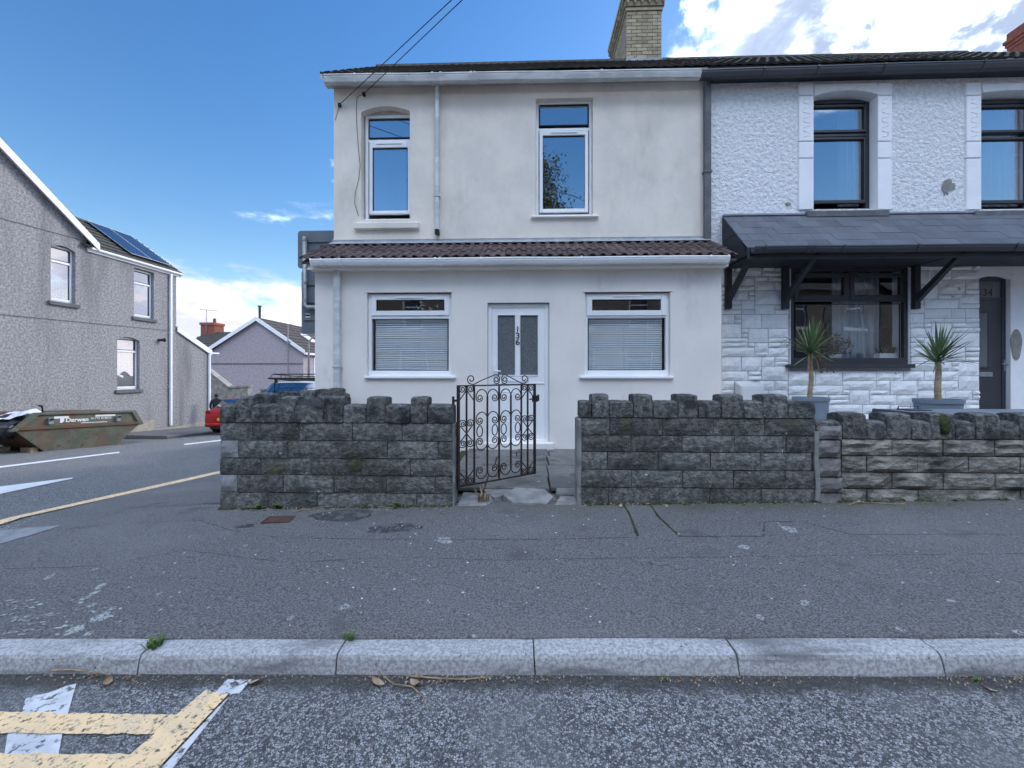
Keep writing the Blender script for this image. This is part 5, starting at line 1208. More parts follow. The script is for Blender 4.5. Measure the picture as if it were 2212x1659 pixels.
# ------------------------------------------------------------------ pots, palms, table in the neighbour's garden
def palm(pot_label, palm_label, base, pot_r, pot_h, th, crown_r, seed, dead):
    r2 = random.Random(seed)
    pt = thing('plant_pot', pot_label, 'plant pot', base, group='grey pots by the white house')
    MB().lathe([(pot_r*.66, 0), (pot_r*.7, .01), (pot_r*.96, pot_h-.05), (pot_r, pot_h-.05), (pot_r*1.02, pot_h), (pot_r*.93, pot_h), (pot_r*.88, pot_h-.05)], 28).build('pot', 'pot', pt, smooth=False)
    MB().lathe([(0, pot_h-.055), (pot_r*.89, pot_h-.055)], 24).build('soil', 'soil', pt)
    t = thing('cordyline_palm', palm_label, 'palm', (base[0], base[1], base[2]+pot_h-.06), group='palms by the white house')
    pts = [(.012*math.sin(k*.9+seed), .008*math.cos(k), th*k/10) for k in range(11)]
    MB().tube(pts, [.034-.0008*k+(.003 if k % 2 else 0) for k in range(11)], 10).build('trunk', 'bark', t, smooth=True)
    top = Vector(pts[-1])
    for k in range(60):
        az = r2.uniform(0, 6.283); el = R(r2.triangular(-25, 88, 55)); L = crown_r*r2.uniform(.8, 1.12)*(1.1 if el > .6 else .95)
        d = Vector((math.cos(az)*math.cos(el), math.sin(az)*math.cos(el), math.sin(el))); sag = L*.18*math.cos(el)**2
        side = d.cross(Vector((0, 0, 1))).normalized() if abs(d.z) < .98 else Vector((1, 0, 0)); w = r2.uniform(.010, .015)
        b = top+Vector((0, 0, r2.uniform(-.03, .06))); mb = MB(); rib = []
        nrm_ = side.cross(d).normalized()
        for s, f in ((0, .7), (.2, 1), (.5, .95), (.8, .55), (1, .0)):
            p = b+d*L*s-Vector((0, 0, sag*s*s)); rib.append((p, w*f))
        vs = []
        for (p, ww) in rib[:-1]: vs += [p-side*ww, p+nrm_*ww*.35*-1, p+side*ww]
        vs.append(rib[-1][0]); fs = []
        for i in range(3):
            fs += [(3*i, 3*i+1, 3*i+4, 3*i+3), (3*i+1, 3*i+2, 3*i+5, 3*i+4)]
        fs += [(9, 10, 12), (10, 11, 12)]
        mb.add(vs, fs); mb.build('leaf', 'leaf', t)
    for k in range(dead):
        az = r2.uniform(0, 6.283); d = Vector((math.cos(az), math.sin(az)*.6, 0)); L = r2.uniform(.22, .38); side = Vector((-d.y, d.x, 0))*.008
        mb = MB(); vs = []
        for s, dr in ((0, 0), (.5, .02), (.8, .12), (1, .26)):
            p = top+d*L*s+Vector((0, 0, -dr-.02)); vs += [p-side, p+side]
        mb.add(vs, [(2*i, 2*i+1, 2*i+3, 2*i+2) for i in range(3)]); mb.build('dead_leaf', 'deadleaf', t)
def base_of(zf, x, y, Y): p = P(zf(x, y), Y); return p
pA = P(z5(628, 1022), 6.15); pB = P(z5(1285, 1032), 5.3)
def phv(za, zb, x, Y): return P(z5(x, za), Y).z-P(z5(x, zb), Y).z
rA = (P(z5(710, 1022), 6.15).x-P(z5(545, 1022), 6.15).x)/2; rB = (P(z5(1385, 1032), 5.3).x-P(z5(1185, 1032), 5.3).x)/2
palm('blue-grey plant pot holding the palm that has drooping dead leaves', 'spiky green cordyline palm with drooping dead leaves, in front of the picture window', (pA.x, 6.15, .19), rA, pA.z-.19, phv(795, 1022, 620, 6.15)+.05, phv(615, 780, 620, 6.15)*1.02, 3, 9)
palm('blue-grey plant pot beside the slatted garden table holding a palm', 'spiky green cordyline palm against the stone cladding, between picture window and front door', (pB.x, 5.3, .19), rB, pB.z-.19, phv(835, 1032, 1290, 5.3)+.05, phv(655, 830, 1290, 5.3)*1.0, 8, 0)
# slatted garden table
tb = thing('garden_table', 'blue-grey slatted garden table behind the rock-faced wall', 'table', (3.95, 4.15, .245))
for k in range(7): MB().box(0, 1.9, .012+.093*k, .012+.093*k+.088, .715, .735).build('slat', 'table', tb, bevel=.006)
MB().box(-.035, .0, -.03, .69, .67, .738).build('end_rail', 'anth', tb, bevel=.014, seg=2); MB().box(1.9, 1.935, -.03, .69, .67, .738).build('end_rail', 'anth', tb, bevel=.014, seg=2)
MB().box(0, 1.9, -.03, .01, .66, .733).build('apron', 'anth', tb, bevel=.006); MB().box(0, 1.9, .665, .69, .66, .733).build('apron', 'anth', tb, bevel=.006)
for a in (.0, 1.83):
    for b in (.0, .6): MB().box(a, a+.07, b, b+.06, 0, .66).build('leg', 'anth', tb, bevel=.006)
pt_ = P((1885+70, 887), 4.75)
ta_ = thing('serving_tray', 'small dark tray with raised handle lying on the slatted garden table', 'tray', (pt_.x-.02, 4.62, .98))
MB().box(-.12, .12, -.08, .08, 0, .012).build('base', 'anth', ta_, bevel=.004); MB().tube([(-.11, .07, .01), (-.1, .07, .04), (.1, .07, .04), (.11, .07, .01)], .006, 6).build('handle', 'anth', ta_)

# ------------------------------------------------------------------ grey house across the side street (built in its own frame: x runs along the wall)
L = thing('corner_house', 'grey pebbledashed house with solar panels across the side street', 'house', (XG, 0, 0), R(90))
def LP(p, d=0): v = PX(p, XG-d); return Vector((v.y, d, v.z))
def lrect(a, b, c, d, dep=0):
    p, r_ = LP(z1(a, d), dep), LP(z1(b, c), dep); p2 = LP(z1(a, c), dep); return p.x, r_.x, (p.z+LP(z1(b, d), dep).z)/2, (p2.z+r_.z)/2
gA, gB = LP((0, 322)), LP((196, 524)); sl_g = (gB.z-gA.z)/(gB.x-gA.x)
xcor = LP(z1(868, 700)).x; xB = gB.x-.15; ze = (LP((192, 541)).z+LP((383, 590)).z)/2+.05
XM0 = xB-8.4; XRG = xB-4.2; zrg = gB.z+sl_g*(XRG-gB.x); zev = gB.z+sl_g*(xB-gB.x)
W1 = lrect(250, 372, 533, 812); W2 = lrect(660, 758, 652, 888); W3 = lrect(577, 688, 982, 1240)
lw = wallmesh(MB(), XM0, xcor, -2.2, ze, 0, .3, [W1, W2, W3]).build('side_wall', 'greydash', L)
MB().prism([(XM0, 0, ze), (xB, 0, ze), (xB, 0, zev), (XRG, 0, zrg), (XM0, 0, zev)], (0, .3, 0)).build('gable_wall', 'greydash', L)
MB().box(XM0, xB, .3, 8.0, -2.2, ze-.1).build('house_core', 'room', L) if False else None
for (nm, a) in (('rear_wall', xcor-.3),): MB().box(a, a+.3, .301, 4.6, -2.2, ze).build(nm, 'greydash', L)
MB().box(xB-.3, xB, .301, 8.0, ze-1.5, zev-.02).build('rear_wall', 'greydash', L)
MB().box(XM0, XM0+.3, .301, 8, -2.2, zev-.05).build('front_wall', 'greydash', L)
MB().box(XM0, xcor, 4.6, 4.9, -2.2, ze).build('inner_wall', 'room', L)
MB().box(XM0+.3, xcor-.3, .301, 4.6, 1.2, 1.45).build('upper_floor', 'room', L)
# main roof and white bargeboard
MB().prism([(xB+.25, -.18, zev-sl_g*-.25+.05), (XRG, -.18, zrg+.05), (XRG, -.18, zrg+.16), (xB+.25, -.18, zev+sl_g*.25+.16)], (0, 8.2, 0)).build('roof', 'tilef', L)
MB().prism([(XM0-.25, -.18, zev+sl_g*.25+.05), (XRG, -.18, zrg+.05), (XRG, -.18, zrg+.16), (XM0-.25, -.18, zev+sl_g*.25+.16)], (0, 8.2, 0)).build('roof', 'tilef', L)
MB().prism([(xB+.3, -.2, zev+sl_g*.3+.11), (XRG, -.2, zrg+.17), (XRG, -.2, zrg-.1), (xB+.3, -.2, zev+sl_g*.3-.17)], (0, .03, 0)).build('bargeboard', 'upvc', L)
MB().prism([(xB+.25, -.17, zev+sl_g*.25-.02), (XRG, -.17, zrg+.03), (XRG, -.17, zrg-.0), (xB+.25, -.17, zev+sl_g*.25-.05)], (0, .16, 0)).build('verge_soffit', 'upvc', L)
# rear wing roof with laid courses
RD = 2.3; r0 = LP((163, 470), RD); r1 = LP((286, 512), RD); zrw = r1.z; xend = xcor+.22; 
e0 = Vector((xB-.2, -.14, ze-.02)); slw = Vector((0, RD+.14, zrw-ze+.02)); nw = Vector((0, -slw.z, slw.y)).normalized()
wr = MB(); nc = 9
for c_ in range(nc):
    a, b = e0+slw*(c_/nc)+nw*.05, e0+slw*((c_+1.06)/nc)+nw*.012
    wr.add([(e0.x, a.y, a.z), (xend, a.y, a.z), (xend, b.y, b.z), (e0.x, b.y, b.z), (e0.x, a.y-nw.y*.05, a.z-nw.z*.05), (xend, a.y-nw.y*.05, a.z-nw.z*.05)], [(0, 1, 2, 3), (0, 4, 5, 1)])
wr.add([(e0.x, RD, zrw+.02), (xend, RD, zrw+.02), (xend, 2*RD+.1, ze), (e0.x, 2*RD+.1, ze)], [(0, 1, 2, 3)])
wroof = wr.build('wing_roof', 'tiled', L)
MB().prism([(xcor-.3, .0, ze), (xcor-.3, RD, zrw-.05), (xcor-.3, 2*RD, ze)], (.3, 0, 0)).build('wing_gable', 'greydash', L)
MB().prism([(xend-.02, -.14, ze-.12), (xend-.02, -.14, ze+.05), (xend-.02, RD, zrw+.04), (xend-.02, RD, zrw-.1)], (.04, 0, 0)).build('bargeboard', 'upvc', L)
MB().box(xB+.05, xend, -.17, -.06, ze-.08, ze+.02).build('gutter', 'upvc', L, bevel=.02); MB().box(xB, xend, -.06, -.01, ze-.16, ze-.02).build('fascia', 'upvc', L)
# solar panels lie on the wing roof
def roofpt(p):
    # intersection of the sight line with the wing roof plane, in the house frame
    o = Vector((0, 0, EYE)); d = ray(*p); M_ = Matrix.Translation((XG, 0, 0)) @ Matrix.Rotation(R(90), 4, 'Z'); Mi = M_.inverted()
    ol = Mi @ o; dl = Mi.to_3x3() @ d; pl = e0+nw*.10; t = (pl-ol).dot(nw)/dl.dot(nw); return ol+dl*t
xs_ = sorted([roofpt(z1(490, 458)).x, roofpt(z1(850, 637)).x]); su_ = slw.normalized(); 
ta_, tb_ = .12, .90
for k in range(2):
    xa_, xb_ = xs_[0]+(xs_[1]-xs_[0])*k/2+.02, xs_[0]+(xs_[1]-xs_[0])*(k+1)/2-.02
    a, b = e0+slw*ta_+nw*.09, e0+slw*tb_+nw*.09
    sp = MB().prism([(xa_, a.y, a.z), (xb_, a.y, a.z), (xb_, b.y, b.z), (xa_, b.y, b.z)], tuple(nw*.03)).build('solar_panel', 'solar', L)
    ring_ = MB()
    for (p0, p1) in (((xa_, a), (xb_, a)), ((xa_, b), (xb_, b)), ((xa_, a), (xa_, b)), ((xb_, a), (xb_, b))):
        ring_.tube([(p0[0], p0[1].y+nw.y*.03, p0[1].z+nw.z*.03), (p1[0], p1[1].y+nw.y*.03, p1[1].z+nw.z*.03)], .015, 4)
    ring_.build('panel_frame', 'galv', sp)
# its windows
def lwin(wr_, arched, tz, lab):
    f = (wr_[0]+.005, wr_[1]-.005, wr_[2]+.005, wr_[3]-.03); t_ = wr_[2]+(wr_[3]-wr_[2])*tz
    g1_, g2_ = (f[0]+.07, f[1]-.07, t_+.04, f[3]-.09), (f[0]+.09, f[1]-.09, f[2]+.12, t_-.06)
    w = window(L, f, .12, 'upvc', t_, .06, top=[(g1_, None)], low=[(g2_, (f[0]+.045, f[1]-.045, f[2]+.05, t_-.025))])
    MB().box(wr_[0]-.1, wr_[1]+.1, -.08, .1, wr_[2]-.13, wr_[2]).build('stone_sill', 'greysill', w, bevel=.01)
    if arched:
        mb = MB(); spandrel(mb, wr_[0], wr_[1], wr_[3]-.13, wr_[3]-.005, wr_[3]+.0, .0005, .12); mb.build('arch_head', 'greydash', w)
    if lab:
        cb = MB(); n = 26
        for i in range(n+1):
            x = g2_[0]-.03+(g2_[1]-g2_[0]+.06)*i/n*(1 if tz < .75 else 1); y = .24+.02*math.sin(i*1.5); cb.v += [Vector((x, y, g2_[2]-.05)), Vector((x, y, t_-.03))]
        Mw = Matrix.Translation((XG, 0, 0)) @ Matrix.Rotation(R(90), 4, 'Z'); cb.v = [tuple(Mw @ v) for v in cb.v]
        cb.f = [(2*i, 2*i+2, 2*i+3, 2*i+1) for i in range(n)]; o = cb.build('net_curtain', 'net', smooth=True); tag(o, lab, 'curtain', kind='thing'); o.modifiers.new('t', 'SOLIDIFY').thickness = .002
    return w
lwin(W1, True, .72, "white curtain in the grey house's arched upper window"); lwin(W2, False, .72, None); lwin(W3, True, .74, "white curtain in the grey house's ground floor window")
def lband(p, r_, h=.03): 
    a, b = LP(z1(*p)), LP(z1(*r_)); MB().prism([(a.x, -.012, a.z-h), (b.x, -.012, b.z-h), (b.x, -.012, b.z), (a.x, -.012, a.z)], (0, .02, 0)).build('bell_drip', 'greysill', L)
lband((-200, 338), (425, 508)); lband((-200, 848), (832, 948))
pa = LP(z1(842, 665), -.06); pb = LP(z1(848, 1415), -.06)
dpz = MB().box(pa.x-.05, pa.x+.05, -.1, -.02, pb.z, ze-.1).build('downpipe', 'upvc', L, bevel=.01)
for f in (.25, .6, .97): MB().box(pa.x-.065, pa.x+.065, -.11, .0, pb.z+(ze-pb.z)*f-.02, pb.z+(ze-pb.z)*f+.02).build('pipe_clip', 'upvc', dpz)
fl_ = LP(z1(780, 996)); MB().tube([(fl_.x, .0, fl_.z), (fl_.x, -.14, fl_.z), (fl_.x+.12, -.18, fl_.z+.01)], [.05, .05, .09], 10).build('outside_lamp', 'black', L)
# pale plinth
pts = [(680, 1395), (765, 1388), (765, 1440), (1005, 1398)]
v = [LP(z1(*p)) for p in pts]
MB().prism([(v[0].x-4, -.03, v[0].z+.12), (v[1].x, -.03, v[1].z), (v[1].x, -.03, -2.2), (v[0].x-4, -.03, -2.2)], (0, .03, 0)).build('plinth', 'plinth', L)
MB().prism([(v[2].x, -.03, v[2].z), (v[3].x, -.03, v[3].z), (v[3].x, -.03, -2.2), (v[2].x, -.03, -2.2)], (0, .03, 0)).build('plinth', 'plinth', L)
# lean-to with white verge
la, lb = LP(z1(868, 948)), LP(z1(1030, 1058))
MB().prism([(xcor+.004, .0, -2.2), (lb.x, 0, -2.2), (lb.x, 0, lb.z), (xcor+.004, 0, la.z)], (0, 3.5, 0)).build('lean_to', 'greydash', L)
MB().prism([(xcor+.004, -.08, la.z-.06), (lb.x+.12, -.08, lb.z-.14), (lb.x+.12, -.08, lb.z+.12), (xcor+.004, -.08, la.z+.2)], (0, .05, 0)).build('bargeboard', 'upvc', L)
MB().prism([(xcor+.004, -.029, la.z+.03), (lb.x+.12, -.029, lb.z-.05), (lb.x+.12, -.029, lb.z+.08), (xcor+.004, -.029, la.z+.17)], (0, 3.6, 0)).build('lean_to_roof', 'tilef', L)
pb2 = LP(z1(1024, 1340)); MB().box(lb.x-.1, lb.x+.0, -.1, -.01, pb2.z-.4, lb.z-.02).build('downpipe', 'upvc', L, bevel=.01); MB().box(lb.x-.1, lb.x+.55, -.12, -.02, lb.z-.05, lb.z+.02).build('gutter_end', 'upvc', L)
# ------------------------------------------------------------------ houses further down the side street
YPK = 32.0
pk = thing('gable_house', 'mauve pebbledashed gable-end house with white bargeboards and roof windows', 'house')
ap, le, ri = P((557, 690), YPK), P((450, 760), YPK), P((655, 757), YPK); zev_ = (le.z+ri.z)/2
hx0, hx1 = le.x+.2, ri.x
MB().prism([(hx0, YPK, -3), (hx1, YPK, -3), (hx1, YPK, zev_), (ap.x, YPK, ap.z), (hx0, YPK, zev_)], (0, 13, 0)).build('wall', 'pinkdash', pk)
for (xe, nm) in ((le.x, 1), (ri.x+.25, 2)):
    ze_ = zev_+(-.12 if nm == 2 else 0)
    MB().prism([(xe, YPK-.2, ze_), (ap.x, YPK-.2, ap.z+.02), (ap.x, YPK-.2, ap.z+.16), (xe, YPK-.2, ze_+.14)], (0, 13.4, 0)).build('roof', 'tilef', pk)
    MB().prism([(xe, YPK-.26, ze_-.12), (ap.x, YPK-.26, ap.z-.12), (ap.x, YPK-.26, ap.z+.2), (xe, YPK-.26, ze_+.18)], (0, .05, 0)).build('bargeboard', 'upvc', pk)
for k in range(9):
    f0 = (k+.5)/9; x_ = ap.x+(ri.x+.25-ap.x)*f0; z_ = ap.z+.17+(zev_-.12-ap.z)*f0
    MB().box(x_-.05, x_+.03, YPK-.2, YPK+13.2, z_-.02, z_+.035).build('tile_course', 'tilef', pk)
MB().box(hx0, hx1, YPK-.03, YPK, P((500, 786), YPK).z-.03, P((500, 784.5), YPK).z).build('bell_drip', 'greysill', pk)
MB().box(ri.x+.18, ri.x+.32, YPK-.2, YPK+13, zev_-.28, zev_-.12).build('gutter', 'upvc', pk)
for (yy_, lab) in ((YPK+3.2, 1), (YPK+6.2, 2)):
    f0 = .42; f1 = .66
    xa_, xb_ = ap.x+(ri.x+.25-ap.x)*f0, ap.x+(ri.x+.25-ap.x)*f1; za_, zb_ = ap.z+.2+(zev_-.12-ap.z)*f0, ap.z+.2+(zev_-.12-ap.z)*f1
    w = MB().prism([(xa_, yy_, za_), (xb_, yy_, zb_), (xb_, yy_, zb_+.09), (xa_, yy_, za_+.09)], (0, 1.1, 0)).build('roof_window', 'white', pk)
    MB().prism([(xa_+.12, yy_+.12, za_+.01), (xb_-.12, yy_+.12, zb_+.11), (xb_-.12, yy_+.12, zb_+.12), (xa_+.12, yy_+.12, za_+.02+.0)], (0, .86, 0)).build('pane', 'solar', w)
fp_ = P((561, 660), YPK+.8); MB().lathe([(.09, ap.z-.3), (.09, fp_.z-.12), (.14, fp_.z-.1), (.14, fp_.z), (.0, fp_.z)], 12, (fp_.x, YPK+.8, 0)).build('flue', 'brokenslab', pk, smooth=True)
am = P((622, 702), YPK-.3); MB().tube([(am.x, YPK-.3, -.6), (am.x, YPK-.3, am.z)], .04, 6).build('aerial_mast', 'galv', pk); MB().box(am.x-.16, am.x+.16, YPK-.32, YPK-.05, P((623, 742), YPK).z, P((623, 740), YPK).z+.1).build('mast_bracket', 'galv', pk); MB().tube([(am.x-.1, YPK-.3, am.z), (am.x+.5, YPK-.3, am.z+.15)], .02, 5).build('aerial', 'galv', pk)
pw = (ri.x+.0, ri.x+.06); wz = P((680, 812), YPK).z; 
wn_ = MB().box(hx1, hx1+.04, YPK+1.6, YPK+2.9, P((680, 815), YPK).z, P((680, 770), YPK).z).build('window', 'upvc', pk); MB().box(hx1+.03, hx1+.05, YPK+1.75, YPK+2.75, P((680, 811), YPK).z, P((680, 787), YPK).z).build('pane', 'solar', wn_)
# house with the chimney behind it
YH = 40.0
bh = thing('distant_house', 'distant brown-roofed house with brick chimney and television aerial', 'house')
b0, b1, b2_, b3 = P((428, 748), YH), P((470, 717), YH+3), P((500, 716), YH+3), P((460, 752), YH)
MB().box(b0.x-1.5, b3.x+4.5, YH+.5, YH+7, -3, b0.z-.05).build('wall', 'greydash', bh)
rf = MB().prism([(b0.x-1.8, YH, b0.z), (b0.x-1.8, YH+3.5, b1.z+.05), (b0.x-1.8, YH+7, b0.z), (b0.x-1.8, YH+7, b0.z-.15), (b0.x-1.8, YH, b0.z-.15)], (b3.x+5-b0.x, 0, 0)).build('roof', 'tilef', bh)
for k in range(7): yy_ = YH+3.5*(k+.3)/7; z_ = b0.z+(b1.z+.05-b0.z)*(k+.3)/7; MB().box(b0.x-1.8, b3.x+3.2, yy_-.04, yy_+.06, z_-.02, z_+.06).build('tile_course', 'tiled', rf)
ca, cb_ = P((436.5, 726), YH+3.2), P((466, 697), YH+3.2)
chb = MB().box(ca.x, cb_.x, YH+3.0, YH+4.4, ca.z-1.2, cb_.z).build('chimney', 'redbrick', bh); MB().box(ca.x-.08, cb_.x+.08, YH+2.92, YH+4.5, cb_.z-.25, cb_.z).build('corbel_course', 'redbrick', chb)
MB().lathe([(.14, cb_.z), (.16, cb_.z+.05), (.13, cb_.z+.45), (.15, cb_.z+.5)], 10, (cb_.x-.5, YH+3.7, 0)).build('chimney_pot', 'redbrick', chb)
az_ = P((449, 671), YH+3.1).z; ax_ = P((449, 671), YH+3.1).x
ae = MB().tube([(ax_, YH+2.9, cb_.z-1), (ax_, YH+2.9, az_)], .035, 6).build('aerial', 'galv', bh); MB().tube([(ax_-.75, YH+2.9, az_+.12), (ax_+1.2, YH+2.9, az_-.05)], .03, 5).build('aerial_boom', 'galv', ae)
for k in range(6): x_ = ax_-.6+.34*k; MB().tube([(x_, YH+2.7, az_+.08-.03*k), (x_, YH+3.1, az_+.08-.03*k)], .015, 4).build('aerial_rod', 'galv', ae)
# old stone boundary wall with a stepped top
ow = thing('boundary_wall', 'old lichened stone wall with sloping top behind the parked cars', 'wall'); YO = 24.0
v = [P(zB(*p), YO) for p in ((430, 1045), (660, 1222), (862, 1205))]; v2 = P(zB(1000, 1235), YO)
MB().prism([(v[0].x-1, YO, v[0].z+.55), (v[0].x, YO, v[0].z), (v[1].x, YO, v[1].z), (v[2].x, YO, v[2].z), (v[2].x, YO, -3), (v[0].x-1, YO, -3)], (0, .4, 0)).build('masonry', 'oldwall', ow)
MB().prism([(v[0].x-1, YO-.05, v[0].z+.55), (v[0].x, YO-.05, v[0].z), (v[1].x, YO-.05, v[1].z), (v[2].x+.05, YO-.05, v[2].z), (v[2].x+.05, YO-.05, v[2].z+.1), (v[1].x, YO-.05, v[1].z+.1), (v[0].x, YO-.05, v[0].z+.1), (v[0].x-1, YO-.05, v[0].z+.65)], (0, .5, 0)).build('coping', 'oldwall', ow)
ow2 = thing('boundary_wall', 'low pale block wall beyond the white roof-rack car', 'wall')
MB().box(v[2].x+.1, v[2].x+9, YO+1, YO+1.25, -3, P(zB(900, 1245), YO+1).z).build('masonry', 'brokenslab', ow2); MB().box(v[2].x+.05, v[2].x+9, YO+.95, YO+1.3, P(zB(900, 1245), YO+1).z, P(zB(900, 1225), YO+1).z).build('coping', 'palemortar', ow2)
# street lamp
lt = P((680, 727), 26); lx = P((667, 800), 26).x
lp_ = thing('street_lamp', 'thin grey swan-neck street lamp beyond the house corner', 'street lamp', (lx, 26, -1.3))
hh = lt.z+1.3
MB().tube([(0, 0, 0), (0, 0, hh-.5)]+[(.5-.5*math.cos(a), 0, hh-.5+.5*math.sin(a)) for a in (.3, .6, .9, 1.2, 1.57)]+[(1.1, 0, hh)], [.09, .06]+[.05]*6, 8).build('column', 'galv', lp_, smooth=True)
MB().box(1.0, 1.5, -.09, .09, hh-.06, hh+.05).build('lantern', 'galv', lp_, bevel=.03)
# ------------------------------------------------------------------ road sign seen from behind
def zs(x, y): return (621.8+x/6.27, 476.3+y/6.27)
YS = 8.2; sg = thing('road_sign', 'large two-panel direction sign on galvanised frame, seen from behind', 'road sign')
a, b = P(zs(135, 140), YS), P(zs(135, 650), YS); sxr = a.x+1.55
def rpanel(x0, x1, z0, z1, r_=.06, y=YS):
    pts = []
    for (cx_, cz_, a0) in ((x1-r_, z1-r_, 0), (x0+r_, z1-r_, 90), (x0+r_, z0+r_, 180), (x1-r_, z0+r_, 270)):
        pts += [(cx_+r_*math.cos(R(a0+t)), y, cz_+r_*math.sin(R(a0+t))) for t in (0, 30, 60, 90)]
    return MB().prism(pts, (0, .005, 0)).build('sign_panel', 'signback', sg)
rpanel(a.x, sxr, b.z, a.z)
c_, d_ = P(zs(185, 668), YS), P(zs(185, 1530), YS); rpanel(c_.x, sxr-.05, d_.z, c_.z)
px_ = P(zs(231, 300), YS-.06).x; zt_, zb_ = P(zs(231, 225), YS-.06).z, P(zs(231, 1180), YS-.06).z
MB().tube([(px_, YS-.065, zt_), (px_, YS-.065, zb_+.05), (px_+.05, YS-.065, zb_), (sxr-.3, YS-.065, zb_)], .045, 12).build('tube_frame', 'galv', sg, smooth=True)
MB().tube([(sxr-.3, YS-.065, pav(-3.4, YS)-.1), (sxr-.3, YS-.065, zt_)], .06, 12).build('post', 'galv', sg, smooth=True)
for zy in (262, 500, 845, 1085):
    z_ = P(zs(231, zy), YS-.06).z
    MB().lathe([(.05, z_-.02), (.05, z_+.02)], 12, (px_, YS-.065, 0)).build('clamp', 'galv', sg); MB().box(px_-.08, sxr-.08, YS-.028, YS-.001, z_-.035, z_-.005).build('sign_rail', 'signback', sg)
z_ = P(zs(231, 1340), YS).z; MB().box(c_.x+.05, sxr-.08, YS-.028, YS-.001, z_-.02, z_+.015).build('sign_rail', 'signback', sg)
st = P(zs(270, 1290), YS); MB().box(st.x-.045, st.x+.045, YS-.004, YS-.001, st.z-.035, st.z+.04).build('sticker', 'white', sg); MB().box(st.x-.043, st.x+.043, YS-.006, YS-.0045, st.z-.012, st.z+.025).build('sticker_print', 'black', sg)

# ------------------------------------------------------------------ skip
def z8(x, y): return (x/6.967, 846.7+y/6.967)
A = GP(z8(700, 897)); B = GP(z8(1790, 795)); dv = (B-A); dv.z = 0; sl0 = dv.length; ang = math.atan2(dv.y, dv.x); ux = dv.normalized()
tilt = math.atan2(road(B.x, B.y)-road(A.x, A.y), sl0)
sk = thing('skip', 'green rusty builders skip with Derwen lettering on its side', 'skip', (A.x, A.y, road(A.x, A.y)), ang); sk.rotation_euler = (0, -tilt, ang)
SH = 1.12; SWd = 1.65; k_ = sl0/1090
pr_ = [(0, 0), (sl0, 0), (sl0+.62, SH*.60), (sl0+.40, SH), (-.30, SH), (-.72, SH*.58)]
bl = sl0/2.0
def sp(u, z, y): return (u, y, z)
# tub: sides, sloping ends, floor
tub = MB(); th = .03
low = [(0, 0), (sl0, 0), (sl0+.60, SH*.60), (-.70, SH*.58)]
upr = [(-.70, SH*.58), (sl0+.60, SH*.60), (sl0+.40, SH), (-.30, SH)]
for y0_ in (0, SWd-th):
    yo = .10 if y0_ == 0 else -.10
    tub.prism([sp(u, z, y0_+(yo if z == 0 else 0)) for (u, z) in low], (0, th, 0))
body = tub.build('body', 'skip', sk)
for y0_ in (.02, SWd-.045): MB().prism([sp(u, z, y0_) for (u, z) in upr], (0, .025, 0)).build('side_panel', 'skip', sk)
MB().prism([(0, .1, 0), (-.70, 0, SH*.58), (-.70, SWd, SH*.58), (0, SWd-.1, 0)], (.03, 0, .02)).build('end_panel', 'skiprust', sk)
MB().prism([(sl0, .1, 0), (sl0+.60, 0, SH*.60), (sl0+.60, SWd, SH*.60), (sl0, SWd-.1, 0)], (-.03, 0, .02)).build('end_panel', 'skip', sk)
MB().box(.02, sl0-.02, .1, SWd-.1, 0, .03).build('floor', 'skiprust', sk)
for y0_ in (-.03, SWd-.05):
    MB().box(-.34, sl0+.42, y0_, y0_+.08, SH-.07, SH).build('top_rail', 'skip', sk, bevel=.008)
    MB().prism([(-.80, y0_, SH*.56), (-.66, y0_, SH*.56), (-.24, y0_, SH-.07), (-.34, y0_, SH-.01)], (0, .08, 0)).build('corner_rail', 'skip', sk)
    MB().prism([(sl0+.70, y0_, SH*.58), (sl0+.56, y0_, SH*.58), (sl0+.32, y0_, SH-.07), (sl0+.42, y0_, SH-.01)], (0, .08, 0)).build('corner_rail', 'skip', sk)
    MB().box(-.62, sl0+.55, y0_-.005, y0_+.06, SH*.575, SH*.66).build('waist_rail', 'skiprust', sk, bevel=.006)
MB().box(-.78, -.70, 0, SWd, SH*.54, SH*.62).build('end_rail', 'skip', sk); MB().box(sl0+.60, sl0+.68, 0, SWd, SH*.56, SH*.63).build('end_rail', 'skip', sk)
for u in (.03, sl0-.08): 
    lg = MB().box(u-.05, u+.06, -.05, .03, SH*.69, SH*.86).build('lifting_lug', 'galv', sk, bevel=.01)
    MB().lathe([(.035, -.10), (.035, -.03)], 10, (u, 0, SH*.82), 'y').build('pin', 'black', lg)
for (u0, u1, z0_, z1_) in ((.12, .46, .83, .89), (sl0*.62, sl0*.92, .85, .90), (sl0*.42, sl0*.80, .685, .70)): MB().box(u0, u1, .014, .019, SH*z0_, SH*z1_).build('white_stripe', 'white', sk)
text('lettering', 'Derwen', .17, 'white', sk, (sl0*.215, .017, SH*.735), ext=.002, align='LEFT', bold=.004)
text('lettering', '01792 818055', .095, 'white', sk, (sl0*.56, .017, SH*.78), ext=.002, align='LEFT')
MB().prism([(sl0*.145, .015, SH*.72), (sl0*.175, .015, SH*.72), (sl0*.2, .015, SH*.77), (sl0*.195, .015, SH*.84), (sl0*.145, .015, SH*.85)], (0, .004, 0)).build('emblem', 'white', sk)
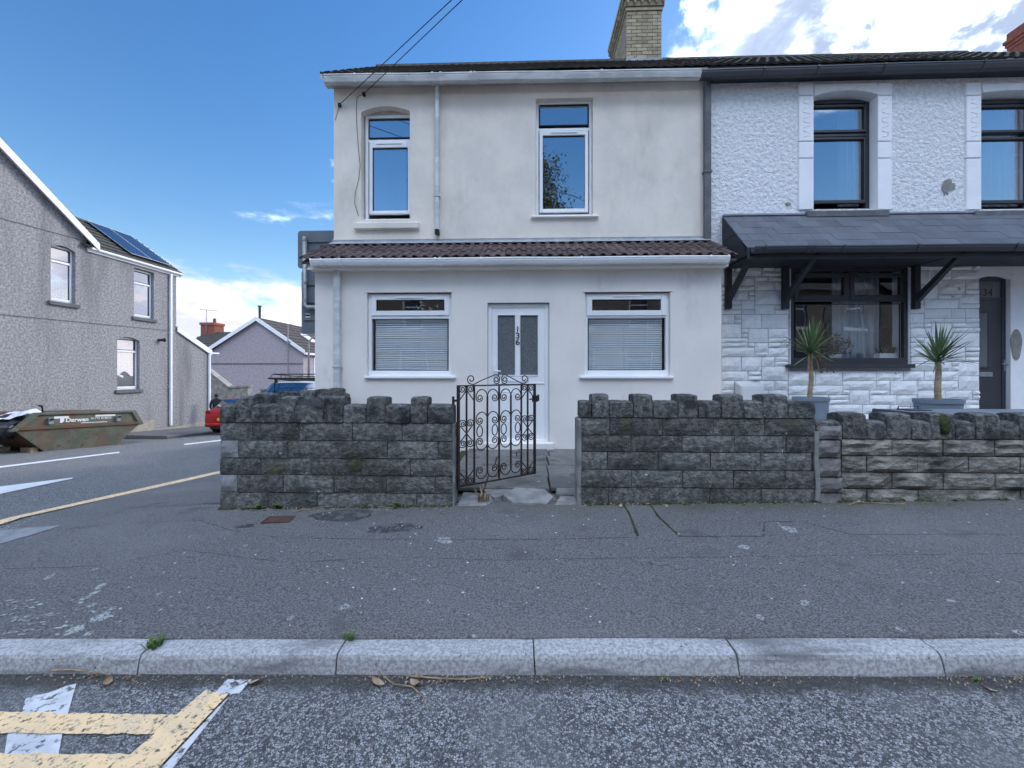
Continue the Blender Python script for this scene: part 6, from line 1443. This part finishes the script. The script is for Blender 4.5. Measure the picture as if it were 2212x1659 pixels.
# rubbish in and behind the skip
Msk = Matrix.Translation(A) @ Matrix.Rotation(ang, 4, 'Z')
def lump(name, m, lab, cat, c, r, seed, amp=.35, grp=None):
    me = bpy.data.meshes.new(name); bm = bmesh.new(); bmesh.ops.create_icosphere(bm, subdivisions=3, radius=1)
    for v_ in bm.verts:
        n_ = 1+amp*noise.noise(v_.co*1.7+Vector((seed*7, 0, 0)))+amp*.5*noise.noise(v_.co*4+Vector((seed*3, 2, 0)))
        v_.co = Vector((v_.co.x*r[0]*n_, v_.co.y*r[1]*n_, v_.co.z*r[2]*n_))
    bm.to_mesh(me); bm.free(); me.materials.append(M[m])
    o = bpy.data.objects.new(name, me); C.objects.link(o); o.location = Msk @ Vector(c); o.location.z += 0; o.rotation_euler = (0, 0, ang+seed)
    return tag(o, lab, cat, grp, 'thing')
lump('bin_bag', 'bin_bag', 'black rubbish bag piled at the low end of the skip', 'rubbish bag', (-.55, .5, SH*.62), (.42, .4, .26), 1)
lump('bin_bag', 'bin_bag', 'black rubbish bag tucked under the white sheet', 'rubbish bag', (-.25, 1.0, SH*.72), (.45, .42, .3), 2)
lump('bin_bag', 'bin_bag', 'black rubbish bag filling the middle of the skip', 'rubbish bag', (.7, .85, SH*.55), (.6, .55, .36), 3)
lump('bin_bag', 'bin_bag', 'black rubbish bag at the far end of the skip', 'rubbish bag', (1.7, .85, SH*.5), (.6, .6, .34), 4)
# crumpled plastic sheet, as a draped surface
mb = MB(); n = 26
for i in range(n+1):
    for j in range(n+1):
        u, v_ = -1.25+1.35*i/n, .35+1.1*j/n
        h_ = SH*.90+.09*noise.noise(Vector((u*2.2, v_*2.2, 0)))+.05*noise.noise(Vector((u*6, v_*6, 4)))+.12*sm((u+.55)/.5)-.22*sm((v_-1.1)/.35)
        mb.v.append((u, v_, h_))
mb.f = [(i*(n+1)+j, (i+1)*(n+1)+j, (i+1)*(n+1)+j+1, i*(n+1)+j+1) for i in range(n) for j in range(n)]
o = mb.build('plastic_sheet', 'sheet', smooth=True); o.matrix_world = Msk; tag(o, 'crumpled white plastic sheet on top of the skip rubbish', 'sheet', kind='thing'); o.modifiers.new('t', 'SOLIDIFY').thickness = .004
o = MB().tube([(.03, .2, SH*.6), (.02, .2, SH+.10), (.0, .2, SH+.19), (-.06, .2, SH+.20)], [.02, .02, .03, .03], 8).build('broken_pipe', 'black', smooth=True); o.matrix_world = Msk; tag(o, 'short black pipe end sticking up from the skip', 'pipe', kind='thing')
for k, (u, v_) in enumerate(((-.18, .35), (-.35, 1.2))):
    o = MB().box(-.09, .09, -.2, .2, -.01, .13).build('timber_offcut', 'twig', bevel=.005); o.location = Msk @ Vector((u, v_, 0)); o.location.z = road(o.location.x, o.location.y); o.rotation_euler = (0, 0, ang+k); tag(o, ('timber offcut lying under the near corner of the skip end' if k == 0 else 'timber offcut lying under the far corner of the skip end'), 'timber', kind='thing')
# ------------------------------------------------------------------ cars
def wheel(parent, x, y, r=.32, w=.2):
    s = 1 if x > 0 else -1
    wh = MB().lathe([(r*.62, -w/2), (r*.93, -w/2), (r, -w/2+.03), (r, w/2-.03), (r*.93, w/2), (r*.62, w/2)], 22, (0, 0, 0), 'x').build('wheel', 'tyre', parent, smooth=False); wh.location = (x, y, r)
    rm = MB().lathe([(.0, s*w*.36), (r*.18, s*w*.38), (r*.22, s*w*.30), (r*.6, s*w*.40), (r*.62, s*w*.2)], 16, (0, 0, 0), 'x').build('rim', 'rim', wh)
    return wh
def car(name, label, loc, rz, st, paint, plate, wheels):
    """st: stations along the length y: (y, zb, zbelt, zroof, wbelt, wroof); y grows towards the front"""
    t = thing(name, label, 'car', loc, rz)
    secs = []
    for (y, zb, zbelt, zr_, wb, wr_) in st:
        h = [(0, zb), (wb*.86, zb), (wb*.97, zb+.12), (wb, zb+.3), (wb*.985, zbelt-.06), (wb*.95, zbelt), (wr_, zr_-.06), (wr_*.88, zr_-.012), (0, zr_)]
        secs.append([(x, y, z) for (x, z) in h]+[(-x, y, z) for (x, z) in h[-2:0:-1]])
    n = len(secs[0]); body = MB(); glass_f = []
    for s_ in secs: body.v += s_
    for i in range(len(secs)-1):
        for j in range(n):
            f = (i*n+j, i*n+(j+1) % n, (i+1)*n+(j+1) % n, (i+1)*n+j)
            cab0, cab1 = st[i][3]-st[i][2], st[i+1][3]-st[i+1][2]
            side = j in (5, n-6)
            if side and cab0 > .3 and cab1 > .3: glass_f.append(('side_window', f))
            elif j in (6, 7, 8, 9) and abs(cab0-cab1) > .22 or (side and abs(cab0-cab1) > .22):
                if j in (6, 7, 8, 9): glass_f.append(('rear_window' if cab1 > cab0 else 'windscreen', f))
                else: body.f.append(f)
            else: body.f.append(f)
    body.f += [tuple(range(n)), tuple((len(secs)-1)*n+j for j in range(n-1, -1, -1))]
    bo = body.build('body', paint, t, smooth=True); bo.modifiers.new('b', 'BEVEL').width = .012
    for nm in ('rear_window', 'windscreen'):
        fs = [f for (a, f) in glass_f if a == nm]
        if fs:
            gm_ = MB(); vs = sorted({v for f in fs for v in f}); ix = {v: i for i, v in enumerate(vs)}; gm_.v = [body.v[v] for v in vs]; gm_.f = [tuple(ix[v] for v in f) for f in fs]; o = gm_.build(nm, 'glassdark', t); o.modifiers.new('t', 'SOLIDIFY').thickness = .006
    fs = [f for (a, f) in glass_f if a == 'side_window']
    for s_ in (1, -1):
        ff = [f for f in fs if (body.v[f[0]][0]*s_) > 0]
        gm_ = MB(); vs = sorted({v for f in ff for v in f}); ix = {v: i for i, v in enumerate(vs)}; gm_.v = [body.v[v] for v in vs]; gm_.f = [tuple(ix[v] for v in f) for f in ff]; o = gm_.build('side_window', 'glassdark', t); o.modifiers.new('t', 'SOLIDIFY').thickness = .006
    mid = [(s_[0], s_) for s_ in st if s_[3]-s_[2] > .3]
    ia = MB(); ya_, yb_ = mid[0][0]+.1, mid[-1][0]-.1; wb_ = mid[0][1][4]*.9
    ia.box(-wb_, wb_, ya_-.2, yb_+.3, .35, mid[0][1][2]-.12); ia.build('cabin_floor', 'black', t)
    for sx in (-.36, .36):
        se = MB().box(sx-.22, sx+.22, yb_-.75, yb_-.6, .5, mid[0][1][2]+.15).build('seat', 'black', t, bevel=.05); MB().box(sx-.12, sx+.12, yb_-.74, yb_-.64, mid[0][1][2]+.17, mid[0][1][2]+.36).build('headrest', 'black', se, bevel=.03)
    for (x, y, r) in wheels: wheel(t, x, y, r)
    return t
zc_ = road(-12.3, 17.0)
HB = [(-1.98, .32, .62, .66, .74, .6), (-1.95, .26, .82, .88, .80, .64), (-1.78, .24, .95, 1.04, .83, .62), (-1.30, .22, .93, 1.40, .845, .56), (-.6, .2, .92, 1.45, .85, .58), (.3, .2, .9, 1.40, .85, .58), (.95, .2, .88, .96, .84, .62), (1.6, .22, .80, .86, .80, .6), (1.88, .28, .62, .68, .72, .55)]
rc_x = P((437, 900), 16.6).x+.88
rcar = car('hatchback_car', 'red hatchback car seen from behind, parked beyond the skip', (rc_x, 18.5, road(rc_x, 17.5)), 0, HB, 'redpaint', None, [(-.76, -1.25, .31), (.76, -1.25, .31), (-.76, 1.2, .31), (.76, 1.2, .31)])
rcar.rotation_euler = (R(-3.2), 0, R(1.5))
npz = MB().box(-.26, .26, -2.0, -1.972, .52, .63).build('number_plate', 'yplate', rcar); text('plate_text', 'CK63 KVD', .085, 'black', rcar, (0, -2.004, .545), ext=.001, bold=.002)
for s in (-1, 1): MB().box(s*.70-.10, s*.70+.10, -1.955, -1.80, .80, .92).build('tail_light', 'taillight', rcar, bevel=.02)
MB().box(-.78, .78, -2.02, -1.9, .28, .42).build('rear_bumper', 'redpaint', rcar, bevel=.04); MB().box(-.55, .55, -2.01, -1.93, .18, .285).build('bumper_insert', 'black', rcar, bevel=.02); MB().box(-.35, .35, -1.86, -1.79, .93, .955).build('badge_strip', 'rim', rcar)
SU = [(-2.15, .35, .80, .85, .80, .62), (-2.1, .3, .95, 1.05, .86, .66), (-1.85, .28, 1.05, 1.55, .88, .66), (-1.3, .26, 1.03, 1.66, .89, .68), (-.2, .26, 1.02, 1.70, .89, .69), (.35, .26, 1.0, 1.64, .89, .68), (1.05, .26, .99, 1.06, .88, .70), (1.7, .28, .93, 1.0, .86, .64), (2.1, .34, .72, .80, .80, .6)]
sx_ = P((541, 862), 10.3).x+.74
scar = car('estate_car', 'white car facing the main road with black roof rack basket', (sx_, 11.3, road(sx_, 11.3)), R(180), SU, 'whitepaint', None, [(-.8, -1.35, .34), (.8, -1.35, .34), (-.8, 1.3, .34), (.8, 1.3, .34)])
scar.rotation_euler = (R(3.2), 0, R(187))
rk = MB(); zr0 = 1.74
rack = MB().tube([(-.55, .45, zr0+.12), (.55, .45, zr0+.12), (.6, -1.2, zr0+.14), (-.6, -1.2, zr0+.14)], .016, 6, closed=True).build('roof_rack', 'black', scar)
MB().tube([(-.6, .62, zr0), (.6, .62, zr0), (.62, -1.25, zr0), (-.62, -1.25, zr0)], .022, 6, closed=True).build('rack_base', 'black', rack)
for (x, y) in ((-.57, .45), (-.2, .45), (.2, .45), (.57, .45), (-.6, -.1), (.6, -.1), (-.6, -.7), (.6, -.7), (-.6, -1.2), (.6, -1.2)): MB().tube([(x*1.02, y+(.15 if y > .3 else 0), zr0), (x, y, zr0+.125)], .012, 5).build('rack_post', 'black', rack)
for y in (.3, -.1, -.5, -.9): MB().box(-.6, .6, y-.03, y+.03, zr0-.012, zr0+.012).build('rack_slat', 'black', rack)
for (x, y) in ((-.55, .3), (.55, .3), (-.55, -1.0), (.55, -1.0)): MB().box(x-.03, x+.03, y-.04, y+.04, 1.60, zr0).build('rack_foot', 'black', rack)
MB().tube([(.0, .25, 1.66), (.02, .1, 1.84)], .007, 5).build('radio_aerial', 'black', scar)
for s in (-1, 1):
    MB().box(s*1.0-.1, s*1.0+.1, .85, .97, 1.02, 1.16).build('door_mirror', 'black', scar, bevel=.03); MB().box(s*.66-.16, s*.66+.16, 1.98, 2.12, .68, .82).build('headlight', 'white', scar, bevel=.03)
MB().box(-.45, .45, 2.06, 2.14, .5, .68).build('grille', 'black', scar, bevel=.02)
# ------------------------------------------------------------------ person by the red car
YPn = 20.2; ph = P((467.5, 851), YPn); gzp = road(ph.x, YPn); hgt = ph.z-gzp
pe = thing('person', 'person with dark hair in a dark coat standing behind the red car', 'person', (ph.x, YPn, gzp), R(205))
me = bpy.data.meshes.new('body'); k = hgt/1.72
jn = [(0, 0, .95), (0, 0, 1.15), (0, 0, 1.38), (0, -.01, 1.49), (0, -.03, 1.6), (.19, 0, 1.40), (.25, .03, 1.13), (.22, -.1, .90), (-.19, 0, 1.40), (-.25, .03, 1.13), (-.22, -.1, .90), (.1, 0, .90), (.11, .02, .5), (.11, 0, .09), (.11, -.13, .04), (-.1, 0, .90), (-.11, .02, .5), (-.11, 0, .09), (-.11, -.13, .04)]
ed = [(0, 1), (1, 2), (2, 3), (3, 4), (2, 5), (5, 6), (6, 7), (2, 8), (8, 9), (9, 10), (0, 11), (11, 12), (12, 13), (13, 14), (0, 15), (15, 16), (16, 17), (17, 18)]
me.from_pydata([tuple(c_*k for c_ in v) for v in jn], ed, []); me.materials.append(M['coat'])
po = bpy.data.objects.new('body', me); C.objects.link(po); po.parent = pe
smod = po.modifiers.new('skin', 'SKIN'); rr = [.15, .15, .15, .06, .055, .075, .05, .035, .075, .05, .035, .09, .06, .045, .04, .09, .06, .045, .04]
for i, v_ in enumerate(me.skin_vertices[0].data): v_.radius = (rr[i]*k, rr[i]*k*.85)
me.skin_vertices[0].data[0].use_root = True
po.modifiers.new('sub', 'SUBSURF').levels = 1
def ell(name, m, c_, r_, sub=2):
    b_ = bmesh.new(); bmesh.ops.create_icosphere(b_, subdivisions=sub, radius=1); me_ = bpy.data.meshes.new(name)
    for v_ in b_.verts: v_.co = Vector((v_.co.x*r_[0]+c_[0], v_.co.y*r_[1]+c_[1], v_.co.z*r_[2]+c_[2]))*k
    b_.to_mesh(me_); b_.free(); return obj(name, me_, m, pe, smooth=True)
ell('head', 'skin', (0, -.04, 1.61), (.078, .095, .115)); ell('hair', 'hair', (0, -.015, 1.64), (.088, .10, .10)); ell('nose', 'skin', (0, -.137, 1.6), (.015, .02, .022))
for s in (-1, 1):
    ell('ear', 'skin', (s*.082, -.03, 1.6), (.012, .022, .03)); ell('eye', 'hair', (s*.03, -.127, 1.625), (.011, .008, .008)); 
    for f in range(4): MB().tube([(s*.22*k+(f-1.5)*.018*k, -.1*k, .87*k), (s*.22*k+(f-1.5)*.018*k, -.12*k, .80*k)], .009*k, 6).build('finger', 'skin', pe)
    MB().tube([(s*.19*k, -.11*k, .88*k), (s*.17*k, -.14*k, .83*k)], .01*k, 6).build('thumb', 'skin', pe)
ell('mouth', 'redbrick', (0, -.128, 1.555), (.022, .008, .006))

# ------------------------------------------------------------------ across the main road (seen only in the windows)
op = thing('opposite_house', 'brown pebbledashed terrace opposite, visible reflected in the windows', 'house', (0, -9.5, 0), R(180))
holes = []
for k in range(-11, 12): 
    xx = k*3.0; holes += [(xx-.55, xx+.55, 3.9, 5.5), (xx-.75, xx+.75, 1.1, 2.7)]
wallmesh(MB(), -34.6, 34.6, -.6, 6.0, 0, .3, holes).build('front_wall', 'oppbrick', op)
MB().box(-34, 34, .5, .6, -.6, 6).build('inner_wall', 'room', op)
MB().prism([(-34.8, -.3, 5.9), (-34.8, 3.6, 8.4), (-34.8, 7.6, 5.9)], (69.6, 0, 0)).build('roof', 'tilef', op)
for (a, b, c, d) in holes:
    w = ring(MB(), a+.01, b-.01, c+.01, d-.01, .08, .1, .18).build('window', 'upvc', op); MB().box(a+.08, b-.08, .13, .14, c+.08, d-.08).build('pane', 'solar', w); MB().box(a+.08, b-.08, .1, .18, c+(d-c)*.66, c+(d-c)*.66+.07).build('transom', 'upvc', w)
    MB().box(a-.1, b+.1, -.08, .1, c-.12, c).build('sill', 'white', w)
for k in range(-11, 11): MB().box(k*3+1.35, k*3+1.65, -.04, .0, -.5, 6).build('pilaster', 'palemortar', op)
tp = thing('telegraph_pole', 'timber telegraph pole across the road carrying the house wires', 'pole', (wend.x+.0, wend.y, -.2))
MB().lathe([(.13, 0), (.09, wend.z+.9), (.0, wend.z+.92)], 12).build('pole', 'treebark', tp, smooth=True); MB().box(-.4, .4, -.05, .05, wend.z+.15, wend.z+.25).build('crossarm', 'treebark', tp)
tt = thing('tall_tree', 'tall dark tree across the road mirrored in the square upper window', 'tree', (.1, -15.0, -.6))
rt = random.Random(5)
def limb(p0, p1, r0_, r1_, nm='branch', par=None):
    pts = [p0.lerp(p1, s)+Vector((rt.uniform(-.12, .12), rt.uniform(-.12, .12), 0))*(1 if 0 < s < 1 else 0) for s in lin(0, 1, 5)]; return MB().tube(pts, [r0_+(r1_-r0_)*s for s in lin(0, 1, 5)], 7).build(nm, 'treebark', par or tt, smooth=True)
trunk = limb(Vector((0, 0, 0)), Vector((.2, 0, 7)), .4, .25, 'trunk')
tips = []
for k in range(36):
    a_ = rt.uniform(0, 6.28); z0_ = rt.uniform(3.5, 9.5); e = Vector((math.cos(a_)*rt.uniform(1.5, 4.2), math.sin(a_)*rt.uniform(1.5, 3.5), z0_+rt.uniform(1, 5.5))); limb(Vector((.1, 0, min(z0_, 7))), e, .12, .03, 'branch', trunk); tips.append(e)
tips += [t_.lerp(Vector((0, 0, 8)), .4) for t_ in tips]
lm = MB()
for t_ in tips:
    for k in range(1500):
        p_ = t_+Vector((rt.gauss(0, .62), rt.gauss(0, .62), rt.gauss(0, .62))); u = Vector((rt.uniform(-1, 1), rt.uniform(-1, 1), rt.uniform(-1, 1))).normalized()*.085; v_ = Vector((rt.uniform(-1, 1), rt.uniform(-1, 1), rt.uniform(-1, 1))).normalized()*.08
        lm.add([p_-u, p_+v_, p_+u, p_-v_], [(0, 1, 2, 3)])
o = lm.build('crown', 'treeleaf', tt); o['kind'] = 'stuff'

# ------------------------------------------------------------------ weeds, leaves and twigs
def tuft(label, p, r, n, h, m='weed', f=pav, name='weed'):
    t = thing(name, label, 'weed', (p.x, p.y, p.z)); mb = MB()
    for k in range(n):
        a = rng.uniform(0, 6.28); L_ = h*rng.uniform(.6, 1.2); ln = rng.uniform(.2, .9)*L_; b = Vector((rng.uniform(-r, r), rng.uniform(-r*.5, r*.5), -.01)); e = b+Vector((math.cos(a)*ln, math.sin(a)*ln, L_*.8)); m_ = b.lerp(e, .5)+Vector((0, 0, L_*.25)); s_ = Vector((-math.sin(a), math.cos(a), 0))*.004
        mb.add([b-s_, b+s_, m_+s_*1.5, m_-s_*1.5, e], [(0, 1, 2, 3), (3, 2, 4)])
    o = mb.build('blades', m, t); o['kind'] = 'stuff'; return t
def leafy(label, p, n, r):
    t = thing('weed', label, 'weed', (p.x, p.y, p.z))
    for k in range(n):
        a = rng.uniform(0, 6.28); c_ = Vector((math.cos(a)*r*rng.random(), math.sin(a)*r*rng.random()*.6, rng.uniform(.01, .05))); d_ = Vector((math.cos(a), math.sin(a), rng.uniform(0, .6))).normalized()*.028; s_ = Vector((-math.sin(a), math.cos(a), 0))*.015
        MB().add([c_-d_, c_+s_, c_+d_+Vector((0, 0, -.006)), c_-s_], [(0, 1, 2, 3)]).build('leaf', 'weed', t)
kj = Vector((joints[0]+.02, YK+.07, .03)); tuft('tuft of grass growing in the joint between two kerb stones', kj, .03, 34, .075)
kj2 = Vector((joints[1]+.015, YB-.01, .07)); tuft('tiny weed at the back of a kerb joint', kj2, .02, 14, .04)
for zx, zf, lab in ((650, z7, 'small weed in the channel at the middle of a kerb stone'), (1985, z7, 'weed in the channel beside the kerb joint near a white chip')):
    g_ = GP(zf(zx, 872)); g_.y = YK-.02; g_.z = road(g_.x, g_.y); tuft(lab, g_, .02, 12, .03)
for zx, lab in ((410, 'green weed at the foot of the corner block wall'), (585, 'leafy weed beside the open wall joint'), (1640, 'low weed at the wall foot near the gate')):
    p = P(zL(zx, 1100), YW-.03); p.z = pav(p.x, p.y)+.004; leafy(lab, p, 12, .06)
p = P(zG(560, 1450), YW+.1); p.z = .17; tuft('dry straw-coloured grass clump under the iron gate', p, .05, 30, .14, 'twig', name='dry_grass')
def twig(label, pts, r=.004, grp=None):
    o = MB().tube(pts, [r*(1-.5*i/len(pts)) for i in range(len(pts))], 5).build('twig', 'twig'); tag(o, label, 'twig', grp, 'thing'); return o
def gline(pp, zf, f, off=.012):
    out = []
    for i, p in enumerate(pp): q_ = GP(zf(*p), f, off); out.append(q_)
    return out
twig('pale dry stem lying along the kerb in the road channel', gline([(1750, 868), (1900, 880), (2010, 884), (2130, 872)], z6, road))
twig('bent dry twig curling out into the road', gline([(1620, 838), (1700, 905), (1780, 915), (1830, 960), (1848, 1012)], z6, road), .003)
twig('forked dry twig against the kerb beside the white marking', gline([(222, 845), (300, 842), (400, 852), (478, 865)], z6, road, .03), .004)
twig('long dry stem along the foot of the corner wall', gline([(1265, 160), (1330, 150), (1450, 130)], z6, pav), .005)
twig('dry stem at the wall foot beside the gate end', gline([(1585, 125), (1640, 140), (1700, 142)], z6, pav), .004)
twig('long pale twig at the foot of the rock-faced wall', gline([(1455, 132), (1490, 118), (1560, 122), (1700, 128)], z7, pav), .005)
def dleaf(label, p, s, seed):
    r2 = random.Random(seed); mb = MB(); n = 4
    for i in range(n+1):
        for j in range(3):
            u, v_ = (i/n-.5)*2, (j-1); w_ = (1-u*u)*.5+.05; mb.v.append((u*s, v_*w_*s, s*.35*abs(v_)*r2.uniform(.4, 1)+s*.25*u*u))
    mb.f = [(i*3+j, (i+1)*3+j, (i+1)*3+j+1, i*3+j+1) for i in range(n) for j in range(2)]
    o = mb.build('dead_leaf', 'litter', smooth=True); o.location = p; o.rotation_euler = (r2.uniform(-.3, .3), r2.uniform(-.3, .3), r2.uniform(0, 6)); tag(o, label, 'leaf', kind='thing'); return o
lv = [(z6, 1640, 880, road, .036, 'large curled brown leaf in the road channel'), (z6, 1800, 885, road, .03, 'torn grey-brown leaf beside the pale dry stem'), (z6, 1130, 872, road, .035, 'crumpled leaf in the channel right of the yellow marking'), (z6, 505, 870, road, .03, 'small pale leaf below the grassy kerb joint'),
      (z6, 1290, 145, pav, .035, 'dead leaf caught at the corner wall foot'), (z7, 470, 138, pav, .03, 'orange dead leaf on the mossy trench joint'), (z7, 575, 130, pav, .04, 'pale crumpled leaf between the two mossy joints'), (z7, 1297, 115, pav, .035, 'white scrap at the foot of the rubble pier'), (z7, 668, 137, pav, .025, 'little brown leaf beside the second mossy joint'), (z7, 1500, 122, pav, .03, 'dead leaf lying at the long pale twig'), (z7, 1890, 104, pav, .025, 'pale scrap at the rock-faced wall foot'), (z7, 2060, 930, road, .025, 'pale chip in the road near the last kerb joint')]
for i, (zf, x, y, f, s, lab) in enumerate(lv):
    p = GP(zf(x, y), f, .006)
    if zf is z6 and f is road and y < 890: p.y = min(p.y, YK-.06); p.z = road(p.x, p.y)+.006
    dleaf(lab, p, s, i)
mb = MB()
for k in range(700):
    x = rng.uniform(-2.6, 4.3) if k % 3 else rng.gauss(rng.choice((-.55, -.2, .9, 2.1, -1.9)), .14); y = YK-.006-abs(rng.gauss(0, .028)); s = rng.uniform(.002, .009); a = rng.uniform(0, 6.28); z_ = road(x, y)+.004; c_, d_ = math.cos(a)*s, math.sin(a)*s
    mb.add([(x-c_, y-d_, z_), (x+d_*.5, y-c_*.5, z_+.006), (x+c_, y+d_, z_+.003), (x-d_*.5, y+c_*.5, z_+.008)], [(0, 1, 2, 3)])
for k in range(240):
    x = rng.uniform(-2.8, 4.3); y = YW-.012-abs(rng.gauss(0, .05)); s = rng.uniform(.006, .018); a = rng.uniform(0, 6.28); z_ = pav(x, y)+.008; c_, d_ = math.cos(a)*s, math.sin(a)*s
    if gx0 < x < gx1: continue
    mb.add([(x-c_, y-d_, z_), (x+d_*.5, y-c_*.5, z_+.006), (x+c_, y+d_, z_+.003), (x-d_*.5, y+c_*.5, z_+.008)], [(0, 1, 2, 3)])
o = mb.build('leaf_litter', 'litter'); tag(o, 'crumbs of dry leaf along the kerb channel and wall foot', 'leaf litter', kind='stuff')
mb = MB()
for k in range(420):
    x = rng.uniform(-2.85, 4.3); y = YW+.004-abs(rng.gauss(0, .02))
    if gx0-.02 < x < gx1+.02: continue
    z_ = pav(x, y)+.004; s = rng.uniform(.01, .03)
    mb.add([(x-s, y+.02, z_), (x+s, y+.02, z_), (x+s*.4, y-s*.4, z_), (x-s*.4, y-s*.4, z_), (x, y+.006, z_+s*.7)], [(0, 3, 4), (3, 2, 4), (2, 1, 4), (1, 0, 4)])
o = mb.build('moss', 'moss', smooth=True); tag(o, 'thin line of moss along the foot of the garden walls', 'moss', kind='stuff')
